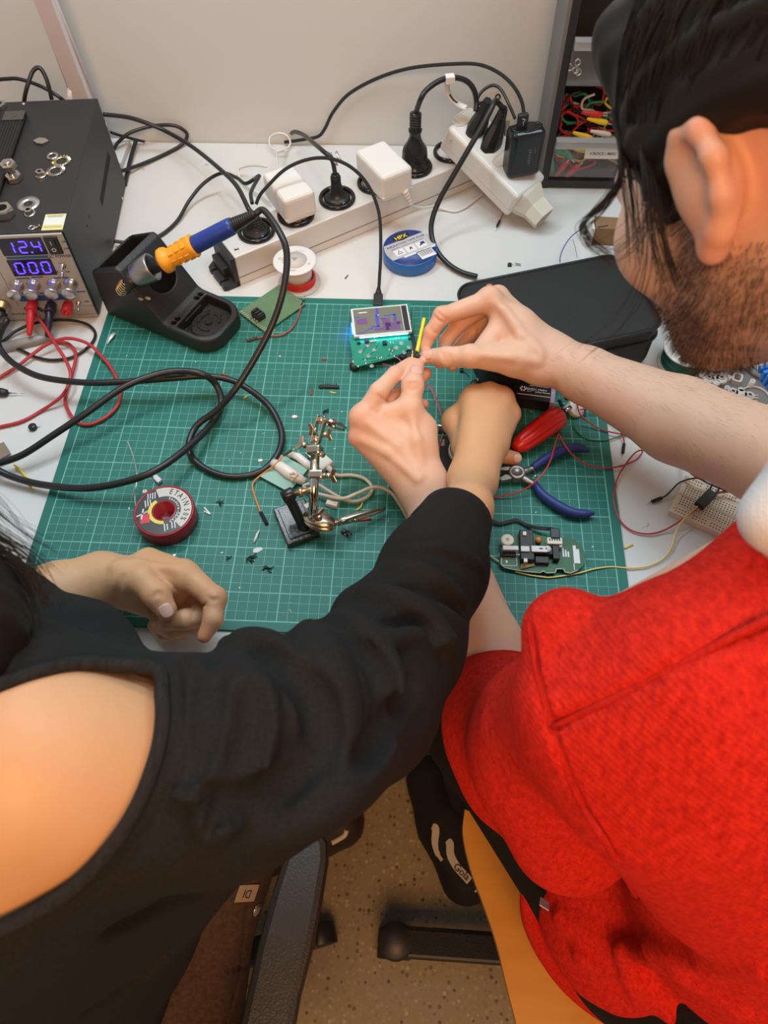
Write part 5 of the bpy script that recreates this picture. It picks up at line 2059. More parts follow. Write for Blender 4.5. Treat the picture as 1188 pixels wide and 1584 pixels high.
for i in range(len(sp_) - 1):
    Fc.append((2 * i, 2 * i + 1, 2 * i + 3, 2 * i + 2))
mb.add(V, Fc, smooth=True)
lb = mb.build('paper_tag', M_PAPER, tp)
so = lb.modifiers.new('thick', 'SOLIDIFY')
so.thickness = .0003
mb = MB()
for a, b, w in ((.42, .52, .4), (.56, .64, .5), (.66, .80, .32)):
    i0_, i1_ = int(a * (len(sp_) - 1)), int(b * (len(sp_) - 1)) + 1
    for i in range(i0_, i1_):
        p, q = sp_[i], sp_[i + 1]
        t_ = q - p
        s0 = np.cross(t_, CR[2])
        s0 /= np.linalg.norm(s0)
        nn_ = np.cross(s0, t_)
        nn_ /= np.linalg.norm(nn_)
        if nn_ @ CR[2] > 0:
            nn_ = -nn_
        o_ = nn_ * .03
        mb.add([p - p4 - s0 * .2 * w + o_, p - p4 + s0 * .2 + o_, q - p4 + s0 * .2 + o_, q - p4 - s0 * .2 * w + o_], [(0, 1, 2, 3)])
mb.build('tag_print', M_INK, lb)
# the long cord along the wall to the USB charger
cord('charger_cord', 'long black braided cord arching against the wall to the phone charger', [(440, 220, .2), (468, 216, .2), (492, 211, .6), (503, 198, 1.8), (515, 174, 4), (540, 145, 7), (586, 120, 10), (637, 105, 12), (700, 99, 13.4), (741, 100, 14), (772, 113, 14), (794, 133, 13.6), (807, 157, 12.4), (811, 182, 11)], .23, MATS['braided_cord'], 'cable')

# ------------------------------------------------------------------ white socket strip leaning on the metal one
fl = U(677.7, 229.5, 6.0)
nl = U(788, 342, 1.0)
wx = nl - fl
WL = float(np.linalg.norm(wx))
wx /= WL
wy0 = U(835, 309, 1.0) - nl
wy = wy0 - wx * (wy0 @ wx)
WWd = 6.0
wy /= np.linalg.norm(wy)
wz = np.cross(wx, wy)
if wz[2] < 0:
    wz = -wz
MW = Matrix(((wx[0], wy[0], wz[0], 0), (wx[1], wy[1], wz[1], 0), (wx[2], wy[2], wz[2], 0), (0, 0, 0, 1)))
ws = thing('socket_strip', 'white plastic socket strip leaning on the aluminium strip, hollow cable end forward', 'power strip', fl)
WH = 4.0


def WSC(px, py, h):
    """strip coordinates of a pixel at height h above its sole"""
    p = UN(px, py, fl + wz * h, wz) - fl
    return float(p @ wx), float(p @ wy)


mb = MB()
bmx = bmesh.new()
mb.box((WL / 2 - .3, WWd / 2, WH / 2), (WL - .6, WWd, WH), MW, .5, 3)
mb.build('housing', M_WHITE, ws)
mb = MB()
mb.box((WL / 2 - .3, WWd / 2, 1.35), (WL - .75, WWd + .05, .07), MW, .02)
mb.build('seam', MATS['seam_grey'], ws)
# tapered cable end with a hollow six-sided mouth
mb = MB()


def hexa(x, cy, cz, w, h):
    return [(x, cy - w, cz), (x, cy - w * .62, cz - h), (x, cy + w * .62, cz - h), (x, cy + w, cz), (x, cy + w * .62, cz + h), (x, cy - w * .62, cz + h)]


rings = [hexa(WL - 1.2, 3., 2.0, 2.9, 1.9), hexa(WL - .3, 3., 1.95, 2.75, 1.8), hexa(WL + 1.0, 3., 1.7, 1.95, 1.35), hexa(WL + 3.0, 3., 1.6, 1.85, 1.25), hexa(WL + 3.0, 3., 1.6, 1.62, 1.03), hexa(WL + 1.2, 3., 1.6, 1.55, 1.0)]
V = [v for r_ in rings for v in r_]
Fc = []
for j in range(len(rings) - 1):
    for i in range(6):
        Fc.append((j * 6 + i, j * 6 + (i + 1) % 6, (j + 1) * 6 + (i + 1) % 6, (j + 1) * 6 + i))
Fc.append(tuple(30 + i for i in range(6)))
Fc.append(tuple(reversed(range(6))))
mb.add(V, Fc, MW)
mb.build('cable_end', M_CREAM, ws)
# wells: one open, one half covered
M_WELL = mat('socket_well', (.60, .57, .50), .5)
for px, py, ry in ((712, 186, 2.0), (769, 251, 2.0)):
    x, y = WSC(px, py, WH)
    y = WWd / 2
    mb = MB()
    o = [(x - .85, y - 1.1), (x - .45, y - 2.0), (x + .45, y - 2.0), (x + .85, y - 1.1), (x + .85, y + 1.1), (x + .45, y + 2.0), (x - .45, y + 2.0), (x - .85, y + 1.1)]
    n = 8
    V = [(a, b, WH + .06) for a, b in o] + [((a - x) * .78 + x, (b - y) * .86 + y, WH + .06) for a, b in o] + [((a - x) * .74 + x, (b - y) * .83 + y, WH + .012) for a, b in o]
    Fc = [(i, (i + 1) % n, n + (i + 1) % n, n + i) for i in range(n)] + [(n + i, n + (i + 1) % n, 2 * n + (i + 1) % n, 2 * n + i) for i in range(n)] + [tuple(2 * n + i for i in range(n))]
    mb.add(V, Fc, MW)
    mb.build('socket_recess', M_WELL, ws)
mb = MB()
p = UN(698, 218, fl, wy) - fl
a_, b_ = float(p @ wx), float(p @ wz)
mb.box((a_, -.01, b_), (.1, .04, .8), MW)
mb.box((a_ + .1, -.01, b_), (.8, .04, .1), MW)
mb.build('moulded_mark', MATS['seam_grey'], ws)


def flat_plug(name, label, px, py, tilt, cordpts, r):
    x, y = WSC(px, py, WH)
    o = fl + wx * x + wy * (WWd / 2) + wz * (WH + .05)
    t_ = thing(name, label, 'power plug', o)
    mb = MB()
    # octagonal foot narrowing to a neck
    rings = []
    for z, w, d in ((0, 1.85, 1.15), (.5, 1.85, 1.15), (1.3, 1.5, 1.05), (2.6, .85, .75), (4.2, .52, .52)):
        rg = []
        for k in range(16):
            a = 2 * math.pi * k / 16
            ca, sa = math.cos(a), math.sin(a)
            f = 1 / max(abs(ca), abs(sa), (abs(ca) + abs(sa)) / 1.35)
            rg.append((d * ca * f + tilt[0] * z, w * sa * f + tilt[1] * z, z))
        rings.append(rg)
    V = [v for r_ in rings for v in r_]
    Fc = [(j * 16 + i, j * 16 + (i + 1) % 16, (j + 1) * 16 + (i + 1) % 16, (j + 1) * 16 + i) for j in range(4) for i in range(16)] + [tuple(64 + i for i in range(16)), tuple(reversed(range(16)))]
    mb.add(V, Fc, MW, smooth=False)
    for k in range(5):
        z = 2.0 + k * .42
        mb.ring([(.5, 0), (.72 - .04 * k, .04), (.72 - .04 * k, .2), (.5, .24)], MW @ T(tilt[0] * z, tilt[1] * z, z), 18)
    mb.build('plug', M_CORD, t_)
    top = o + wx * tilt[0] * 4.1 + wy * tilt[1] * 4.1 + wz * 4.1
    if cordpts:
        P = [top] + [U(*q) for q in cordpts]
        mb = MB()
        PP = spline(P, 9)
        mb.tube([p - o for p in PP], r, 10)
        mb.build('cord', M_CORD, t_)
    return t_


flat_plug('flat_plug', 'black flat plug nearest the empty socket of the white strip', 727, 208, (-.12, .12), [(737, 160, 12), (745, 142, 12.8), (762, 132, 13.2), (775, 139, 13), (787, 161, 12.2), (797, 184, 11)], .2)
tk = flat_plug('flat_plug', 'black flat plug whose thick cord bends down past the blue tape', 754, 228, (-.3, .35), [(769, 158, 13.5), (765, 158, 14.3), (752, 184, 13.2), (726, 229, 10.5), (701, 272, 7.6), (681, 307, 5.2), (669, 338, 3.2), (667.5, 363, 1.9), (676, 388, .9), (693, 408, .3), (714, 421, .2), (738, 428, .2)], .34)
# black charger
x, y = WSC(790, 268, WH)
o = fl + wx * (x + .6) + wy * (WWd / 2 + .3) + wz * (WH + .05)
ch = thing('phone_charger', 'glossy black wall charger standing on the front end of the white strip', 'charger', o)
MC = Rz(math.pi / 2 + .30)
mb = MB()
mb.box((0, 0, 3.0), (2.7, 4.5, 6.2), MC, .7, 4)
mb.build('body', mat('charger_black', (.012, .012, .014), .22), ch)
mb = MB()
mb.ring([(1.1, 0), (1.3, 0), (1.3, .05), (1.1, .05)], MC @ T(0, 0, 6.08) @ Matrix.Diagonal((.8, 1.55, 1, 1)), 32)
mb.build('top_rim', M_GLOSS, ch)
mb = MB()
for k in range(6):
    mb.box((-1.36, -.35 + .06 * (k % 2), 2.0 + k * .36), (.03, .32, .22), MC)
for k in range(3):
    mb.box((-1.36, -.95, 3.4 + k * .28), (.03, .14, .16), MC)
mb.build('side_print', mat('grey_print', (.12, .12, .12), .5), ch)
mb = MB()
mb.box((0, .7, 6.9), (.75, 1.3, 2.0), MC, .18)
mb.build('usb_connector', M_BLACK, ch)
mb = MB()
mb.tube([MC @ Vector(v) for v in ((-.4, .7, 6.6), (-.4, .75, 7.1), (-.4, .5, 7.3), (-.4, .9, 7.5))], .04, 5)
mb.build('usb_mark', M_WPRINT, ch)
# barcode card behind the strip
o = UY(772, 205, 72.5)
o[2] = TBL
card = thing('product_card', 'small hang card with a barcode behind the white strip', 'card', o)
Mk = Rz(.25) @ Matrix.Rotation(-.25, 4, 'X')
mb = MB()
mb.box((0, 0, 5.0), (5.0, .06, 9.6), Mk, .02)
mb.build('card', mat('card_beige', (.62, .57, .49), .7, noise=(30, .15)), card)
mb = MB()
for i in range(15):
    mb.box((-1.9 + i * .26, -.05, 4.6), (.09 + .09 * (i * 7 % 3 == 0), .02, 2.2), Mk)
mb.build('barcode', M_INK, card)
mb = MB()
mb.ring([(.22, 0), (.42, 0), (.42, .03), (.22, .03)], Mk @ T(0, -.05, 8.9) @ FRONT, 20)
mb.build('eyelet', M_INK, card)
o = U(770, 347, TBL)
jw = thing('jumper_wire', 'red jumper wire with black pin peeking out under the white strip', 'jumper wire', o)
mb = MB()
mb.tube([p - o for p in spline([U(778, 330, 0), U(775, 338, 0), U(772, 345, -.05)], 5)], .07, 6)
mb.build('wire', M_REDW, jw)
mb = MB()
a_, b_, c_ = U(773, 341, 0), U(769, 350, 0), U(766, 357, -.1)
mb.box((0, 0, .0), (.25, .25, float(np.linalg.norm(b_ - a_))), frame((a_ + b_) / 2 - o, b_ - a_), .03)
mb.build('pin_housing', M_BLACK, jw)
mb = MB()
mb.cyl(b_ - o, c_ - o, .035)
mb.build('pin', M_METAL, jw)

# ------------------------------------------------------------------ blue tape and red wire spool
o = U(634, 400, TBL)
tape = thing('insulation_tape', 'roll of blue insulation tape with printed label on the white table', 'tape', o, .55)
mb = MB()
mb.lathe([(0, 0), (3.45, 0), (3.5, .06), (3.5, 1.72), (3.42, 1.8), (1.7, 1.8), (0, 1.78)], None, 56)
mb.build('roll', mat('blue_tape', (.022, .14, .46), .38), tape)
mb = MB()
mb.lathe([(3.38, 1.80), (3.38, 1.83), (0, 1.84)], None, 56)
lab = mb.build('label', mat('label_blue', (.022, .055, .26), .35), tape)
M_LGREY = mat('label_grey', (.50, .50, .52), .4)


def chord(y0, y1, R, z0, z1, n=14):
    o = []
    for i in range(n + 1):
        y = y0 + (y1 - y0) * i / n
        o.append((math.sqrt(max(0, R * R - y * y)), y))
    return o + [(-x, y) for x, y in reversed(o)]


mb = MB()
mb.prism(chord(-1.2, 1.75, 3.36, 0, 0), 1.84, 1.852)
gb = mb.build('label_band', M_LGREY, lab)
mb = MB()
for k in range(3):
    mb.box((-1.65 + 1.6 * k, -.25, 1.86), (1.35, 1.15, .015))
mb.box((.7, -1.32, 1.862), (4.6, .3, .015))
mb.box((1.25, -2.1, 1.862), (2.1, 1.5, .015))
mb.build('label_panels', M_WPRINT, lab)
mb = MB()
mb.text('INSULATION TAPE 52100', .50, T(0, 1.15, 1.86), .004)
mb.text('INSULATING • PROTECTING • FLAME RETARDANT', .21, T(0, .62, 1.86), .004)
mb.text('18 mm x 20 m', .22, T(.7, -1.32, 1.875), .004)
mb.add([(-2.05, -.55, 1.876), (-1.65, .15, 1.876), (-1.25, -.55, 1.876)], [(0, 1, 2)])
mb.add([(-.3, -.6, 1.876), (-.05, .1, 1.876), (.05, -.1, 1.876), (.3, .1, 1.876), (.1, -.3, 1.876), (.25, -.6, 1.876), (0, -.35, 1.876)], [(0, 1, 2, 3, 4, 5, 6)])
mb.add([(1.2, -.5, 1.876), (1.3, -.25, 1.876), (1.5, -.1, 1.876), (1.55, .2, 1.876), (2.1, .2, 1.876), (2.1, -.3, 1.876), (1.7, -.3, 1.876)], [(0, 1, 2, 3, 4, 5, 6)])
for i in range(16):
    mb.box((.45 + i * .11, -1.95, 1.876), (.035 + .035 * (i % 3 == 0), .8, .006))
mb.build('label_print', mat('print_navy', (.02, .035, .14), .5), lab)
mb = MB()
mb.add([(-1.9, -.47, 1.882), (-1.65, -.02, 1.882), (-1.4, -.47, 1.882)], [(0, 1, 2)])
mb.build('triangle_fill', M_WPRINT, lab)
mb = MB()
mb.lathe([(1.0, 1.85), (1.0, 1.87), (0, 1.87)], T(-.1, 2.25, 0) @ Matrix.Diagonal((1.15, .62, 1, 1)), 24)
lg = mb.build('logo_plate', M_INK, lab)
mb = MB()
mb.text('HPX', .92, T(-.1, 2.25, 1.885) , .006)
tag(mb.build('logo_letters', mat('logo_yellow', (.85, .70, .05), .4), lab), 'yellow letters HPX')

o = U(463, 437, TBL)
sp1 = thing('wire_spool', 'white spool of thin red wire in front of the aluminium strip', 'wire spool', o)
tilt = Matrix.Rotation(.06, 4, 'Y')
mb = MB()
mb.lathe([(2.7, 0), (2.75, .06), (2.7, .2), (.0, .2)], None, 44)
mb.build('flange', mat('milky_plastic', (.70, .685, .66), .35, alpha=.8), sp1)
mb = MB()
mb.lathe([(1.75, .15), (1.75, 3.2)], None, 36)
mb.build('core', mat('milky_core', (.66, .62, .60), .4), sp1)
mb = MB()
for k in range(4):
    P = [((2.0 + .05 * math.sin(k)) * math.cos(a), 2.0 * math.sin(a), .35 + k * .22 + .1 * math.sin(a + k)) for a in [2 * math.pi * i / 40 for i in range(40)]]
    mb.tube(P, .13, 7, closed=True)
mb.build('wire', mat('red_thin_wire', (.60, .03, .03), .4), sp1)
mb = MB()
mb.lathe([(0, 3.12), (2.68, 3.12), (2.75, 3.2), (2.72, 3.35), (2.5, 3.38), (0, 3.36)], T(-.25, .25, 0), 48)
fg = mb.build('flange', M_WHITE, sp1)
mb = MB()
mb.lathe([(1.55, 3.385), (1.55, 3.39), (0, 3.39)], T(-.25, .25, 0), 36)
mb.build('paper_label', mat('label_tan', (.58, .54, .49), .6), fg)
mb = MB()
mb.add([(-.7, .7, 3.41), (.1, .7, 3.41), (-.3, .0, 3.41)], [(0, 2, 1)])
mb.text('C', .6, T(-2.1, .4, 3.40), .004)
mb.text('22', .35, T(1.6, -.4, 3.40) @ Rz(1.2), .004)
mb.text('AWG', .35, T(-.3, -1.65, 3.40) @ Rz(3.1), .004)
mb.build('print', mat('faded_print', (.34, .31, .29), .6), fg)
mb = MB()
mb.text('~ ~ ~', .45, T(.3, 1.95, 3.40), .004)
mb.build('red_script', mat('print_red', (.6, .06, .06), .6), fg)

# ------------------------------------------------------------------ desk lamp (its head is above the picture)
o = UY(118, 150, 73.)
o[2] = TBL
lamp = thing('desk_lamp', 'white jointed desk lamp arm rising behind the power supply', 'desk lamp', o)
a0_, a1_ = UY(132, 160, 72.5), UY(58, -30, 71.)
mb = MB()
mb.box((0, 0, .5), (9, 6, 1.), None, .2)
mb.build('base', M_WHITE, lamp)
mb = MB()
j0 = np.array([o[0] + .6, 72.4, 5.])
mb.cyl((0, 0, .8), j0 - o, 1.0, .9, 18)
mb.build('post', M_WHITE, lamp)
mb = MB()
hd_ = a1_ - a0_
L_ = float(np.linalg.norm(hd_))
b0_ = a0_ - hd_ / L_ * 5.
mb.box((0, 0, (L_ * 2.1) / 2), (2.3, 1.5, L_ * 2.1), frame(b0_ - o, hd_, (1, 0, 0)), .1)
mb.build('arm', mat('lamp_enamel', (.66, .62, .65), .35), lamp)
for dx in (-1.9, 1.6):
    mb = MB()
    mb.cyl(b0_ - o + np.array([dx, .4, 0]), b0_ - o + hd_ / L_ * L_ * 2.1 + np.array([dx * .5, .4, 0]), .16, .16, 8)
    mb.build('stay_rod', MATS['lamp_enamel'], lamp)
mb = MB()
mb.cyl(a0_ - o + np.array([-2.2, -.6, -.5]), a0_ - o + np.array([-1.0, -.6, 2.4]), .45, .4, 14)
mb.build('spring_sleeve', M_WHITE, lamp)
top_ = b0_ + hd_ / L_ * L_ * 2.1
hp = np.array([6., 52., 81.])
mb = MB()
mb.box((0, 0, float(np.linalg.norm(hp - top_)) / 2), (2.2, 1.4, float(np.linalg.norm(hp - top_))), frame(top_ - o, hp - top_), .1)
mb.build('arm', MATS['lamp_enamel'], lamp)
mb = MB()
mb.box((0, 0, .9), (34, 8, 1.8), T(*(hp - o)), .5)
mb.build('lamp_head', M_WHITE, lamp)

# cables behind the power supply
cord('cable_loop', 'black cable loop standing up behind the left end of the power supply', [(37, 160, 11.5), (39, 146, 12.6), (43, 131, 13.6), (51, 110, 14.6), (61, 105, 14.8), (70, 118, 14), (76, 136, 12.8), (80, 154, 11.5)], .27, M_CORD, 'cable')
cord('cable_run', 'black cable running along the wall behind the power supply', [(-10, 124, 13), (10, 122, 13.2), (28, 122, 13.2), (52, 129, 12.8), (74, 139, 12.2), (98, 155, 11), (120, 175, 8)], .24, M_CORD, 'cable')
cord('cable_coil', 'black cable making a wide loop beside the power supply', [(176, 230, 1.), (184, 219, 1.6), (202, 205, 2.4), (236, 195, 2.6), (268, 194, 2.2), (286, 203, 1.2), (289, 213, .5), (278, 226, .1), (252, 240, 0), (219, 254, .2), (190, 264, .8), (170, 268, 1.5)], .26, M_CORD, 'cable')
cord('cable_stub', 'short black cable ending in a bare pointed tip right of the power supply', [(166, 203, 3), (184, 209, 2), (202, 214, 1.), (214, 217, .4), (224, 219, .1)], .2, M_CORD, 'cable')
cord('cable_drop', 'short black cable hanging beside the power supply vents', [(211, 216, 1.), (206, 232, .5), (201, 250, .2), (196, 272, .1), (193, 286, 0)], .3, M_CORD, 'cable')

# ------------------------------------------------------------------ drawer cabinet
DO = np.array([54.3, 67.2, TBL])
cab = thing('drawer_cabinet', 'black cabinet of clear small-parts drawers against the wall', 'drawer cabinet', DO)
M_CAB = mat('cabinet_black', (.020, .020, .021), .45)
M_CLEAR = mat('clear_plastic', (.42, .43, .45), .08, alpha=.13, spec=.6)
M_CLEARR = mat('clear_plastic_rim', (.50, .51, .51), .2, alpha=.45)
CWd, CHt = 29., 39.
mb = MB()
mb.box((-.35, 4.3, CHt / 2), (.7, 8.6, CHt), None, .1)
mb.build('side_panel', mat('cabinet_side', (.17, .165, .16), .5), cab)
mb = MB()
mb.box((CWd - .35, 4.3, CHt / 2), (.7, 8.6, CHt), None, .1)
mb.build('side_panel', MATS['cabinet_side'], cab)
mb = MB()
mb.box((CWd / 2, 8.4, CHt / 2), (CWd, .4, CHt))
mb.build('back_panel', M_CAB, cab)
for z in (.7, 14.3, 26.9, CHt + 5.6):
    mb = MB()
    mb.box((CWd / 2 - .3, 4.2 if z < 2 else 4.6, z), (CWd + .6, 8.6 if z < 2 else 7.6, 1.1 if z < 2 else .5), None, .12)
    mb.build('shelf', M_CAB, cab)
for x in (.25, 14.5, CWd - .8):
    mb = MB()
    mb.box((x, .4, CHt / 2), (1.0, .9, CHt), None, .1)
    mb.build('post', M_CAB, cab)
for row in range(3):
    for colm in range(2):
        x0, x1 = (.7, 13.8) if colm == 0 else (15.2, 28.)
        z0 = 2.1 + row * 12.55
        hgt = 5.8
        dz = 0
        d_ = thing('drawer', None, None, (0, 0, 0))
        del_ = d_
        d_.location = (0, 0, 0)
        d_.parent = cab
        mb = MB()
        mb.box(((x0 + x1) / 2, -.4, z0 + hgt / 2), (x1 - x0, .25, hgt), None, .05)
        mb.box(((x0 + x1) / 2, 3.5, z0 + .1), (x1 - x0, 7.6, .2))
        for xx in (x0 + .1, x1 - .1):
            mb.box((xx, 3.5, z0 + hgt / 2 - .8), (.2, 7.6, hgt - 1.8))
        mb.build('drawer_tray', M_CLEAR, d_)
        mb = MB()
        mb.box(((x0 + x1) / 2, -.95, z0 + hgt - .55), (x1 - x0, 1.1, 1.15), None, .12)
        mb.build('drawer_lip', M_CLEARR, d_)
        if row == 0:
            mb = MB()
            mb.box(((x0 + x1) / 2, -.56, z0 + 3.6), (4.8, .04, 1.5))
            cdl = mb.build('paper_label', M_PAPER, d_)
            mb = MB()
            mb.text('CROCS / MISC', .55, T((x0 + x1) / 2, -.60, z0 + 3.6) @ FRONT, .004)
            mb.build('label_lettering', M_INK, d_)
# leads and crocodile clips tumbled in the drawers
CLR = [('red', (.55, .02, .02)), ('yellow', (.80, .55, .02)), ('white', (.66, .64, .60)), ('black', (.015, .015, .015)), ('green', (.02, .30, .16))]
rr = random.Random(5)
for i in range(64):
    nm, cc = CLR[[0, 1, 2, 3, 0, 0, 3, 0, 4][i % 9]]
    x = 1.8 + rr.random() * 11.2
    z = 3.2 + rr.random() * (8.2 if i % 4 else 3.)
    y = .9 + rr.random() * 2.2 + (1.0 if z > 7 else 0)
    P = []
    a = rr.random() * 6.28
    for k in range(7):
        P.append((min(13.2, max(1.5, x + 2.0 * math.cos(a + k * .75) + rr.uniform(-.5, .5))), min(6.8, max(.5, y + .3 * k * .4 + rr.uniform(-.3, .3))), max(2.0, z + 1.3 * math.sin(a + k * .75) + rr.uniform(-.4, .4))))
    mb = MB()
    mb.tube(spline(P, 5), .17, 7)
    o = mb.build('test_lead', mat('lead_' + nm, cc, .4), None, DO)
    tag(o, '%s test lead among the tangle in the bottom left drawer' % nm, 'test lead', 'test leads in the bottom drawer')
for i, (px, py, cl, rot) in enumerate(((868, 262, 'red', -1.1), (884, 266, 'red', -.9), (862, 232, 'green', .5), (876, 236, 'green', .8), (853, 254, 'green', 1.4), (905, 233, 'yellow', .1), (925, 187, 'yellow', .2), (917, 176, 'red', .1), (902, 210, 'yellow', .3), (930, 206, 'white', .2))):
    p = UY(px, py, DO[1] + .9)
    cc = dict(CLR)[cl]
    t_ = thing('crocodile_clip', '%s crocodile clip sleeve in the bottom drawer' % cl, 'crocodile clip', p, 0, 'crocodile clips in the bottom drawer')
    Mx = Matrix.Rotation(rot, 4, 'Y')
    mb = MB()
    mb.lathe([(0, -1.5), (.2, -1.5), (.25, -1.1), (.42, .3), (.38, 1.1), (.16, 1.4), (0, 1.4)], Mx @ Matrix.Rotation(math.pi / 2, 4, 'Y'), 14, sy=.7)
    mb.build('sleeve', mat('sleeve_' + cl, tuple(min(1, v * 1.1) for v in cc), .3), t_)
    mb = MB()
    mb.box((1.6, 0, 0), (.7, .28, .24), Mx, .06)
    mb.build('jaw', M_METAL, t_)
for i, (px, py) in enumerate(((881, 104), (890, 108), (894, 112), (893, 96))):
    p = UY(px, py, DO[1] + 1.2)
    p[2] = max(p[2], 15.2)
    mb = MB()
    washer(mb, .45, .25, .2)
    o = mb.build('loose_nut', M_METAL, None, p)
    o.rotation_euler = (1.2, .3 * i, 0)
    tag(o, 'tiny metal nut in the clear middle drawer', 'nut', 'nuts in the middle drawer')
# ------------------------------------------------------------------ on the left of the mat
def lead(name, label, cat, pts, r, m, group=None):
    o = U(*pts[0])
    t_ = thing(name, label, cat, o, 0, group)
    mb = MB()
    mb.tube([p - o for p in spline([U(*p) for p in pts], 8)], r, 8)
    mb.build('wire', m, t_)
    return t_, o


def pin(t_, o, a, b, c=None, w=.26, m=None, pm=True):
    """square jumper housing from pixel a to b and a bare pin on to c"""
    A, Bq = U(*a), U(*b)
    mb = MB()
    mb.box((0, 0, 0), (w, w, float(np.linalg.norm(Bq - A))), frame((A + Bq) / 2 - o, Bq - A), .04)
    h_ = mb.build('pin_housing', m or M_BLACK, t_)
    if c is not None:
        mb = MB()
        mb.cyl(Bq - o, U(*c) - o, .045, .03, 8)
        mb.build('pin', M_METAL, t_)
    return h_


cord('cable_bight', 'thick black cable loop crossing the left edge of the mat, below the thinner run', [(-14, 722, 1.5), (20, 738, .9), (67, 750, .9), (135, 755, 1.8), (202, 743, 2.6), (252, 721, 2.8), (303, 681, 1.9), (331, 650, .9), (342, 622, 1.1), (334, 595, 2.2), (313, 579, 3.7), (276, 574, 3.9), (236, 581, 3.9), (188, 601, 3.8), (135, 638, 3.2), (84, 672, 2.4), (34, 704, 1.6), (-10, 719, 1.1)], .38, M_CORD, seg=12)
t_, o = lead('test_lead', 'red test lead running from the red binding post down to the left edge', 'test lead', [(53, 484, 1.8), (66, 501, 1.7), (85, 531, 1.8), (102, 558, 1.7), (109, 578, 1.6), (105, 598, 1.2), (92, 616, .8), (66, 634, 0), (33, 652, -.05), (-8, 662, -.05)], .20, M_REDW)


def banana(t_, o, px, py, m, ang):
    x, z = PF(px, py)
    p = PO + _ex * x - _ey * 1.6 + np.array([0, 0, z + .2])
    mb = MB()
    Mb = frame(p - o, -_ey + np.array([-.12, 0, -.5 - .2 * ang]))
    mb.lathe([(.2, -.4), (.38, 0), (.46, .2), (.46, 1.6), (.36, 2.1), (.3, 2.9), (.2, 3.1), (0, 3.1)], Mb, 18)
    mb.cyl((0, 0, .6), (.75, 0, 1.0), .34, .26, 12, Mb)
    mb.build('banana_plug', m, t_)


banana(t_, o, 53, 467, M_RED, .4)
t_, o = lead('test_lead', 'black test lead curling in a loop in front of the power supply', 'test lead', [(66, 481, 2.), (58, 477, 2.2), (41, 476, 1.8), (16, 480, 1.), (-4, 487, .6), (-10, 510, .3), (2, 528, .1), (25, 512, .3), (57, 499, .5), (98, 495, .3), (131, 500, .1), (147, 514, 0), (141, 532, 0), (115, 551, 0), (85, 557, 0), (57, 553, 0), (33, 542, 0), (8, 531, 0), (-8, 520, 0)], .18, M_CORD)
banana(t_, o, 81, 470, mat('banana_black', (.02, .016, .03), .35), .3)
lead('test_lead', 'red test lead making a big loop over the left edge of the mat', 'test lead', [(-8, 588, 0), (25, 568, .2), (49, 549, .5), (74, 532, .9), (98, 524, 1.1), (118, 525, 1.1), (140, 534, .9), (160, 554, .6), (173, 571, .4), (185, 597, .3), (186, 614, .3), (180, 630, .3), (163, 646, .3), (141, 656, .3), (124, 655, .3), (110, 643, .4), (101, 622, .15), (104, 600, .15), (111, 580, .2), (117, 555, .3), (115, 541, .2), (104, 531, .1), (88, 529, 0)], .20, M_REDW)
o = U(40, 528, .3)
pr = thing('grey_probe', 'grey tapered plastic probe lying behind the red test leads', 'probe', o)
mb = MB()
a_, b_ = U(-14, 542, .2), U(82, 520, .2)
Lp = float(np.linalg.norm(b_ - a_))
mb.lathe([(0, 0), (.62, 0), (.62, Lp * .45), (.56, Lp * .7), (.58, Lp * .72), (.34, Lp), (0, Lp)], frame(a_ - o, b_ - a_), 18)
mb.build('shaft', mat('probe_grey', (.30, .29, .28), .35), pr)
o = U(0, 608, .2)
pt = thing('probe_tip', 'black handled needle probe at the left edge below the red lead', 'probe', o)
mb = MB()
a_, b_, c_ = U(-20, 605, .1), U(12, 608, .1), U(38, 609, 0)
La = float(np.linalg.norm(b_ - a_))
mb.lathe([(0, 0), (.5, 0), (.52, La * .7), (.42, La * .95), (.2, La), (0, La)], frame(a_ - o, b_ - a_), 16)
mb.build('handle', M_BLACK, pt)
mb = MB()
mb.cyl(b_ - o, c_ - o, .09, .03, 8)
mb.build('needle', M_METAL, pt)
o = U(52, 663, TBL)
bt = thing('push_button', 'tiny round black push button on the white table near the left edge', 'button', o)
mb = MB()
mb.lathe([(.42, 0), (.46, .1), (.46, .45), (.36, .55), (0, .55)], None, 14)
mb.build('body', M_BLACK, bt)
mb = MB()
mb.cyl((.4, .15, .1), (.75, .25, .05), .03)
mb.build('pin', M_METAL, bt)
o = U(6, 704, TBL)
jk = thing('metal_ferrule', 'bright folded metal ferrule at the left edge of the table', 'metal part', o)
Mf = frame((0, 0, .65), U(20, 692, .3) - U(0, 702, .3))
mb = MB()
mb.lathe([(.62, -2.2), (.66, 0), (.62, .75), (.5, .75), (.48, -1.6)], Mf, 24)
mb.build('tube', M_CHROME, jk)
mb = MB()
mb.box((0, 1.0, -.4), (1.5, .18, 2.4), Mf, .03)
mb.build('tab', M_METAL, jk)
cord('wire_offcut', 'yellow wire offcut between the thick black cables at the left edge', [(22, 719, .1), (32, 728, 0), (42, 740, 0), (49, 756, -.1), (52, 758, -.15)], .13, M_YEL, 'wire')

# ------------------------------------------------------------------ spool of solder
o = U(261, 805, 0)
SPR, SPH = 3.08, 2.0
sol = thing('solder_spool', 'red solder spool with a black and white ring label, above the resting hand', 'solder spool', o, 0.)
mb = MB()
mb.lathe([(SPR - .1, 0), (SPR, .08), (SPR, SPH - .1), (SPR - .06, SPH), (SPR - .22, SPH), (SPR - .24, SPH - .06), (1.2, SPH - .06), (1.16, SPH - .02), (1.08, SPH - .02), (1.05, .1), (0, .1)], None, 64)
mb.build('spool', mat('spool_red', (.30, .010, .022), .32), sol)


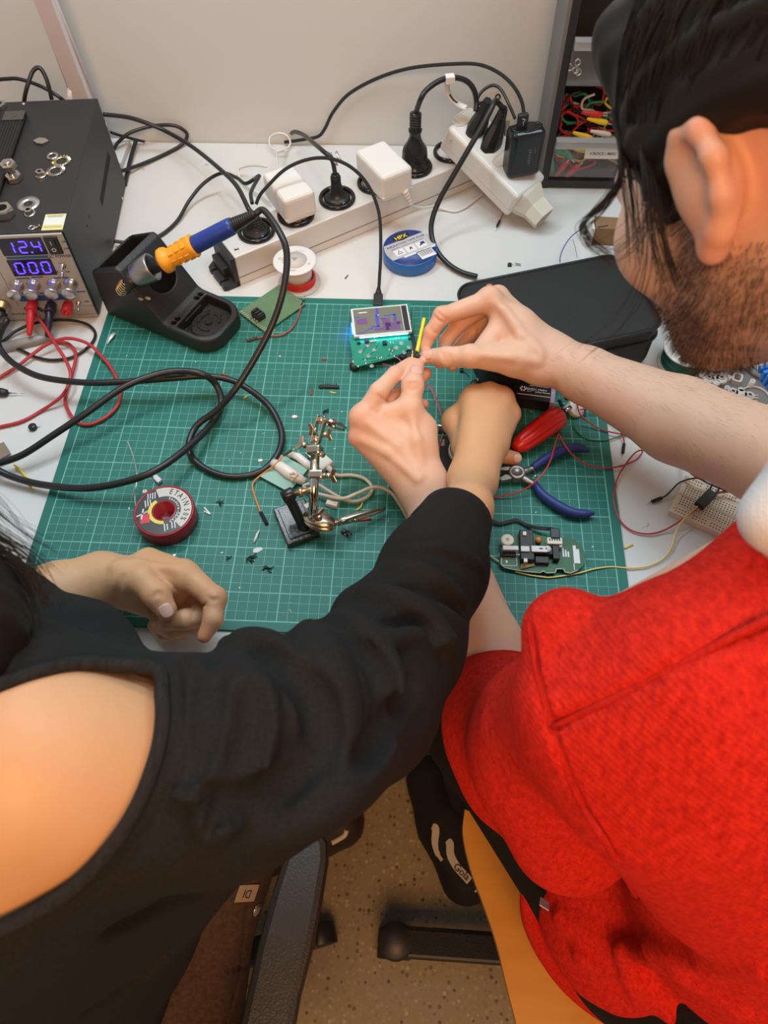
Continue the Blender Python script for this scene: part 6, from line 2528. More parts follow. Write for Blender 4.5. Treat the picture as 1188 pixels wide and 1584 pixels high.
def arc_ring(mb, r0, r1, a0, a1, z, n=40):
    V, Fc = [], []
    for i in range(n + 1):
        a = math.radians(a0 + (a1 - a0) * i / n)
        V += [(r0 * math.cos(a), r0 * math.sin(a), z), (r1 * math.cos(a), r1 * math.sin(a), z)]
    for i in range(n):
        Fc.append((2 * i, 2 * i + 1, 2 * i + 3, 2 * i + 2))
    mb.add(V, Fc)


zl = SPH - .045
mb = MB()
arc_ring(mb, 1.22, SPR - .27, 0, 360, zl, 80)
lab = mb.build('label', mat('label_black', (.022, .024, .03), .3), sol)
mb = MB()
arc_ring(mb, 1.72, SPR - .28, 118, -42, zl + .01)
mb.build('label_pale_sector', mat('label_ivory', (.56, .54, .50), .4), lab)
mb = MB()
for i, ch_ in enumerate('ETAIN'):
    a = math.radians(82 - i * 14.5)
    mb.text(ch_, .92, T(2.28 * math.cos(a), 2.28 * math.sin(a), zl + .02) @ Rz(a - math.pi / 2) @ Matrix.Diagonal((.72, 1, 1, 1)), .003)
for i, ch_ in enumerate('50%'):
    a = math.radians(4 - i * 13.)
    mb.text(ch_, .78, T(2.30 * math.cos(a), 2.30 * math.sin(a), zl + .02) @ Rz(a - math.pi / 2) @ Matrix.Diagonal((.75, 1, 1, 1)), .003)
tag(mb.build('label_lettering', M_INK, lab), 'black letters ETAIN 50%')
mb = MB()
for i, ch_ in enumerate('Soudure-DECAP'):
    a = math.radians(78 - i * 11.)
    mb.text(ch_, .40, T(1.50 * math.cos(a), 1.50 * math.sin(a), zl + .02) @ Rz(a - math.pi / 2), .003)
for k in range(4):
    mb.box((-1.35 + .24 * k - .3, 1.85 - .06 * k + .1 * k, zl + .02), (.09, .8, .012), Rz(.18))
for k in range(3):
    mb.box((-1.75 + .26 * k, 1.25 + .1 * k, zl + .02), (.10, .85, .012), Rz(.30))
for k in range(2):
    mb.box((-.1 + .28 * k, -2.05, zl + .02), (.10, .9 - .2 * k, .012), Rz(.28))
    mb.box((.65 + .28 * k, -1.95, zl + .02), (.10, .8, .012), Rz(.28))
mb.build('label_print', M_WPRINT, lab)
mb = MB()
arc_ring(mb, 1.25, 1.62, 132, 280, zl + .012)
mb.build('yellow_arc', mat('label_yellow', (.72, .62, .08), .4), lab)
mb = MB()
mb.box((-1.95, -.55, zl + .01), (.95, 1.05, .015), Rz(.28))
rl = mb.build('label_red_square', mat('label_red', (.60, .03, .05), .4), lab)
mb = MB()
for v in (((-1.95, -.55), (1.25, .13), .55), ((-1.95, -.55), (.13, 1.25), .05), ((-1.75, -.35), (.7, .13), .55)):
    mb.box((0, 0, 0), (v[1][0], v[1][1], .015), T(-2.1, 0.02, zl + .025) @ Rz(.0) @ T(v[0][0] + 1.95, v[0][1] + .0, 0) @ Rz(v[2]))
mb.build('white_mark', M_WPRINT, rl)
P = [U(214, 797, 1.2), U(210, 783, 1.2), U(209, 765, 1.2), U(212, 742, 1.4), U(210, 722, 1.9), U(204, 700, 2.6), U(197, 682, 3.2)]
mb = MB()
mb.tube([p - o for p in spline(P, 7)], .075, 8)
mb.build('solder_wire', mat('solder', (.50, .49, .46), .28, 1.), sol)

# ------------------------------------------------------------------ perfboard with header and red jumper
cs = [U(369, 484, .2), U(433, 441, .2), U(472, 471, .2), U(411, 515, .2)]
o = sum(cs) / 4
ang = math.atan2((cs[1] - cs[0])[1], (cs[1] - cs[0])[0])
la = float(np.linalg.norm(cs[1] - cs[0]) + np.linalg.norm(cs[2] - cs[3])) / 2
lb_ = float(np.linalg.norm(cs[3] - cs[0]) + np.linalg.norm(cs[2] - cs[1])) / 2


def perf_mat(name, c1, c2, pitch):
    m, nt, b, oc = base_mat(name, .4)
    sx = _n(nt, 'ShaderNodeSeparateXYZ')
    nt.links.new(oc, sx.inputs[0])
    px_ = _math(nt, 'PINGPONG', _math(nt, 'MULTIPLY', sx.outputs[0], 100.), pitch / 2)
    py_ = _math(nt, 'PINGPONG', _math(nt, 'MULTIPLY', sx.outputs[1], 100.), pitch / 2)
    r = _math(nt, 'SQRT', _math(nt, 'ADD', _math(nt, 'MULTIPLY', px_, px_), _math(nt, 'MULTIPLY', py_, py_)))
    c = _mix(nt, _math(nt, 'LESS_THAN', r, pitch * .40), c1, c2)
    c = _mix(nt, _math(nt, 'LESS_THAN', r, pitch * .24), c, (.012, .04, .03))
    nt.links.new(c, b.inputs['Base Color'])
    return m


pf = thing('perfboard', 'green perforated prototype board below the red wire spool', 'circuit board', o, ang)
mb = MB()
mb.box((0, 0, .08), (la, lb_, .16), None, .02)
mb.build('board', perf_mat('perfboard_green', (.04, .20, .08), (.30, .36, .20), .254), pf)
mb = MB()
for i in range(14):
    for s_ in (-1, 1):
        mb.box((s_ * (la / 2 - .28), -lb_ / 2 + .25 + i * (lb_ - .5) / 13, .165), (.42, .13, .02))
mb.build('edge_pads', M_COPPER, pf)
p = U(400, 489, .5) - o
p = Rz(-ang) @ Vector(p)
mb = MB()
mb.box((p.x, p.y, .5), (1.1, 1.5, .75), Rz(.0), .06)
for k in range(3):
    mb.box((p.x, p.y - .5 + .5 * k, .95), (.9, .32, .3), None, .05)
hd_ = mb.build('pin_header', M_BLACK, pf)
mb = MB()
for k in range(3):
    mb.cyl((p.x - .5, p.y - .55 + .5 * k, .4), (p.x - .95, p.y - .55 + .5 * k, .2), .05)
mb.build('header_pins', M_METAL, hd_)
t_, o = lead('jumper_wire', 'red jumper wire curving along the perforated board edge', 'jumper wire', [(398, 523, .2), (412, 520, .2), (435, 518.5, .2), (452, 507, .2), (461, 490, .2), (467, 470, .3)], .11, mat('dull_red_wire', (.42, .07, .07), .45), 'jumper wires')
pin(t_, o, (381, 527, .15), (398, 522.5, .15), None, .34)
pin(t_, o, (466, 473, .3), (470, 464, .3), (471.5, 458, .25), .22)

# ------------------------------------------------------------------ screen board
o = U(596, 520, 0)
BA = .195
brd = thing('screen_board', 'small green circuit board carrying a lit colour screen, under the pinching hands', 'circuit board', o, BA)


def BL_(px, py, z):
    return Rz(-BA) @ Vector(U(px, py, z) - o)


mb = MB()
a_, b_, c_, d_ = BL_(549, 568, .95), BL_(641, 553, .95), BL_(634, 470, .95), BL_(546, 476, .95)
ou = [(a_.x + .3, a_.y), (b_.x - 1.6, b_.y + .45), (b_.x - .9, b_.y + 1.2), (b_.x, b_.y + 1.3), (b_.x + .15, b_.y + 4.2), (c_.x + .1, c_.y + .1), (d_.x - .1, d_.y), (a_.x - .1, a_.y + 4.4), (a_.x - .05, a_.y + .3)]
mb.prism(ou, .85, 1.01)
mb.build('board', mat('board_green', (.008, .26, .17), .32, noise=(50, .25)), brd)
mb = MB()
for px, py, r in ((569, 534, .3), (579, 541, .3), (557.5, 543.5, .3), (570, 550, .3), (613, 538, .3), (621, 531, .32), (633, 537, .3), (625, 545, .3), (575, 566, .28), (548, 550, .01)):
    p = BL_(px, py, 1.02)
    mb.lathe([(r, 0), (r * .98, .015), (0, .016)], T(p.x, p.y, 1.01), 16)
mb.build('contact_pads', mat('pad_grey', (.32, .36, .30), .4, .3), brd)
mb = MB()
for (q0, q1) in (((560, 546), (566, 536)), ((570, 550), (580, 543)), ((586, 530), (580, 541)), ((600, 551), (612, 540)), ((588, 556), (574, 560)), ((560, 556), (588, 553)), ((608, 530), (604, 545)), ((620, 548), (632, 540))):
    P0_, P1_ = BL_(*q0, 1.02), BL_(*q1, 1.02)
    mb.cyl((P0_.x, P0_.y, 1.01), (P1_.x, P1_.y, 1.01), .05, .05, 6)
mb.build('tracks', mat('track_green', (.004, .12, .08), .35), brd)
mb = MB()
for px, py in ((583, 553.5), (587, 554), (590, 553), (565, 557), (566, 562), (602, 541), (607, 543), (605, 547), (610, 551), (613, 524), (617, 523), (604, 530), (608, 530.5), (583, 521), (579, 522), (554, 567)):
    p = BL_(px, py, 1.02)
    mb.box((p.x, p.y, 1.03), (.1, .24, .04))
mb.build('silkscreen', M_WPRINT, brd)
p = BL_(595, 531, 1.1)
mb = MB()
mb.box((p.x, p.y, 1.15), (.5, .55, .3), None, .04)
mb.build('chip', M_BLACK, brd)
mb = MB()
p = BL_(577, 528, 1.1)
mb.box((p.x, p.y, 1.1), (.75, .3, .2), None, .03)
mb.build('component', M_COPPER, brd)
mb = MB()
for px, py in ((555, 531.5), (634, 524.5)):
    p = BL_(px, py, 1.02)
    mb.lathe([(.24, 0), (.24, .02), (0, .021)], T(p.x, p.y, 1.01), 18)
mb.build('mounting_holes', mat('hole_black', (.006, .012, .012), .8), brd)
p = BL_(550, 563, .5)
mb = MB()
mb.lathe([(.55, 0), (.6, .1), (.6, .5), (.4, .7), (0, .7)], T(p.x - .15, p.y - .2, .05), 20)
jb = mb.build('buzzer', M_BLACK, brd)
mb = MB()
mb.lathe([(.34, .0), (.3, .25), (0, .3)], T(p.x - .2, p.y + .25, .55), 16)
mb.build('buzzer_cap', M_METAL, jb)
mb = MB()
mb.box((.2, -.6, .42), (6.2, 7.6, .8), None, .15)
mb.build('battery_block', mat('block_black', (.02, .02, .022), .5), brd)
# screen
tl, tr, br_, bl = BL_(545, 477, 1.7), BL_(633.5, 469, 1.7), BL_(634, 513, 1.7), BL_(544.5, 519, 1.7)
sc_c = (tl + tr + br_ + bl) / 4
sw_ = ((tr - tl).length + (br_ - bl).length) / 2
sh_ = ((tl - bl).length + (tr - br_).length) / 2
sa = math.atan2((tr - tl).y, (tr - tl).x)
MS = T(sc_c.x, sc_c.y, 0) @ Rz(sa)
mb = MB()
mb.box((0, 0, 1.45), (sw_, sh_, .32), MS, .04)
scr = mb.build('screen', mat('screen_frame', (.72, .72, .72), .35), brd)


def screen_mat():
    """a dim liquid crystal picture: olive field with blue and violet blocks"""
    m, nt, b, oc = base_mat('lcd_picture', .18)
    br = _n(nt, 'ShaderNodeTexBrick')
    b.inputs['Base Color'].default_value = (.12, .12, .10, 1)
    b.inputs['Emission Color'].default_value = (.115, .12, .085, 1)
    b.inputs['Emission Strength'].default_value = .55
    return m


mb = MB()
mb.box((-.32, 0, 1.62), (sw_ - 1.15, sh_ - .45, .02), MS)
pic = mb.build('picture', screen_mat(), scr)
mb = MB()
mb.box((sw_ / 2 - .5, 0, 1.62), (.62, sh_ - .45, .022), MS)
mb.build('dark_margin', M_INK, scr)
M_LB = mat('lcd_blue', (.05, .05, .25), .2, emit=((.06, .07, .42), .55))
M_LV = mat('lcd_violet', (.10, .05, .14), .2, emit=((.13, .075, .19), .55))
mb = MB()
w2, h2 = sw_ - 1.15, sh_ - .45
for x, y, w, h in ((.0, .33, .06, .34), (-.02, -.02, .07, .5), (-.08, -.24, .18, .05), (-.18, -.32, .12, .05), (.26, .16, .24, .05), (.35, .05, .06, .3), (-.42, .18, .12, .03), (-.4, -.44, .16, .03), (-.28, -.38, .08, .03), (.12, .04, .05, .03)):
    mb.box((-.32 + x * w2, y * h2, 1.634), (w * w2, h * h2, .008), MS)
mb.build('picture_blue', M_LB, pic)
mb = MB()
for x, y, w, h in ((-.34, .0, .22, .24), (.16, -.12, .16, .35), (.28, -.28, .3, .3), (.05, -.36, .3, .12), (.1, .05, .1, .06), (.42, -.16, .1, .12)):
    mb.box((-.32 + x * w2, y * h2, 1.632), (w * w2, h * h2, .008), MS)
mb.build('picture_violet', M_LV, pic)
mb = MB()
mb.text('~gamma~'.replace('gamma', 'mmm'), .36, MS @ T(-.32 - .30 * w2, .36 * h2, 1.64), .003)
mb.text('-', .7, MS @ T(-.32 + .01 * w2, .22 * h2, 1.64), .003)
mb.build('picture_text', mat('lcd_white', (.7, .7, .7), .3, emit=((.8, .8, .8), .7)), pic)
mb = MB()
for k in range(4):
    mb.box((sw_ / 2 + .03, -sh_ * .12 + k * .42, 1.47), (.14, .24, .26), MS, .03)
mb.build('solder_tabs', M_COPPER, scr)
mb = MB()
mb.box((.1, -sh_ / 2 - .02, 1.36), (sw_ - 1.2, .05, .12), MS)
tag(mb.build('backlight_strip', mat('backlight_cyan', (.3, .8, .9), .4, emit=((.18, .78, 1.), 14.)), scr), 'glowing cyan backlight edge')
mb = MB()
p = BL_(541, 519, .7)
mb.box((-sw_ / 2 - .0, -.4, .95), (.16, 1.8, .35), MS, .02)
tag(mb.build('led', mat('led_blue', (.1, .2, .9), .3, emit=((.02, .09, 1.), 45.)), brd), 'blue glowing light')
mb = MB()
p = BL_(597, 517, 1.2)
mb.prism([(p.x - 1.0, p.y + .3), (p.x - .8, p.y - .1), (p.x + .9, p.y - .1), (p.x + 1.2, p.y + .3)], 1.06, 1.1)
mb.box((p.x - 2.4, p.y - .55, 1.2), (.5, .8, .3), None, .04)
mb.build('flex_cable', mat('flex_dark', (.05, .045, .14), .4), scr)
# wires from the board
for k, (pts, cc) in enumerate(((((592, 563, 1.2), (603, 566, 1.6), (612, 575, 1.4), (622, 588, 1.0), (650, 598, .8), (666, 596, .8), (675, 616, .7), (684, 640, .6), (690, 660, .6)), (.35, .08, .10)),
                               (((593, 564, 1.1), (604, 568, 1.5), (613, 577, 1.3), (624, 590, .9), (650, 600, .7), (664, 598, .7), (673, 617, .6), (682, 641, .5), (688, 662, .5)), (.45, .14, .16)))):
    cord('board_wire', 'thin dark red wire leaving the screen board under the hands', pts, .055, mat('maroon_wire_%d' % k, cc, .45), 'wire', 'pair of thin red wires from the screen board')
cord('thin_wire', 'thin dark red wire bending around the black plate under the fist', [(686, 668, 1.0), (680, 690, .9), (679, 712, .7), (684, 728, .5), (692, 742, .4)], .07, mat('maroon_wire_0', (.35, .08, .1), .45), 'wire')
t_, o2 = lead('shrink_tube', 'yellow tube held between the index finger and thumb of the upper hand', 'wire', [(656, 493, 10.6), (653, 508, 10.4), (648, 530, 10.2), (645, 544, 10.)], .20, mat('yellow_sleeve', (.78, .68, .02), .4))
P = spline([U(645, 541, 10.), U(643, 548, 10.1), U(648, 553, 10.)], 5)
mb = MB()
mb.tube([p - o2 for p in P], .12, 8)
mb.build('black_core', M_CORD, t_)
t_, o2 = lead('stripped_wire', 'short stripped wire tip sticking out of the lower pinching fingers', 'wire', [(637, 562, 10.2), (637.5, 553, 10.3), (638, 548, 10.3)], .085, M_YEL)
mb = MB()
mb.tube([U(638, 549, 10.3) - o2, U(638.3, 543, 10.3) - o2, U(636, 538, 10.3) - o2], .05, 6)
mb.build('bare_strands', M_METAL, t_)
cord('wire_tail', 'grey wire tail hidden between the two pairs of fingertips', [(641, 552, 10.), (652, 550, 10.1), (657, 549, 10.1)], .09, M_CORD, 'wire')
for k, (x0, y0, x1, y1) in enumerate(((608, 552, 622, 560), (612, 550, 627, 556), (617, 549, 633, 553))):
    cord('board_lead', 'short red and black lead soldered at the board corner', [(x0, y0, 1.1), ((x0 + x1) / 2, (y0 + y1) / 2 - 2, 1.6), (x1, y1, 1.5), (x1 + 8, y1 + 6, 1.3)], .07, [mat('maroon_wire_1', (.45, .14, .16), .45), M_CORD, M_CORD][k], 'wire', 'leads at the corner of the screen board')

# ------------------------------------------------------------------ helping hand stand
o = U(457, 815, 0)
hh = thing('helping_hand', 'third hand clamp stand with steel rod and crocodile clips on a black cast base', 'helping hand', o)
c4 = [U(418, 787, .9), U(448, 843, .9), U(498, 822, .9), U(468, 772, .9)]
cc_ = sum(c4) / 4
e1_ = (c4[2] - c4[1] + c4[3] - c4[0]) / 2
wA = float(np.linalg.norm(e1_))
e1_ /= wA
e2_ = (c4[0] - c4[1] + c4[3] - c4[2]) / 2
wB = float(np.linalg.norm(e2_))
aa = math.atan2(e1_[1], e1_[0])
Mb_ = T(*(np.array([cc_[0], cc_[1], 0]) - o)) @ Rz(aa)
mb = MB()
mb.box((0, 0, .45), (wA, wB, .9), Mb_, .14)
mb.box((0, 0, .98), (wA - .9, wB - .9, .16), Mb_, .06)
mb.build('base', mat('hammered_black', (.02, .021, .022), .25, bump=(260, 1.1), coat=.3), hh)
pa, pb = U(470, 815, 1.0), U(441, 765, 4.2)
pb2 = U(452, 762, 4.6)
mb = MB()
arch = spline([pa + np.array([0, 0, -.2]), U(462, 800, 2.2), U(452, 780, 3.6), U(444, 766, 4.4)], 6)
mb.tube([p - o for p in arch], [.7, .62, .56] + [.52] * (len(arch) - 5) + [.52, .52], 14)
mb.lathe([(0, -.62), (.6, -.62), (.66, -.5), (.66, .5), (.6, .62), (0, .62)], frame(U(446, 766, 4.4) - o, e1_ * .9 + np.array([0, 0, .2])), 22)
mb.build('post', mat('post_black', (.012, .013, .014), .25), hh)
q0, q1 = U(484, 800, 3.4), U(488, 690, 6.2)
mb = MB()
mb.cyl(q0 - o, q1 - o, .46, .46, 18)
mb.build('rod', M_CHROME, hh)
rd_ = (q1 - q0) / np.linalg.norm(q1 - q0)
q2 = U(489, 680, 6.5)
mb = MB()
mb.cyl(U(450, 765, 4.4) - o, U(480, 758, 4.6) - o, .3, .3, 12)
mb.cyl(U(462, 762, 4.5) - o, U(468, 761, 4.5) - o, .5, .5, 12)
mb.build('link_bar', M_GOLD, hh)


def wing(mb, p, ax, s=1.):
    F_ = frame(p - o, ax)
    mb.lathe([(.0, 0), (.42 * s, 0), (.36 * s, .5 * s), (.2 * s, .6 * s), (0, .6 * s)], F_, 14)
    for sg in (-1, 1):
        mb.box((sg * .75 * s, 0, .62 * s), (1.05 * s, .16 * s, .62 * s), F_ @ T(0, 0, 0) @ Matrix.Rotation(-.45 * sg, 4, 'Y'), .07 * s)


def clampbit(name, p, wdir, s=1.):
    mb = MB()
    mb.box((0, 0, 0), (1.5 * s, 1.3 * s, .95 * s), frame(p - o, rd_, wdir), .22 * s)
    mb.cyl(p - o - np.array(wdir) * 1.0 * s, p - o + np.array(wdir) * 1.3 * s, .28 * s, .28 * s, 12)
    wing(mb, p + np.array(wdir) * 1.0 * s, wdir, s * .8)
    mb.build(name, mat('nickel_warm', (.60, .54, .45), .26, 1.), hh)


ex_ = np.array([.97, -.1, .15])
clampbit('clamp', U(490, 735, 5.0), ex_)
clampbit('clamp', U(487, 697, 6.1), -ex_ + np.array([0, .5, .1]))
mb = MB()
tp_ = U(497, 650, 7.4)
for sg in (-1, 1):
    mb.box((sg * .38, 0, float(np.linalg.norm(tp_ - q2)) / 2), (.14, .95, float(np.linalg.norm(tp_ - q2)) + .8), frame(q2 - o, tp_ - q2, ex_), .06)
mb.lathe([(0, -.6), (.42, -.42), (.6, 0), (.42, .42), (0, .6)], T(*(q2 - o)), 16)
wing(mb, U(490, 665, 7.0), -ex_, .7)
wing(mb, U(500, 672, 7.0), ex_, .7)
mb.lathe([(0, -.5), (.35, -.35), (.5, 0), (.35, .35), (0, .5)], T(*(tp_ - o)), 16)
mb.build('ball_joint', MATS['nickel_warm'], hh)


def croc(p, q, name, m, s=1.):
    L = float(np.linalg.norm(q - p))
    F_ = frame(p - o, q - p, (0, 0, 1))
    mb = MB()
    mb.lathe([(.18, -.3), (.28, 0), (.28, L * .3)], F_, 12)
    for sg, d in ((1, .0), (-1, .0)):
        V = []
        n = 7
        for i in range(n):
            t = i / (n - 1)
            z = L * (.12 + .88 * t)
            hgt = (.42 * (1 - t) + .13 * t) * s
            off = sg * (.10 + .26 * math.sin(math.pi * min(1, (1 - t) * .9)) * s)
            V += [(off, -hgt * .8, z), (off + sg * .16, -hgt * .5, z), (off + sg * .16, hgt * .5, z), (off, hgt * .8, z)]
        Fc = [(4 * i + k, 4 * i + (k + 1) % 4, 4 * i + 4 + (k + 1) % 4, 4 * i + 4 + k) for i in range(n - 1) for k in range(4)] + [(0, 3, 2, 1), tuple(4 * (n - 1) + k for k in range(4))]
        mb.add(V, Fc, F_, True)
    mb.cyl((0, -.5 * s, L * .42), (0, .5 * s, L * .42), .22, .22, 12, F_)
    mb.build(name, m, hh)


croc(U(503, 650, 7.2), U(534, 664, 5.6), 'crocodile_clip', M_METAL)
mb = MB()
bj = U(494, 806, 2.6)
e0_, e1b = U(480, 797, 3.2), U(509, 814, 2.2)
for dz in (-.35, .35):
    mb.lathe([(0, 0), (1.05, 0), (1.05, .12), (0, .12)], T(*(bj - o + np.array([0, 0, dz]))) @ Rz(math.atan2((e1b - e0_)[1], (e1b - e0_)[0])), 26, sx=1.6, sy=.9)
mb.lathe([(0, -.5), (.35, -.35), (.5, 0), (.35, .35), (0, .5)], T(*(q0 - o)), 16)
mb.lathe([(0, -.5), (.35, -.35), (.5, 0), (.35, .35), (0, .5)], T(*(e1b - o)), 16)
wing(mb, bj + np.array([0, 0, .5]), (0, .15, 1), .85)
mb.build('ball_joint', MATS['nickel_warm'], hh)
croc(U(512, 811, 2.2), U(596, 787, .9), 'crocodile_clip', MATS['nickel_warm'], 1.05)

# white usb cable and the little teal board under it
o = U(505, 722, 0)
uc = thing('usb_cable', 'white cable with a rectangular plug winding out beside the clamp stand', 'cable', o)
P = [(510, 727, .6), (522, 735, .4), (543, 735, .3), (563, 740, .3), (575, 753, .3), (571, 766, .4), (551, 775, .5), (529, 771, .6), (506, 758, .8), (488, 748, 1.0), (470, 752, .9), (480, 760, .7), (497, 765, .7), (529, 771, 1.1), (553, 763, 1.2), (572, 755, 1.1), (589, 754, .9), (607, 764, .6), (620, 783, .4), (628, 797, .3), (634, 808, .3), (630, 822, .3), (622, 834, .3)]
mb = MB()
mb.tube([p - o for p in spline([U(*p) for p in P], 7)], .19, 10)
mb.build('cord', mat('offwhite_cord', (.58, .56, .49), .45), uc)
a_, b_ = U(491, 709, .6), U(508, 724, .6)
mb = MB()
Fu = frame((a_ + b_) / 2 - o, b_ - a_, (0, 0, 1))
mb.box((0, 0, -.1), (.85, 1.7, 1.9), Fu, .2)
mb.lathe([(.36, .7), (.3, 1.4), (.2, 1.6), (0, 1.6)], Fu, 14)
mb.build('plug', mat('offwhite_plastic', (.68, .66, .60), .4), uc)
mb = MB()
mb.box((0, 0, -1.6), (.42, 1.15, 1.3), Fu, .03)
mb.build('plug_shell', M_METAL, uc)
cs = [U(404, 735, .25), U(433, 703, .25), U(480, 728, .25), U(442, 764, .25)]
o = sum(cs) / 4
ang = math.atan2((cs[2] - cs[1])[1], (cs[2] - cs[1])[0])
la = float(np.linalg.norm(cs[2] - cs[1]) + np.linalg.norm(cs[3] - cs[0])) / 2
lb_ = float(np.linalg.norm(cs[1] - cs[0]) + np.linalg.norm(cs[2] - cs[3])) / 2
pf2 = thing('perfboard', 'small pale teal perforated board with white glued plugs, beside the clamp stand', 'circuit board', o, ang)
mb = MB()
mb.box((0, 0, .12), (la, lb_, .16), None, .02)
mb.build('board', perf_mat('perfboard_teal', (.10, .42, .36), (.55, .66, .58), .254), pf2)
mb = MB()


def L2(px, py, z):
    return Rz(-ang) @ Vector(U(px, py, z) - o)


mb.tube([L2(422, 716, .5), L2(434, 722, .6), L2(446, 731, .7), L2(458, 738, .65), L2(472, 746, .5)], [.5, .62, .7, .62, .42], 12)
mb.tube([L2(449, 734, 1.3), L2(455, 730, 1.5), L2(460, 734, 1.3), L2(456, 738, 1.2), L2(450, 736, 1.2)], .17, 8)
mb.tube([L2(451, 744, .9), L2(457, 737, 1.1)], .12, 8)
mb.build('glue', mat('hot_glue', (.74, .73, .70), .3), pf2)
mb = MB()
mb.tube([L2(448, 702, .5), L2(462, 707, .6), L2(474, 717, .6), L2(482, 724, .5)], [.35, .45, .45, .35], 10)
mb.build('white_sleeve', MATS['hot_glue'], pf2)
t_, o = lead('jumper_wire', 'orange jumper wire bent around the small teal board', 'jumper wire', [(438, 705, 1.3), (432, 712, 1.2), (425, 719, 1.0), (412, 729, .5), (401, 737, .4), (392, 746, .3), (391, 756, .2), (395, 770, .2), (403, 793, .15)], .10, mat('orange_wire', (.62, .24, .06), .45), 'jumper wires')
pin(t_, o, (438, 705, 1.3), (451, 697, 1.4), (461, 691, 1.3), .26)
pin(t_, o, (403, 792, .15), (413, 811, .15), None, .30)

# ------------------------------------------------------------------ odd bits on the mat
rb = random.Random(21)


def bit(name, label, cat, px, py, fn, m, z=0., rz=0., group=None):
    p = U(px, py, z)
    mb = MB()
    fn(mb)
    ob = mb.build(name, m, None, p)
    ob.rotation_euler = (0, 0, rz)
    return tag(ob, label, cat, group)


def sliver(l, w, h=.06):
    return lambda m: m.prism([(-l / 2, -w * .3), (-l * .1, -w / 2), (l / 2, -w * .15), (l * .4, w * .35), (0, w / 2), (-l * .45, w * .3)], .0, h)


def stub(l, r):
    return lambda m: m.cyl((-l / 2, 0, r), (l / 2, 0, r), r, r, 8)


def ragged(s, seed):
    def f(m):
        q = random.Random(seed)
        for k in range(5):
            a = q.random() * 6.28
            m.tube([(0, 0, .1), (s * .5 * math.cos(a), s * .5 * math.sin(a), .12 + .1 * q.random()), (s * math.cos(a + .5), s * math.sin(a + .5), .08)], [.14 * s, .11 * s, .03], 6)
    return f


M_SHRED = mat('black_shred', (.012, .012, .013), .5)
M_CLEARBIT = mat('clear_scrap', (.75, .80, .80), .2, alpha=.55)
bit('plastic_scrap', 'curled clear plastic scrap at the upper left corner of the mat', 'scrap', 172, 525, lambda m: m.tube([(-.25, -.9, .1), (-.1, -.3, .25), (.15, .3, .35), (.35, .8, .3)], [.1, .22, .3, .2], 8, flat=.5), mat('scrap_silver', (.62, .66, .66), .25, .2))
bit('wire_offcut', 'red wire offcut right of the perforated board, the upper one', 'wire offcut', 502, 556.5, stub(.55, .09), M_REDW, rz=0.)
bit('wire_offcut', 'red wire offcut standing upright in the photo beside the black header strip', 'wire offcut', 482, 608, stub(.75, .09), M_REDW, rz=1.5)
bit('wire_offcut', 'red wire offcut near the crossing of the black cables', 'wire offcut', 347, 580.5, stub(.7, .09), M_REDW, rz=-.3)
bit('wire_offcut', 'yellow wire offcut below the black header strip', 'wire offcut', 515, 608, stub(.75, .08), M_YEL, rz=-.2)
bit('wire_offcut', 'yellow wire offcut beside the thick black cable', 'wire offcut', 380, 615, stub(.5, .08), M_YEL, rz=.8)
bit('wire_offcut', 'yellow wire offcut under the lower corner of the perforated board', 'wire offcut', 421, 513, stub(.8, .08), M_YEL, rz=.6)
bit('wire_offcut', 'yellow wire offcut on the white table right of the mat', 'wire offcut', 972, 846, stub(1., .1), M_YEL, z=TBL, rz=.5)
bit('wire_offcut', 'short red and white wire piece below the lower crocodile clip', 'wire offcut', 563, 805, lambda m: m.cyl((-.75, 0, .1), (.75, .08, .1), .11, .11, 8), M_REDW, rz=.1)
cord('wire_offcut', 'curved yellow wire piece behind the lower crocodile clip', [(552, 789, .1), (558, 784, .15), (561, 777, .1)], .09, M_YEL, 'wire offcut')
bit('header_strip', 'black pin header strip lying in the middle of the mat', 'header strip', 511, 600, lambda m: (m.box((0, 0, .17), (2.0, .34, .32), None, .04), [m.cyl((-.8 + .25 * k, .1, .3), (-.8 + .25 * k, .35, .42), .05) for k in range(7)], m.lathe([(.2, 0), (.25, .2), (.1, .3), (0, .3)], T(-1.1, 0, 0), 10)), M_BLACK)
bit('black_shred', 'black plastic shred just above the tip of the clamp stand', 'scrap', 503, 636, ragged(.5, 2), M_SHRED)
bit('white_scrap', 'white plastic scrap between the black cable loop and the clamp stand', 'scrap', 456, 645.5, sliver(.62, .4, .15), M_PAPER)
bit('white_scrap', 'round pale scrap inside the black cable loop', 'scrap', 403, 712.5, sliver(.5, .36, .08), M_PAPER)
bit('pin_socket', 'short black two-pin socket right of the clamp stand base', 'header strip', 536, 825.5, lambda m: (m.box((-.3, 0, .22), (.5, .5, .42), None, .05), m.box((.3, 0, .22), (.5, .5, .42), None, .05)), M_BLACK, rz=-.5)
for ob_, (px, py) in ((None, (534, 827)), (None, (541, 829.5))):
    bit('solder_blob', 'shiny solder dot on the short black socket', 'solder dot', px, py, lambda m: m.lathe([(.13, 0), (.1, .08), (0, .12)], None, 8), M_METAL, z=.45, group='solder dots on the black socket')
bit('connector_block', 'white plastic connector block above the lower crocodile clip', 'connector', 514, 782, lambda m: (m.box((0, 0, .3), (1.25, .62, .58), None, .08), m.box((.45, .1, .62), (.35, .3, .12), None, .03)), M_WHITE, rz=-.25)
bit('white_clip', 'white plastic clip leaning at the foot of the steel rod', 'connector', 474, 791, lambda m: m.box((0, 0, .5), (.9, .6, .9), Matrix.Rotation(.4, 4, 'Y'), .08), M_WHITE, rz=.8)
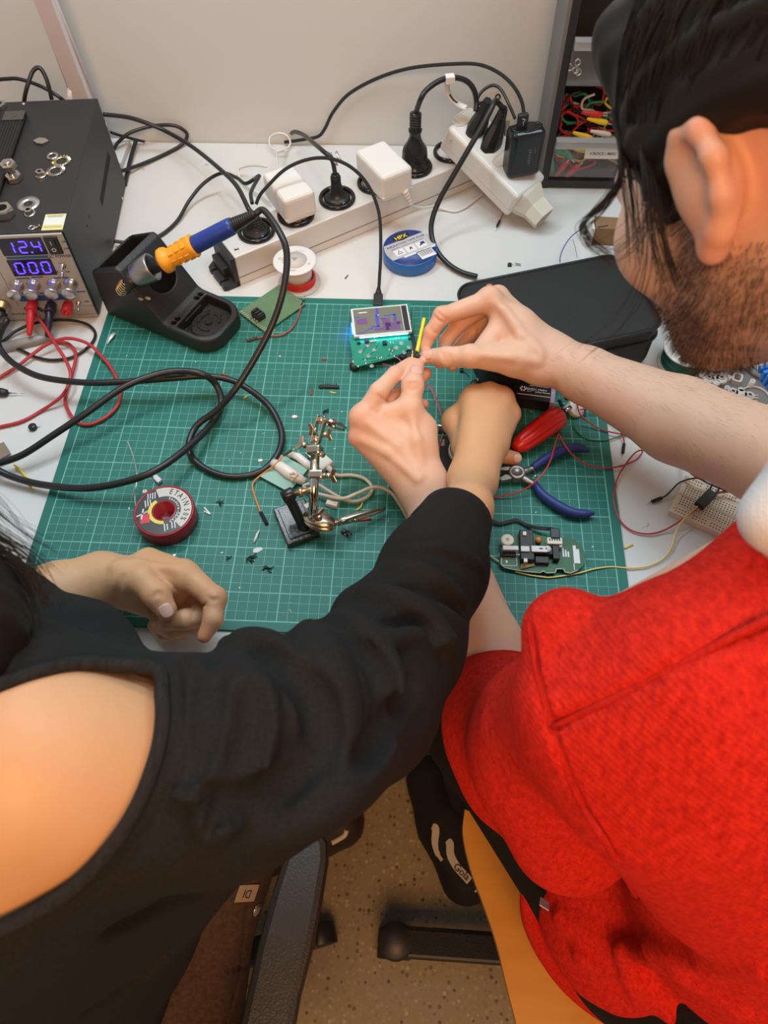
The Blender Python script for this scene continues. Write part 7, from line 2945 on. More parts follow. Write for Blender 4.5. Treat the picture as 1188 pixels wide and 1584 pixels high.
bit('micro_plug', 'small silver connector next to the black cable above the solder spool', 'connector', 243, 742, lambda m: (m.box((.25, 0, .25), (.95, .62, .45), None, .08), m.box((-.55, .05, .2), (.7, .4, .3), None, .06)), mat('plug_silver', (.60, .60, .60), .3, .5), rz=-.75)
bit('white_clip', 'white chip of plastic touching the solder spool rim', 'scrap', 225, 762, sliver(.5, .5, .25), M_WHITE)
bit('white_scrap', 'white cable tie offcut right of the solder spool', 'scrap', 321, 791, lambda m: (m.box((0, 0, .08), (1.1, .14, .1), Rz(-.8)), m.box((.1, -.2, .1), (.7, .12, .12), Rz(-.5))), M_PAPER)
bit('black_shred', 'black plastic shred above right of the solder spool', 'scrap', 340, 779, ragged(.5, 4), M_SHRED)
bit('black_shred', 'spiky black shred below the glue patches', 'scrap', 387, 862, ragged(.75, 5), M_SHRED)
bit('black_shred', 'black shred nearest the mat centre below the glue patches', 'scrap', 415, 880, ragged(.62, 6), M_SHRED)
bit('black_shred', 'tiny dark shred nearest the resting hand', 'scrap', 354, 864, ragged(.35, 7), M_SHRED)
bit('glue_scrap', 'curled white glue strand left of the clamp base', 'scrap', 398, 831, lambda m: m.tube([(.15, .8, .1), (.0, .3, .2), (-.1, -.2, .15), (-.25, -.7, .1)], [.05, .12, .14, .08], 6), M_PAPER)
bit('glue_scrap', 'clear glue smear below the curled strand', 'scrap', 399, 851, sliver(1.0, .6, .06), M_CLEARBIT, rz=.3)
bit('metal_chip', 'silver strip end under the solder spool', 'scrap', 262, 862, lambda m: m.prism([(-.9, -.2), (.5, .05), (.6, .35), (.3, .2), (-.9, .0)], 0, .1), M_METAL)
bit('black_bit', 'black button part right of the upper hand fingertips', 'electronic part', 714, 575, lambda m: (m.box((0, 0, .25), (.42, .42, .45), None, .05), m.tube([(.3, -.2, .1), (.7, -.5, .1), (.8, -.8, .05)], .04, 5)), M_BLACK)
p_ = U(735, 596, 0)
sw2 = thing('small_switch', 'tiny black and silver switch above the fist', 'electronic part', p_)
mb = MB()
mb.lathe([(.5, 0), (.55, .1), (.55, .4), (.4, .5), (0, .5)], None, 14)
mb.build('body', M_BLACK, sw2)
mb = MB()
mb.box((.45, .45, .35), (.5, .35, .5), None, .06)
mb.build('terminal', M_GOLD, sw2)
for k in range(46):
    px, py = rb.uniform(120, 930), rb.uniform(540, 950)
    if 220 < px < 330 and 730 < py < 870:
        continue
    cc = rb.random()
    if cc < .7:
        bit('white_fleck', 'tiny pale fleck of plastic on the green mat', 'fleck', px, py, sliver(rb.uniform(.12, .3), rb.uniform(.06, .16), .04), M_PAPER, rz=rb.random() * 6, group='pale flecks on the mat')
    else:
        bit('thin_shaving', 'thin pale shaving on the green mat', 'shaving', px, py, stub(rb.uniform(.3, .6), .025), M_PAPER, rz=rb.random() * 6, group='thin shavings on the mat')
for k, (px, py) in enumerate(((384, 530 - 6), (407, 529 - 3), (228, 596), (224, 598))):
    bit('wire_strand', 'bare metal strand on the mat', 'wire strand', px, py, stub(.6, .03), M_METAL, rz=k, group='bare strands on the mat')
for k, (px, py) in enumerate(((268 - 60, 610 - 180), (536, 430 - 4), (533, 380), (523, 405), (787, 408))):
    pass
p_ = U(788, 409, TBL)
tr_ = thing('transistor', 'three-legged black transistor on the white table behind the black case', 'electronic part', p_)
mb = MB()
mb.lathe([(.26, 0), (.26, .5), (0, .5)], T(0, 0, .05) @ Matrix.Rotation(1.5, 4, 'X'), 14)
mb.build('body', M_BLACK, tr_)
mb = MB()
for k in range(3):
    mb.tube([(.1, -.1 + .1 * k, .2), (.7, -.2 + .2 * k, .1), (1.5, -.3 + .2 * k, .02)], .035, 5)
mb.build('legs', M_METAL, tr_)
bit('black_crumb', 'short black crumb on the table left of the blue tape', 'scrap', 536, 429, stub(.7, .07), M_SHRED, z=TBL, rz=1.1)
# ------------------------------------------------------------------ right side: case, battery, tools
CT = math.atan2(6.2, 19.4)
o = np.array([53.45, 37.4, TBL])
case = thing('zip_case', 'large black zipped fabric case at the top right corner of the mat', 'case', o, CT)
CL, CW_, CH_ = 20.6, 12.6, 6.1
mb = MB()
ou = rrect(-CL / 2, -CW_ / 2, CL / 2, CW_ / 2, 2.1, 8)
rings = [(.96, 0), (.99, .3), (1.0, 1.2), (1.0, CH_ - 1.5), (1.005, CH_ - .35), (.985, CH_ - .05), (.9, CH_ + .05), (.5, CH_ + .18), (.05, CH_ + .2)]
V, Fc = [], []
n = len(ou)
for s_, z in rings:
    for i, (x, y) in enumerate(ou):
        wob = .10 * math.sin(i * 1.7 + z * 3) * (1 if .2 < z < CH_ - .8 else .2)
        f = 1 - (1 - s_) * (1 if s_ > .8 else 1)
        V.append((x * f, y * f + wob, z))
for j in range(len(rings) - 1):
    for i in range(n):
        Fc.append((j * n + i, j * n + (i + 1) % n, (j + 1) * n + (i + 1) % n, (j + 1) * n + i))
Fc.append(tuple((len(rings) - 1) * n + i for i in range(n)))
Fc.append(tuple(reversed(range(n))))
mb.add(V, Fc, smooth=True)
mb.build('body', mat('case_fabric', (.013, .0125, .0125), .62, bump=(900, .5), noise=(6, .3)), case)
mb = MB()
mb.tube([(x * 1.008, y * 1.008, CH_ - .1) for x, y in ou], .17, 8, closed=True)
mb.build('piping', mat('piping_black', (.016, .016, .017), .22), case)
mb = MB()
mb.tube([(x * 1.008, y * 1.008, CH_ - 1.9) for x, y in ou], .2, 6, closed=True)
mb.build('zipper', mat('zip_black', (.009, .009, .009), .5, bump=(700, 1.)), case)
mb = MB()
for px, py, l in ((970, 427.5, .75), (957, 393, .3), (863, 453, .2)):
    p = Rz(-CT) @ Vector(U(px, py, CH_ - .1) - o)
    mb.box((p.x, p.y, CH_ + .16), (l, .12, .03), T(0, 0, 0))
tag(mb.build('lint', M_PAPER, case), 'white lint specks')
bit('pink_crumb', 'pink crumb on the black case behind the upper hand', 'scrap', 757, 444, lambda m: m.lathe([(0, 0), (.3, .05), (.35, .25), (.15, .4), (0, .42)], None, 9, sx=1.2, sy=.7), mat('pink_rubber', (.62, .20, .18), .5), z=CH_ + TBL + .1)
o = U(820, 620, 0)
BT = math.atan2(-.6, 4.6)
bat = thing('battery', 'black nine volt battery with a lilac end, between the fist and the black case', 'battery', o, BT)
mb = MB()
mb.box((.1, 0, .85), (4.7, 2.62, 1.68), None, .16)
mb.build('casing', mat('battery_black', (.016, .012, .013), .3), bat)
mb = MB()
mb.box((2.28, 0, .85), (.62, 2.66, 1.72), None, .15)
mb.build('lilac_band', mat('lilac', (.46, .36, .56), .35), bat)
mb = MB()
for i in range(6):
    a = math.pi / 3 * i
    mb.box((.27 * math.cos(a), .27 * math.sin(a), 0), (.15, .25, .015), T(-1.05, .20, 1.70) @ Rz(0))
mb.text('RND', .50, T(-.25, .22, 1.705), .004)
mb.text('power', .2, T(-.35, -.1, 1.705), .004)
mb.text('Alkaline', .32, T(1.1, .28, 1.705), .004)
mb.text('Ultra Power', .32, T(1.2, -.08, 1.705), .004)
mb.text('6LR61 9V Alkaline Battery', .2, T(.7, .75, 1.705), .004)
mb.box((.38, .12, 1.70), (.03, .8, .012))
mb.box((.2, -.62, 1.70), (3.7, .09, .012))
mb.text('N', .3, T(2.28, .1, 1.715) @ Rz(1.57), .004)
mb.build('label_print', M_WPRINT, bat)

# the things half under the fist
o = U(716, 708, 0)
plate = thing('flat_box', 'flat black box under the fist, its corner showing left of the wrist', 'box', o, .06)
mb = MB()
mb.box((0, 0, .32), (5.0, 4.8, .62), None, .12)
mb.build('shell', M_BLACK, plate)
mb = MB()
mb.box((-2.2, 1.6, .66), (.5, .9, .06))
mb.build('socket', M_METAL, plate)
o = U(722, 700, .65)
rl_ = thing('white_roll', 'white ring shaped roll peeking out between the wrist and the black box', 'roll', o)
mb = MB()
mb.ring([(1.3, 0), (1.95, 0), (2.0, .08), (2.0, .5), (1.95, .58), (1.3, .58)], None, 44)
mb.build('ring', M_WHITE, rl_)
mb = MB()
mb.ring([(1.78, 0), (1.84, 0), (1.84, .02), (1.78, .02)], T(0, 0, .575), 44)
mb.build('groove', M_INK, rl_)
o = U(683, 667, .65)
plg = thing('barrel_plug', 'small barrel plug with a metal tip left of the fist', 'plug', o)
mb = MB()
mb.cyl((-1.0, .55, .25), (1.2, .3, .25), .24, .24, 14)
mb.build('metal_tip', M_METAL, plg)
mb = MB()
mb.cyl((-.3, -.15, .3), (1.6, -.45, .3), .36, .36, 14)
mb.build('sleeve', M_BLACK, plg)

# red screwdriver
a_, b_ = U(796, 694, 1.3), U(866, 642, 1.3)
sd = thing('screwdriver', 'screwdriver with a ribbed red handle beside the fist', 'screwdriver', a_)
F_ = frame((0, 0, 0), b_ - a_, (0, 0, 1))
L = float(np.linalg.norm(b_ - a_))
mb = MB()
V, Fc = [], []
n = 60
prof = [(0, .02), (.45, .02), (.62, .15), (.78, .5), (.92, .7), (1.08, 1.1), (1.28, L * .5), (1.34, L * .8), (1.30, L - .35), (1.05, L - .05), (0, L)]
for r_, z in prof:
    for i in range(n):
        a = 2 * math.pi * i / n
        k = r_ * (1 - (.17 * (0.5 + .5 * math.cos(a * 6)) ** 4 if .9 < z < L - .4 else 0))
        V.append((k * math.cos(a), k * math.sin(a), z))
for j in range(len(prof) - 1):
    for i in range(n):
        Fc.append((j * n + i, j * n + (i + 1) % n, (j + 1) * n + (i + 1) % n, (j + 1) * n + i))
mb.add(V, Fc, F_, True)
mb.build('handle', mat('handle_red', (.72, .025, .015), .3), sd)
mb = MB()
mb.cyl((0, 0, L - .1), (0, 0, L + .7), .55, .42, 18, F_)
mb.build('bolster', M_BLACK, sd)
mb = MB()
mb.cyl((0, 0, L + .7), (0, 0, L + 1.7), .28, .28, 12, F_)
mb.build('shaft', M_METAL, sd)

# blue handled cutters
pv = U(799, 733, .8)
cu = thing('side_cutters', 'side cutting pliers with two curved dark blue handles on the mat', 'pliers', pv)
M_BLUEH = mat('handle_navy', (.024, .042, .20), .5)
M_STEEL = mat('tool_steel', (.33, .31, .29), .4, .9)
for pts, nm in (((( 824, 724), (840, 713), (858, 703), (875, 696), (893, 693), (912, 697)), 'a'), (((827, 749), (838, 764), (856, 778), (880, 791), (900, 795), (919, 794)), 'b')):
    P = [U(x, y, .75) - pv for x, y in pts]
    P = spline(P, 6)
    m_ = len(P)
    mb = MB()
    mb.tube(P, [.40 + .12 * math.sin(math.pi * min(1, i / m_ * 1.1)) - (.28 * max(0, (i / m_ - .85) / .15)) for i in range(m_)], 14, flat=1.15)
    mb.build('handle_grip', M_BLUEH, cu)
    q = U(*pts[0], .75) - pv
    mb = MB()
    mb.tube(spline([np.array([0, 0, 0]), q * .5 + np.array([0, .0, 0]), q * 1.12], 5), [.55] * 3 + [.42] * 4 + [.32] * 4, 10, flat=.75)
    mb.build('lever', M_STEEL, cu)
mb = MB()
mb.lathe([(.0, -.45), (.85, -.45), (.9, -.3), (.9, .4), (.8, .5), (.5, .5), (.48, .45), (0, .45)], None, 26)
mb.build('pivot', M_STEEL, cu)
for pts in (((0, .5), (-.9, .75), (-1.7, .55), (-1.9, .2), (-1.1, .15)), ((0, -.5), (-.8, -.95), (-1.6, -1.2), (-1.95, -.9), (-1.2, -.3))):
    mb = MB()
    mb.prism([(x, y) for x, y in pts], -.3, .3, Rz(-.05), bevel=.08)
    mb.build('jaw', M_STEEL, cu)
mb = MB()
mb.tube([U(826, 725, .9) - pv, U(829, 735, .9) - pv, U(824, 741, .9) - pv], .07, 6)
mb.build('spring', M_METAL, cu)

# white thumb dial with its wires
o = U(889, 637, 0)
po = thing('thumb_dial', 'white round dial part with red and green wires, right of the red screwdriver', 'electronic part', o)
mb = MB()
Mt = T(0, 0, .75) @ Matrix.Rotation(.55, 4, 'Y') @ Matrix.Rotation(.35, 4, 'X')
mb.lathe([(0, -.35), (1.05, -.35), (1.1, -.25), (1.1, .2), (1.05, .3), (.4, .32), (0, .32)], Mt, 30)
mb.build('dial', M_WHITE, po)
mb = MB()
mb.box((-.75, -.95, -.2), (.5, .8, .5), Mt @ Rz(-.5), .08)
mb.box((1.0, .3, -.1), (.7, .35, .35), Mt, .08)
mb.box((.9, .75, -.1), (.5, .3, .3), Mt, .08)
mb.build('tabs', M_WHITE, po)
mb = MB()
mb.box((-1.25, .75, -.2), (.5, .45, .5), Mt, .06)
mb.build('black_clip', M_BLACK, po)
t_, o = lead('jumper_wire', 'black jumper pin standing behind the red screwdriver', 'jumper wire', [(873, 641, .6), (870, 630, .8), (867, 622, .9)], .11, M_CORD, 'jumper wires right')
pin(t_, o, (869, 628, .9), (865, 619, .9), None, .34)
t_, o = lead('jumper_wire', 'red jumper wire looping from the white dial to under the forearm, upper of the two', 'jumper wire', [(906, 613, .4), (897, 616, .6), (893, 622, 1.1), (896, 638, 1.5), (904, 648, 1.0), (922, 660, .4), (943, 668, .2), (964, 671, .2), (980, 667, .2), (1000, 655, .2)], .085, M_REDW, 'jumper wires right')
t_, o = lead('jumper_wire', 'red jumper wire ending in a black pin on the white table below the forearm', 'jumper wire', [(897, 634, 1.1), (909, 632, 1.0), (920, 633, .9), (932, 636, .8), (944, 644, .7), (954, 656, .5), (961, 668, .4), (965, 680, .1), (965.5, 688, 0)], .085, M_REDW, 'jumper wires right')
pin(t_, o, (965.6, 686, 0), (963.5, 701, -.1), (962.6, 708, -.15))
t_, o = lead('jumper_wire', 'green jumper wire curving from the white dial over the mat edge', 'jumper wire', [(886, 650, .5), (889, 660, .3), (895, 670, .15), (904, 677, .1), (914, 680.5, .1), (937, 681, .1), (955, 676, .05), (966, 671, 0)], .085, mat('green_wire', (.01, .25, .11), .45), 'jumper wires right')
pin(t_, o, (965, 671.5, 0), (980, 662.5, 0), None, .32)
mb = MB()
mb.tube([p - o for p in spline([U(980, 662.5, 0), U(986, 658, .2), U(996, 650, .6)], 4)], .08, 6)
mb.build('black_wire', M_CORD, t_)
t_, o = lead('jumper_wire', 'black wire curling behind the white dial under the forearm', 'jumper wire', [(905, 645, .5), (905, 632, .8), (907, 622, 1.0), (912, 612, .8)], .08, M_CORD, 'jumper wires right')
t_, o = lead('jumper_wire', 'long red wire arching over the pliers, looping on the table and back to the breadboard', 'jumper wire', [(752, 771, .2), (766, 769, .3), (797, 763, .7), (815, 755, 1.2), (829, 744, 1.7), (842, 730, 2.0), (852, 711, 2.0), (858, 690, 2.0), (864, 672, 2.0), (868, 678, 2.), (877, 693, 1.9), (888, 706, 1.4), (907, 718, .7), (931, 724, .3), (950, 723, .2), (967, 719, .1), (984, 711, .1), (993, 701, .2), (992, 696.5, .35), (982, 701, .5), (968, 718, .4), (956, 738, .1), (950, 762, 0), (951, 784, 0), (960, 806, 0), (978, 821, 0), (1003, 826, 0), (1028, 820, .1), (1053, 805, .7), (1070, 793, 1.1), (1080, 784, 1.4)], .09, M_REDW, 'jumper wires right')

# controller board with scroll wheel
o = U(838, 862, 0)
pcb = thing('mouse_board', 'rounded green circuit board with a scroll wheel and black switches, near the red sleeve', 'circuit board', o)


def LP(px, py, z=.5):
    return Vector(U(px, py, z) - o)


mb = MB()
out_px = [(775, 835), (800, 828), (835, 829), (866, 833), (873, 832), (884, 833), (895, 840), (902, 850), (905.5, 862), (902, 875), (894, 883), (882, 888), (874, 886), (872, 881), (861, 881), (859, 887), (845, 887.5), (840, 884), (836, 887), (812, 885), (793, 882), (780, 879), (773, 873)]
mb.prism([(LP(*q).x, LP(*q).y) for q in out_px], .42, .58)
mb.build('board', mat('mouse_board_green', (.012, .105, .030), .35, noise=(60, .3)), pcb)
mb = MB()
for q in ((777, 838), (900, 850), (880, 884), (780, 876)):
    p = LP(*q)
    mb.cyl((p.x, p.y, 0), (p.x, p.y, .45), .16)
mb.build('solder_feet', M_METAL, pcb)
mb = MB()
for i in range(len(out_px) // 2 - 1, len(out_px) - 1):
    a_, b_ = LP(*out_px[i]), LP(*out_px[i + 1])
    mb.cyl((a_.x * .985, a_.y * .985, .59), (b_.x * .985, b_.y * .985, .59), .04, .04, 5)
for k in range(3):
    p = LP(871 + 4 * k, 855 + 1.5 * k)
    mb.box((p.x, p.y, .585), (.16, 1.0 - .2 * k, .012))
for k in range(2):
    p = LP(889 + 5 * k, 858 + 3 * k)
    mb.box((p.x, p.y, .585), (.3, 2.0 - .4 * k, .012))
p = LP(888, 877)
mb.box((p.x, p.y, .585), (.08, .7, .012))
p = LP(787.5, 869.5)
for dx, dy, w, h in ((0, .42, 1.5, .05), (0, -.42, 1.5, .05), (-.75, 0, .05, .85), (.75, 0, .05, .85), (-.25, 0, .18, .3)):
    mb.box((p.x + dx, p.y + dy, .585), (w, h, .012))
mb.build('silkscreen', M_WPRINT, pcb)
p = LP(785, 835, 1.2)
mb = MB()
mb.lathe([(0, 0), (.62, 0), (.66, .06), (.66, .6), (.6, .68), (.15, .7), (.12, .62), (0, .62)], T(p.x, p.y, .6), 28)
wh = mb.build('white_wheel', M_CREAM, pcb)
mb = MB()
mb.lathe([(.13, 0), (.1, .06), (0, .06)], T(p.x, p.y, 1.25), 12)
mb.build('wheel_hub', M_GOLD, wh)
p0_, p1_ = LP(812, 826, .6), LP(812, 872, .6)
mb = MB()
mb.box((p0_.x, (p0_.y + p1_.y) / 2, 1.05), (1.35, abs(p0_.y - p1_.y), .9), None, .08)
enc = mb.build('wheel_cradle', M_BLACK, pcb)
mb = MB()
for q in ((811.5, 825.5), (813, 867)):
    v = LP(*q, 1.6)
    mb.box((v.x, v.y, 1.55), (.36, .42, .3), None, .04)
mb.build('white_pegs', M_WHITE, enc)
mb = MB()
for q0, q1, w in (((777.5, 847), (802, 849), .48), ((805.5, 849), (819, 850), .60), ((822, 850), (847, 849.5), .68)):
    a_, b_ = LP(*q0, 1.6), LP(*q1, 1.6)
    mb.box(((a_.x + b_.x) / 2, (a_.y + b_.y) / 2, 1.62), (abs(b_.x - a_.x), w, .22), None, .05)
v = LP(847, 849.5, 1.6)
mb.lathe([(.34, 0), (.34, .2), (0, .22)], T(v.x, v.y, 1.52), 20)
lv = mb.build('light_guide', mat('guide_white', (.66, .66, .66), .3), pcb)
mb = MB()
for q, w in (((837, 848.7), .34), ((845, 848.7), .16)):
    v = LP(*q, 1.7)
    mb.box((v.x, v.y, 1.74), (w, .13, .02))
mb.build('slots', M_INK, lv)
mb = MB()
v = LP(838, 855, .8)
mb.box((v.x, v.y - .05, .95), (2.0, .8, .75), None, .1)
v = LP(838, 868, .8)
mb.box((v.x, v.y, .85), (1.35, .75, .6), None, .06)
v = LP(859, 858, .8)
mb.box((v.x, v.y, .95), (.62, 1.5, .8), None, .06)
v = LP(786, 857, .7)
mb.box((v.x, v.y, .75), (1.5, .7, .45), None, .04)
mb.build('switches', M_BLACK, pcb)
mb = MB()
for k in range(6):
    v = LP(782 + 4.1 * k, 860, .7)
    mb.box((v.x, v.y, .98), (.12, .14, .03))
v = LP(858, 866, .7)
mb.box((v.x, v.y - .1, .62), (.5, .12, .06))
v = LP(836, 875, .7)
mb.box((v.x, v.y, .62), (1.3, .1, .06))
mb.build('solder_pins', M_METAL, pcb)
v = LP(857, 840, .9)
mb = MB()
mb.box((v.x, v.y, 1.0), (1.5, .75, .8), None, .06)
mb.box((v.x + .6, v.y - .4, .9), (.3, .4, .6), None, .05)
cnn = mb.build('connector', M_CREAM, pcb)
mb = MB()
for k in range(5):
    mb.box((v.x - .5 + .24 * k, v.y + .1, 1.41), (.12, .22, .03))
mb.build('contacts', M_INK, cnn)
v = LP(833, 836, .9)
mb = MB()
mb.lathe([(0, -.3), (.3, -.22), (.36, 0), (.3, .22), (0, .3)], T(v.x, v.y, .95) @ Matrix.Rotation(1.4, 4, 'Y'), 14)
mb.build('orange_capacitor', mat('cap_orange', (.62, .20, .05), .4), pcb)
v = LP(816, 876, .8)
mb = MB()
mb.prism([(v.x - .7, v.y - .3), (v.x + .7, v.y + .1), (v.x + .6, v.y + .4), (v.x - .6, v.y + .3)], .6, .8)
mb.build('amber_tape', mat('amber_film', (.30, .20, .04), .3), pcb)
mb = MB()
for dx in (0, .18):
    mb.tube([p - o + np.array([0, dx, 0]) for p in spline([U(752, 800, .6), U(760, 806, .5), U(773, 811, .3), (U(786, 808.5, .3)), U(800, 806, .3), U(814, 813, .3), U(828, 817, .6), U(846, 819, 1.), U(857, 820, 1.4)], 7)], .11, 7)
cb = mb.build('cable', M_CORD, pcb)
v0, v1 = U(858, 818, 1.4) - o, U(859, 834, 1.3) - o
mb = MB()
mb.box((0, 0, 0), (.9, .5, float(np.linalg.norm(v1 - v0))), frame((v0 + v1) / 2, v1 - v0, (1, 0, 0)), .1)
mb.build('cable_plug', M_BLACK, cb)
t_, o = lead('jumper_wire', 'yellow wire running from under the green controller board to the breadboard', 'jumper wire', [(797, 884, .3), (817, 889, .2), (836, 892, .2), (854, 893, .15), (893, 887, .2), (915, 881, .2), (932, 878, .15), (948, 877, .1), (971, 878.5, 0), (998, 876.5, 0), (1023, 866, 0), (1038, 848, .1), (1044, 828, .3), (1053, 809, .8), (1066, 795, 1.2), (1079, 783, 1.5)], .085, mat('yellow_jumper', (.84, .70, .20), .45), 'jumper wires right')
cord('pale_wire', 'pale cream wire stub left of the green controller board', [(748, 853, .3), (760, 861, .3), (772, 869, .35)], .09, mat('cream_wire', (.55, .55, .38), .45), 'wire')

# breadboard and its connector
cs = [U(1071, 737, .8), U(1036, 788, .8)]
e_ = U(1115, 823, .8) - cs[1]
ang = math.atan2(e_[1], e_[0])
o = cs[1].copy()
o[2] = TBL
bb = thing('breadboard', 'cream solderless breadboard on the white table below the forearm', 'breadboard', o, ang)
BW = float(np.linalg.norm(cs[0] - cs[1]))
BLn = 11.
mb = MB()
mb.box((BLn / 2, BW / 2, .45), (BLn, BW, .9), None, .06)
mb.build('block', mat('breadboard_cream', (.82, .72, .55), .5), bb)
mb = MB()
mb.box((BLn / 2, BW * .49, .905), (BLn - .3, .3, .02))
for y in (.20, .80):
    mb.box((BLn / 2, BW * y, .905), (BLn - .3, .05, .02))
mb.build('channel', mat('breadboard_groove', (.58, .49, .35), .6), bb)
mb = MB()
for i in range(34):
    x = .6 + i * .30
    for y in ([.06, .13] if i % 6 != 5 else []) + [.26, .32, .38, .44] + [.55, .61, .67, .73] + ([.87, .94] if i % 6 != 5 else []):
        mb.box((x, BW * y, .905), (.12, .12, .02))
mb.build('holes', mat('hole_dark', (.05, .04, .03), .8), bb)
mb = MB()
mb.text('+', .4, T(.35, BW * .1, .92), .003)
mb.text('-', .4, T(.35, BW * .03, .92), .003)
mb.text('+', .4, T(.35, BW * .94, .92), .003)
mb.box((1.6, BW * .965, .905), (2.2, .05, .02))
mb.build('board_marks', mat('marks_red', (.40, .12, .08), .6), bb)
a_, b_ = U(1081, 783, 1.5), U(1102, 762, 1.5)
cn_ = thing('dupont_connector', 'black three-way wire connector resting on the breadboard', 'connector', (a_ + b_) / 2)
o = (a_ + b_) / 2
mb = MB()
mb.box((0, 0, 0), (1.05, .62, float(np.linalg.norm(b_ - a_))), frame((0, 0, 0), b_ - a_, (1, -.6, 0)), .06)
mb.build('housing', M_BLACK, cn_)
mb = MB()
for pts, in ((((1096, 764, 1.6), (1099, 756, 1.5), (1102, 749, 1.3)),), (((1100, 764, 1.5), (1108, 762, 1.4), (1114, 752, 1.4), (1115, 742, 1.4)),), (((1101, 765, 1.5), (1112, 762, 1.4), (1128, 758, 1.3)),)):
    mb.tube([p - o for p in spline([U(*q) for q in pts], 5)], .09, 6)
mb.build('black_leads', M_CORD, cn_)
mb = MB()
mb.tube([p - o for p in spline([U(1102, 766, 1.5), U(1118, 762, 1.5), U(1135, 761, 1.5), U(1160, 760, 1.5), U(1195, 762, 1.5)], 6)], .09, 6)
mb.build('red_lead', M_REDW, cn_)
t_, o = lead('jumper_wire', 'black jumper wire with a bare pin pointing left of the breadboard', 'jumper wire', [(1022, 771, 0), (1031, 766, .1), (1040, 757, .3), (1049, 748, .5), (1057, 744, .7), (1068, 741, 1.2), (1080, 740, 1.8), (1096, 748, 1.8), (1118, 757, 1.6), (1142, 766, 1.5), (1180, 780, 1.5)], .09, M_CORD, 'jumper wires right')
pin(t_, o, (1024, 770, 0), (1008, 776, -.05), (998, 779, -.1), .32)
t_, o = lead('jumper_wire', 'orange red wire coming out from under the forearm across the breadboard top', 'jumper wire', [(1046, 688, .6), (1051, 701, .4), (1057, 717, .6), (1069, 732, 1.6), (1080, 739, 2.2), (1092, 742, 2.3), (1104, 741, 2.1), (1115, 739, 1.8), (1130, 739, 1.5)], .10, mat('orange_red_wire', (.58, .09, .05), .45), 'jumper wires right')
o = U(1094, 738, 0)
o[2] = TBL
bx = thing('small_carton', 'blue and yellow carton with a white arrow behind the breadboard', 'carton', o, -.38)
mb = MB()
mb.box((.6, .9, .35), (4.2, 1.9, .7), None, .04)
mb.build('carton', mat('carton_blue', (.03, .04, .20), .5), bx)
mb = MB()
mb.prism([(-1.5, -.02), (-.3, -.02), (-.9, 1.6), (-1.5, 1.6)], .7, .72)
mb.build('yellow_corner', mat('carton_yellow', (.75, .52, .05), .5), bx)
mb = MB()
mb.prism([(-.35, .5), (.35, 1.05), (.35, .75), (2.2, .75), (2.2, .25), (.35, .25), (.35, -.02)], .7, .725)
mb.build('arrow', M_WPRINT, bx)
mb = MB()
mb.lathe([(.35, 0), (.3, .2), (0, .22)], T(-.75, .2, .71), 9)
mb.build('silver_dot', M_METAL, bx)

# green wire spool, clear box, controller shell
o = U(1058, 560, 0)
o[2] = TBL
gp = thing('wire_spool', 'white spool of green hookup wire beside the bearded chin', 'wire spool', o)
mb = MB()
mb.lathe([(3.0, 0), (3.05, .06), (3.0, .2), (0, .2)], None, 48)
mb.build('flange', M_WHITE, gp)
mb = MB()
mb.lathe([(2.5, .2), (2.62, .4), (2.55, .8), (2.66, 1.2), (2.56, 1.7), (2.62, 2.2), (2.5, 2.6)], None, 48)
for k in range(7):
    mb.ring([(2.55, 0), (2.68, .08), (2.7, .16), (2.55, .26)], T(.02 * math.sin(k * 2), .02, .25 + k * .33), 48)
mb.build('wire', mat('green_hookup', (.008, .13, .10), .35), gp)
mb = MB()
mb.ring([(1.42, 2.2), (1.42, 2.7), (1.5, 2.78), (2.98, 2.78), (3.06, 2.72), (3.04, 2.58), (2.9, 2.55), (1.5, 2.55)], None, 52)
fg = mb.build('flange', M_WHITE, gp)
mb = MB()
mb.ring([(1.36, .2), (1.42, .2), (1.42, 2.72), (1.36, 2.72)], None, 44)
mb.lathe([(1.4, .22), (0, .22)], None, 30)
mb.build('hub', mat('hub_grey', (.58, .60, .60), .4), gp)
mb = MB()
mb.text('22 AWG', .52, T(-.5, 2.2, 2.79) @ Rz(.25 + math.pi * 0) , .003)
mb.text('50', .42, T(-2.0, -.9, 2.79) @ Rz(2.2), .003)
mb.build('flange_print', M_INK, fg)
mb = MB()
mb.text('~ * ~', .6, T(1.0, -2.0, 2.79) @ Rz(.3), .003)
mb.build('red_logo', MATS['print_red'], fg)
o = U(1052, 478, 0)
o[2] = TBL + .04
cbx = thing('clear_box', 'clear plastic parts box holding loose wires, behind the green wire spool', 'box', o, .04)
M_BOXC = mat('box_clear', (.72, .74, .75), .1, alpha=.30)
mb = MB()
mb.box((2.5, -2.35, 1.5), (8.5, .25, 3.0), None, .08)
mb.box((2.5, 6.0, 1.5), (8.5, .25, 3.0), None, .08)
mb.box((-1.6, 1.8, 1.5), (.25, 8.4, 3.0), None, .08)
mb.box((6.6, 1.8, 1.5), (.25, 8.4, 3.0), None, .08)
mb.box((2.5, 1.8, .1), (8.4, 8.4, .2))
mb.build('tray', M_BOXC, cbx)
mb = MB()
mb.box((2.5, -2.6, 2.9), (8.9, .7, .3), None, .1)
mb.box((-1.75, 1.8, 2.9), (.55, 8.8, .3), None, .1)
mb.build('rim', mat('box_rim', (.60, .60, .59), .25, alpha=.75), cbx)
mb = MB()
mb.box((2.5, 7.5, 3.4), (8.6, .2, 4.4), Matrix.Rotation(-.12, 4, 'X'), .05)
mb.build('lid', M_BOXC, cbx)
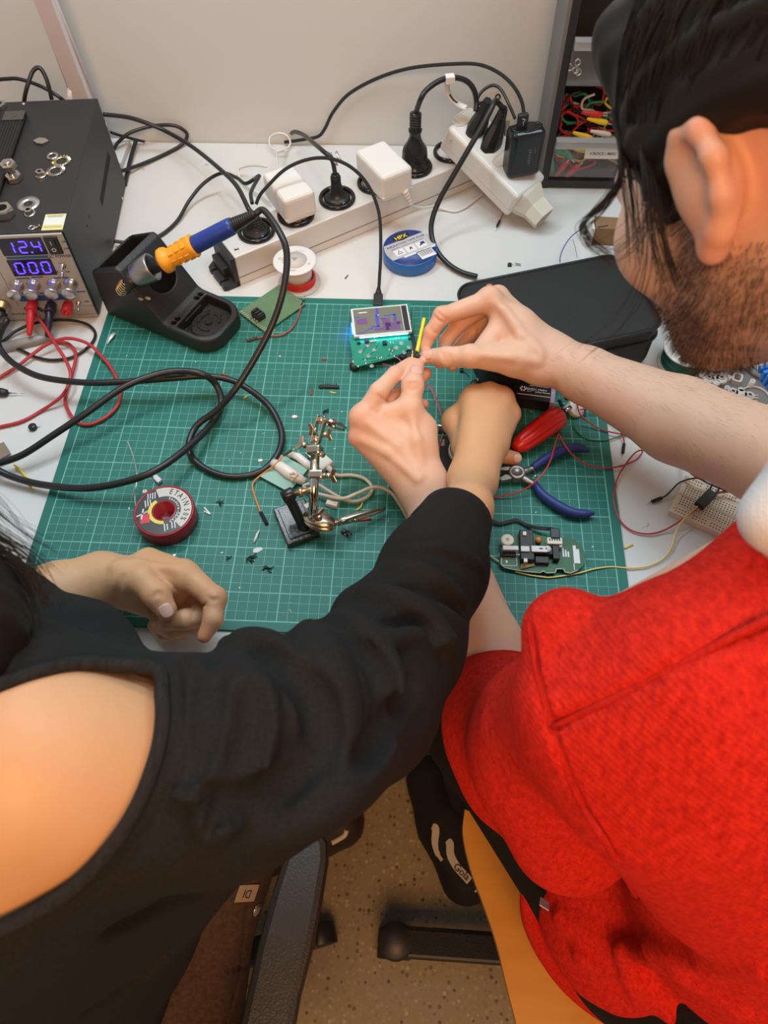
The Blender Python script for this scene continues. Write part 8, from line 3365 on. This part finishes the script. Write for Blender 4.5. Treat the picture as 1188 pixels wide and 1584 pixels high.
for k, (nm, cc, pts) in enumerate((('white', (.66, .64, .58), ((1020, 444), (1027, 458), (1043, 476), (1060, 498))), ('yellow', (.62, .52, .15), ((1030, 466), (1042, 473), (1052, 482))), ('black', (.015, .015, .015), ((1034, 486), (1042, 483), (1050, 490), (1044, 499))), ('black', (.015, .015, .015), ((1034, 497), (1046, 492), (1060, 500))), ('white', (.66, .64, .58), ((1034, 501), (1045, 497), (1058, 497))))):
    cord('loose_wire', '%s loose wire inside the clear parts box' % nm, [(x, y, .6 + .3 * k) for x, y in pts], .13, mat('loose_' + nm, cc, .45), 'wire', 'loose wires in the clear box')
cord('blue_wire', 'blue wire bending over the right end of the black case', [(988, 437, 6.3), (996, 446, 6.4), (1003, 454, 6.4), (1013, 466, 6.2), (1023, 477, 5.6), (1034, 489, 4.6), (1044, 495.5, 3.8), (1050, 496, 3.6), (1056, 491, 3.6)], .15, mat('blue_wire', (.06, .08, .48), .45), 'wire')
cord('blue_wire', 'thin violet wire arching on the table behind the black case', [(903, 352, .2), (892, 359, .8), (881, 369, 1.2), (872, 383, 1.2), (867, 396, .8), (866, 406, .2)], .07, mat('violet_wire', (.10, .08, .42), .45), 'wire')
cord('thin_wire', 'fine black wire standing on the table behind the black case', [(886, 370, 1.), (890, 384, .5), (893, 398, 0)], .03, M_CORD, 'wire')
o = U(1110, 592, 0)
o[2] = TBL
sh_o = o.copy()
csh = thing('controller_shell', 'grey translucent controller shell half with moulded posts, beside the forearm', 'plastic shell', o, .0)
M_SHELL = mat('smoky_plastic', (.20, .20, .20), .25, alpha=.8)


def LS(px, py, z=1.2):
    return Vector(U(px, py, z) - sh_o)


mb = MB()
out_px = [(1046, 584), (1064, 570), (1098, 546), (1140, 545), (1170, 568), (1200, 590), (1200, 650), (1150, 640), (1090, 612)]
ou2 = [(LS(*q).x, LS(*q).y) for q in out_px]
mb.prism(ou2, .1, .35, bevel=.08)
mb.build('shell', M_SHELL, csh)
mb = MB()
mb.tube([(x, y, .8) for x, y in spline([(a, b, 0) for a, b in ou2], 3, True) for z_ in (0,)] if False else [(p[0], p[1], .75) for p in spline([(a, b, 0) for a, b in ou2], 3, True)], .42, 8, closed=True, flat=1.0)
mb.build('side_wall', mat('smoky_wall', (.26, .26, .26), .25, alpha=.85), csh)
for px, py, r, h in ((1081, 578, .22, 1.2), (1143, 571, .26, 1.1), (1166, 587, .26, 1.3), (1127, 596, .24, 1.2), (1132, 577, .22, .9)):
    v = LS(px, py)
    mb = MB()
    mb.cap = False
    mb.lathe([(r * 1.4, .3), (r * 1.2, h), (r * .6, h), (r * .5, h - .4)], T(v.x, v.y, 0), 14)
    mb.build('screw_post', mat('smoky_post', (.52, .50, .48), .35), csh)
for px, py in ((1128, 568), (1142, 582)):
    v = LS(px, py, .9)
    mb = MB()
    o_ = rrect(-.55, -.65, .55, .65, .3, 4)
    i_ = rrect(-.35, -.45, .35, .45, .2, 4)
    n = len(o_)
    V = [(a, b, .3) for a, b in o_] + [(a, b, 1.05) for a, b in o_] + [(a, b, 1.05) for a, b in i_] + [(a, b, .36) for a, b in i_]
    Fc = [(j * n + i, j * n + (i + 1) % n, (j + 1) * n + (i + 1) % n, (j + 1) * n + i) for j in range(3) for i in range(n)]
    mb.add(V, Fc, T(v.x, v.y, 0) @ Rz(-.4))
    mb.build('button_well', MATS['smoky_post'], csh)
mb = MB()
for k in range(4):
    v = LS(1168, 608 + 4.2 * k, .5)
    mb.box((v.x, v.y, .4), (1.0, .1, .12))
v = LS(1170, 612, .5)
mb.ring([(1.5, 0), (1.62, 0), (1.62, .35), (1.5, .35)], T(v.x, v.y, .3), 36)
mb.build('speaker_slots', MATS['smoky_post'], csh)


def pad(name, label, px, py, pts, hol, small, rz):
    p = U(px, py, 1.15)
    t_ = thing(name, label, 'rubber pad', p, rz)
    mb = MB()
    for x, y, r in pts:
        mb.lathe([(0, -.2), (r, -.2), (r + .06, -.1), (r + .06, .1), (r, .2), (0, .2)], T(x, y, 0), 26)
    mb.build('pad', mat('pad_rubber', (.50, .47, .44), .5), t_)
    mb = MB()
    for x, y, r in hol:
        mb.lathe([(r, .2), (r, .215), (0, .216)], T(x, y, 0), 16)
    mb.build('pad_holes', M_INK, t_)
    mb = MB()
    for x, y, r in hol:
        mb.ring([(r, .2), (r + .16, .2), (r + .1, .34), (r, .34)], T(x, y, 0), 18)
    mb.build('pad_rings', MATS['pad_rubber'], t_)


pad('rubber_pad', 'flower shaped pale rubber button pad on the grey controller shell', 1103, 580, [(0, 0, .85), (-.72, .72, .62), (.72, .62, .62), (-.72, -.6, .62), (.72, -.72, .62), (0, 1.25, .38), (0, -1.25, .38), (1.28, 0, .36), (-1.28, .05, .36)], [(0, 0, .16), (-.68, .62, .2), (.72, .55, .2), (-.66, -.5, .2), (.72, -.62, .2)], 0, .1)
pad('rubber_pad', 'second pale rubber pad partly covered by the forearm', 1146, 610, [(-.9, .1, .55), (.9, -.1, .55), (0, 0, .6), (0, .6, .3)], [(-.9, .1, .2), (.9, -.1, .2)], 0, -.15)
o = U(1184, 594, 0)
o[2] = TBL
bp = thing('blue_clamp', 'bright blue ridged plastic piece at the right edge of the picture', 'plastic part', o, .2)
mb = MB()
for k in range(5):
    mb.box((.4 + .1 * k, 1.3 - k * .65, 1.0), (2.0, .5, 1.8 - .1 * k), Rz(.1), .12)
mb.box((.9, 0, .6), (1.4, 3.6, 1.2), None, .1)
mb.build('body', mat('bright_blue', (.03, .22, .75), .3), bp)
o = U(945, 375, 0)
o[2] = TBL
ctn = thing('cardboard_box', 'small brown cardboard box behind the black case, under the hair strands', 'box', o, -.08)
mb = MB()
mb.box((.4, .9, 1.3), (5.8, 2.4, 2.6), None, .03)
mb.build('carton', mat('cardboard', (.25, .145, .065), .8, noise=(40, .2)), ctn)
mb = MB()
mb.box((-2.9, .8, 1.4), (.5, 2.6, 2.8), Rz(.1), .03)
mb.build('white_flap', M_PAPER, ctn)
mb = MB()
mb.box((-1.4, .6, 2.62), (1.4, .18, .03), Rz(.35))
mb.build('dark_slot', M_INK, ctn)

# ------------------------------------------------------------------ below the table
# wooden swivel chair under the person in red
ZS = -31.
edge = [(719, 1252), (716, 1290), (728, 1345), (748, 1400), (768, 1460), (785, 1530), (800, 1590), (812, 1660)]
Pe = [U(x, y, ZS) for x, y in edge]
wc = thing('wooden_chair', 'swivel chair with a honey coloured plywood seat under the person in red', 'chair', (Pe[3] + np.array([18, 0, 0])) * np.array([1, 1, 0]) + np.array([0, 0, -75.3]))
wo = (Pe[3] + np.array([18, 0, 0])) * np.array([1, 1, 0]) + np.array([0, 0, -75.3])
outl = [(p - wo)[:2] for p in spline(Pe, 5)]
x0, y0 = outl[0]
xe, ye = outl[-1]
outl = [tuple(a) for a in outl] + [(xe + 8, ye - 5), (xe + 30, ye - 5), (xe + 37, ye + 2), (xe + 39, y0 - 9), (xe + 33, y0 - 2.5), (x0 + 9, y0 - 2.2), (x0 + 3, y0 - 1.)]
mb = MB()
mb.prism(outl, ZS - 1.2 - wo[2], ZS - wo[2])
mb.build('seat', mat_wood('plywood_honey', (.52, .23, .035), (.62, .30, .055)), wc)
hub = np.array([11., -3., 0.])
mb = MB()
mb.cyl((hub[0], hub[1], 10), (hub[0], hub[1], 44), 2.4, 2.0, 20)
mb.build('column', M_BLACK, wc)
mb = MB()
mb.lathe([(4.5, 7), (4.5, 11), (3., 12), (0, 12)], T(*hub), 24)
mb.build('hub', M_BLACK, wc)
ce = U(612, 1456, -65.5) - wo
a0 = math.atan2(ce[1] - hub[1], ce[0] - hub[0])
LL = math.hypot(ce[1] - hub[1], ce[0] - hub[0])
for k in range(5):
    a = a0 + k * 2 * math.pi / 5
    if k in (3,):
        pass
    F_ = T(hub[0], hub[1], 0) @ Rz(a)
    mb = MB()
    mb.box((LL / 2, 0, 9.3), (LL, 4.4, 2.6), F_, .9)
    mb.lathe([(2.6, 7.8), (2.7, 8.0), (2.7, 10.4), (2.4, 10.8), (0, 10.8)], F_ @ T(LL, 0, 0), 22)
    lg = mb.build('base_leg', mat('base_black', (.015, .0145, .014), .45), wc)
    mb = MB()
    mb.box((LL * .78, 0, 10.62), (LL * .42, 3.2, .12), F_, .05)
    mb.build('grip_pad', mat('pad_dark', (.009, .009, .009), .8, bump=(350, 1.)), lg)
    mb = MB()
    for s_ in (-1, 1):
        mb.lathe([(0, -.9), (2.5, -.9), (2.7, -.7), (2.7, .7), (2.5, .9), (0, .9)], F_ @ T(LL + .2, s_ * 1.3, 2.75) @ Matrix.Rotation(math.pi / 2, 4, 'X'), 22)
    mb.box((LL + .1, 0, 5.2), (3.2, 4.4, 3.2), F_, .8)
    mb.build('caster', M_BLACK, wc)
mb = MB()
mb.box((28, -26, 70), (34, 2, 26), None, .8)
mb.box((28, -25, 50), (5, 2, 20), None, .6)
mb.build('backrest', MATS['plywood_honey'], wc)

# office chair with the armrest, under the person in black
ar = [U(x, y, -8) for x, y in ((470, 1290), (430, 1600))]
oc_ = np.array([ar[0][0] - 16., ar[1][1] + 2., -75.3])
och = thing('office_chair', 'black office chair whose padded armrest shows below the black sleeve', 'chair', oc_)
mb = MB()
L_px = [(445, 1300), (462, 1286), (480, 1282), (497, 1287), (506, 1302), (507, 1330), (496, 1400), (482, 1470), (464, 1540), (446, 1640), (424, 1720), (352, 1720), (362, 1620), (380, 1540), (398, 1460), (420, 1380), (436, 1330)]
ou3 = [tuple((U(x, y, -8.2) - oc_)[:2]) for x, y in L_px]
zt = -8.2 + 75.3
mb.prism(ou3, zt - 2.0, zt, bevel=.7)
mb.build('armrest', mat('armrest_pu', (.020, .0205, .021), .42, bump=(500, .25)), och)
mb = MB()
mx_, my_ = (ar[0] + ar[1])[:2] / 2 - oc_[:2]
mb.box((mx_ - 3, my_ - 12, zt - 19), (3.0, 7, 33), None, .8)
mb.box((mx_ - 11, my_ - 12, zt - 38.5), (19, 6, 2.2), None, .5)
mb.build('armrest_bracket', M_BLACK, och)
mb = MB()
mb.box((mx_ - 32, my_ - 14, zt - 33.5), (46, 36, 7), None, 2.5)
mb.build('seat', mat('seat_fabric', (.012, .012, .013), .9, bump=(500, .4)), och)
mb = MB()
mb.cyl((mx_ - 32, my_ - 6, 8), (mx_ - 32, my_ - 6, zt - 36.5), 2.6, 2.4, 20)
mb.build('column', M_BLACK, och)
for k in range(5):
    F_ = T(mx_ - 32, my_ - 6, 0) @ Rz(.3 + k * 2 * math.pi / 5)
    mb = MB()
    mb.box((15, 0, 8), (30, 4, 3), F_, .9)
    mb.build('base_leg', M_BLACK, och)
    mb = MB()
    mb.lathe([(0, -1.6), (2.6, -1.6), (2.7, -1.4), (2.7, 1.4), (2.6, 1.6), (0, 1.6)], F_ @ T(30, 0, 2.75) @ Matrix.Rotation(math.pi / 2, 4, 'X'), 20)
    mb.build('caster', M_BLACK, och)


# shoes
def shoe(name, heel, toe, w, mtl, parent, porg, h=8.5):
    L_ = float(np.linalg.norm((toe - heel)[:2]))
    a = math.atan2(toe[1] - heel[1], toe[0] - heel[0])
    B = Body()
    d_ = np.array([math.cos(a), math.sin(a), 0])
    s_ = np.array([-math.sin(a), math.cos(a), 0])
    z0 = -75.3

    def q(t, sx_, z):
        return heel * np.array([1, 1, 0]) + d_ * (L_ * t) + s_ * sx_ + np.array([0, 0, z0 + z])
    B.group([RC(q(.13, 0, 3.4), q(.5, .3, 3.2), w * .78, w * .84), RC(q(.5, .3, 3.2), q(.84, .1, 2.6), w * .88, w * .84), RC(q(.12, 0, 5.5), q(.36, 0, 6.), w * .68, w * .66), RC(q(.36, 0, 6.), q(.8, .1, 3.), w * .66, w * .6)], 2.5, .5)
    B.cuts.append((np.array([0, 0, z0 + 1.6]), np.array([0, 0, -1.]), .2))
    B.cuts.append((np.array([0, 0, z0 + h]), np.array([0, 0, 1.]), .4))
    up = body_obj(name, B, q(.5, 0, 4) - np.array([18, 18, 6]), q(.5, 0, 4) + np.array([18, 18, 8]), .3, mtl, porg, parent, 1)
    mb = MB()
    o2 = []
    for i in range(40):
        t = 2 * math.pi * i / 40
        x = .5 + .5 * math.cos(t)
        ww = w * (.93 + .10 * math.cos(t)) * math.sin(t)
        o2.append((L_ * (.03 + .96 * x), ww * (1 - .12 * math.sin(math.pi * x) * 1.)))
    M_ = T(*(np.array([heel[0], heel[1], z0]) - porg)) @ Rz(a)
    mb.prism(o2, 0, 1.9, M_, bevel=.3)
    return up, B, q, mb


bo = bpy.data.objects
rpar = bo.get('person')
kpar = bo.get('person.001')
M_SUEDE = mat('black_suede', (.006, .006, .0062), .8, bump=(600, .3))
if rpar is not None:
    heel, toe = U(728, 1392, -75.3), U(655, 1180, -75.3)
    up, Bs, q, mb = shoe('shoe', heel, toe, 5.0, M_SUEDE, rpar, RO)
    mb.build('shoe_sole', mat('sole_black', (.010, .009, .0085), .6), up)
    up2 = up
    M_STRIPE = mat('stripe_white', (.55, .50, .42), .5)
    for pts in ([(669, 1278), (674, 1283), (673, 1303), (676, 1318), (684, 1331)], [(692, 1300), (696, 1306), (697, 1322), (706, 1340), (722, 1358), (738, 1378)]):
        P = [Bs.hit(x, y) for x, y in pts]
        P = [p for p in P if p is not None]
        if len(P) < 3:
            continue
        P = spline(P, 4)
        mb = MB()
        V, Fc = [], []
        for i, p in enumerate(P):
            n_ = Bs.grad(p)
            t_ = P[min(i + 1, len(P) - 1)] - P[max(i - 1, 0)]
            s0 = np.cross(n_, t_)
            s0 /= np.linalg.norm(s0)
            wd = .62 * (1 if i > 1 else .8) * (1 if i < len(P) - 3 else .6)
            V += [p - RO + n_ * .06 - s0 * wd, p - RO + n_ * .08, p - RO + n_ * .06 + s0 * wd]
        for i in range(len(P) - 1):
            Fc += [(3 * i, 3 * i + 1, 3 * i + 4, 3 * i + 3), (3 * i + 1, 3 * i + 2, 3 * i + 5, 3 * i + 4)]
        mb.add(V, Fc, smooth=True)
        st = mb.build('shoe_stripe', M_STRIPE, up)
    p = Bs.hit(714, 1349)
    if p is not None:
        n_ = Bs.grad(p)
        q_ = Bs.hit(722, 1357)
        mb = MB()
        mb.text('Gola', 1.5, frame(p - RO + n_ * .12, n_, q_ - p), .02)
        mb.build('shoe_lettering', M_INK, st)
    # second shoe, hidden behind the leg
    up, Bs, q, mb = shoe('shoe', U(1010, 1250, -75.3), U(985, 1050, -75.3), 5.0, M_SUEDE, rpar, RO)
    mb.build('shoe_sole', MATS['sole_black'], up)
if kpar is not None:
    heel, toe = U(400, 1330, -75.3), U(552, 1268, -75.3)
    up, Bs, q, mb = shoe('shoe', heel, toe, 4.9, mat('brown_shoe', (.030, .018, .010), .5), kpar, BO)
    mb.build('shoe_sole', mat('sole_brown', (.06, .04, .025), .5), up)
    P = [Bs.hit(x, y) for x, y in ((513, 1304), (524, 1298), (533, 1292), (536, 1284))]
    P = [p for p in P if p is not None]
    if len(P) > 2:
        mb = MB()
        mb.tube([p - BO for p in spline(P, 4)], .42, 8)
        mb.build('shoe_piping', mat('piping_cream', (.60, .52, .42), .5), up)
    up, Bs, q, mb = shoe('shoe', U(130, 1340, -75.3), U(190, 1200, -75.3), 4.9, MATS['brown_shoe'], kpar, BO)
    mb.build('shoe_sole', MATS['sole_brown'], up)
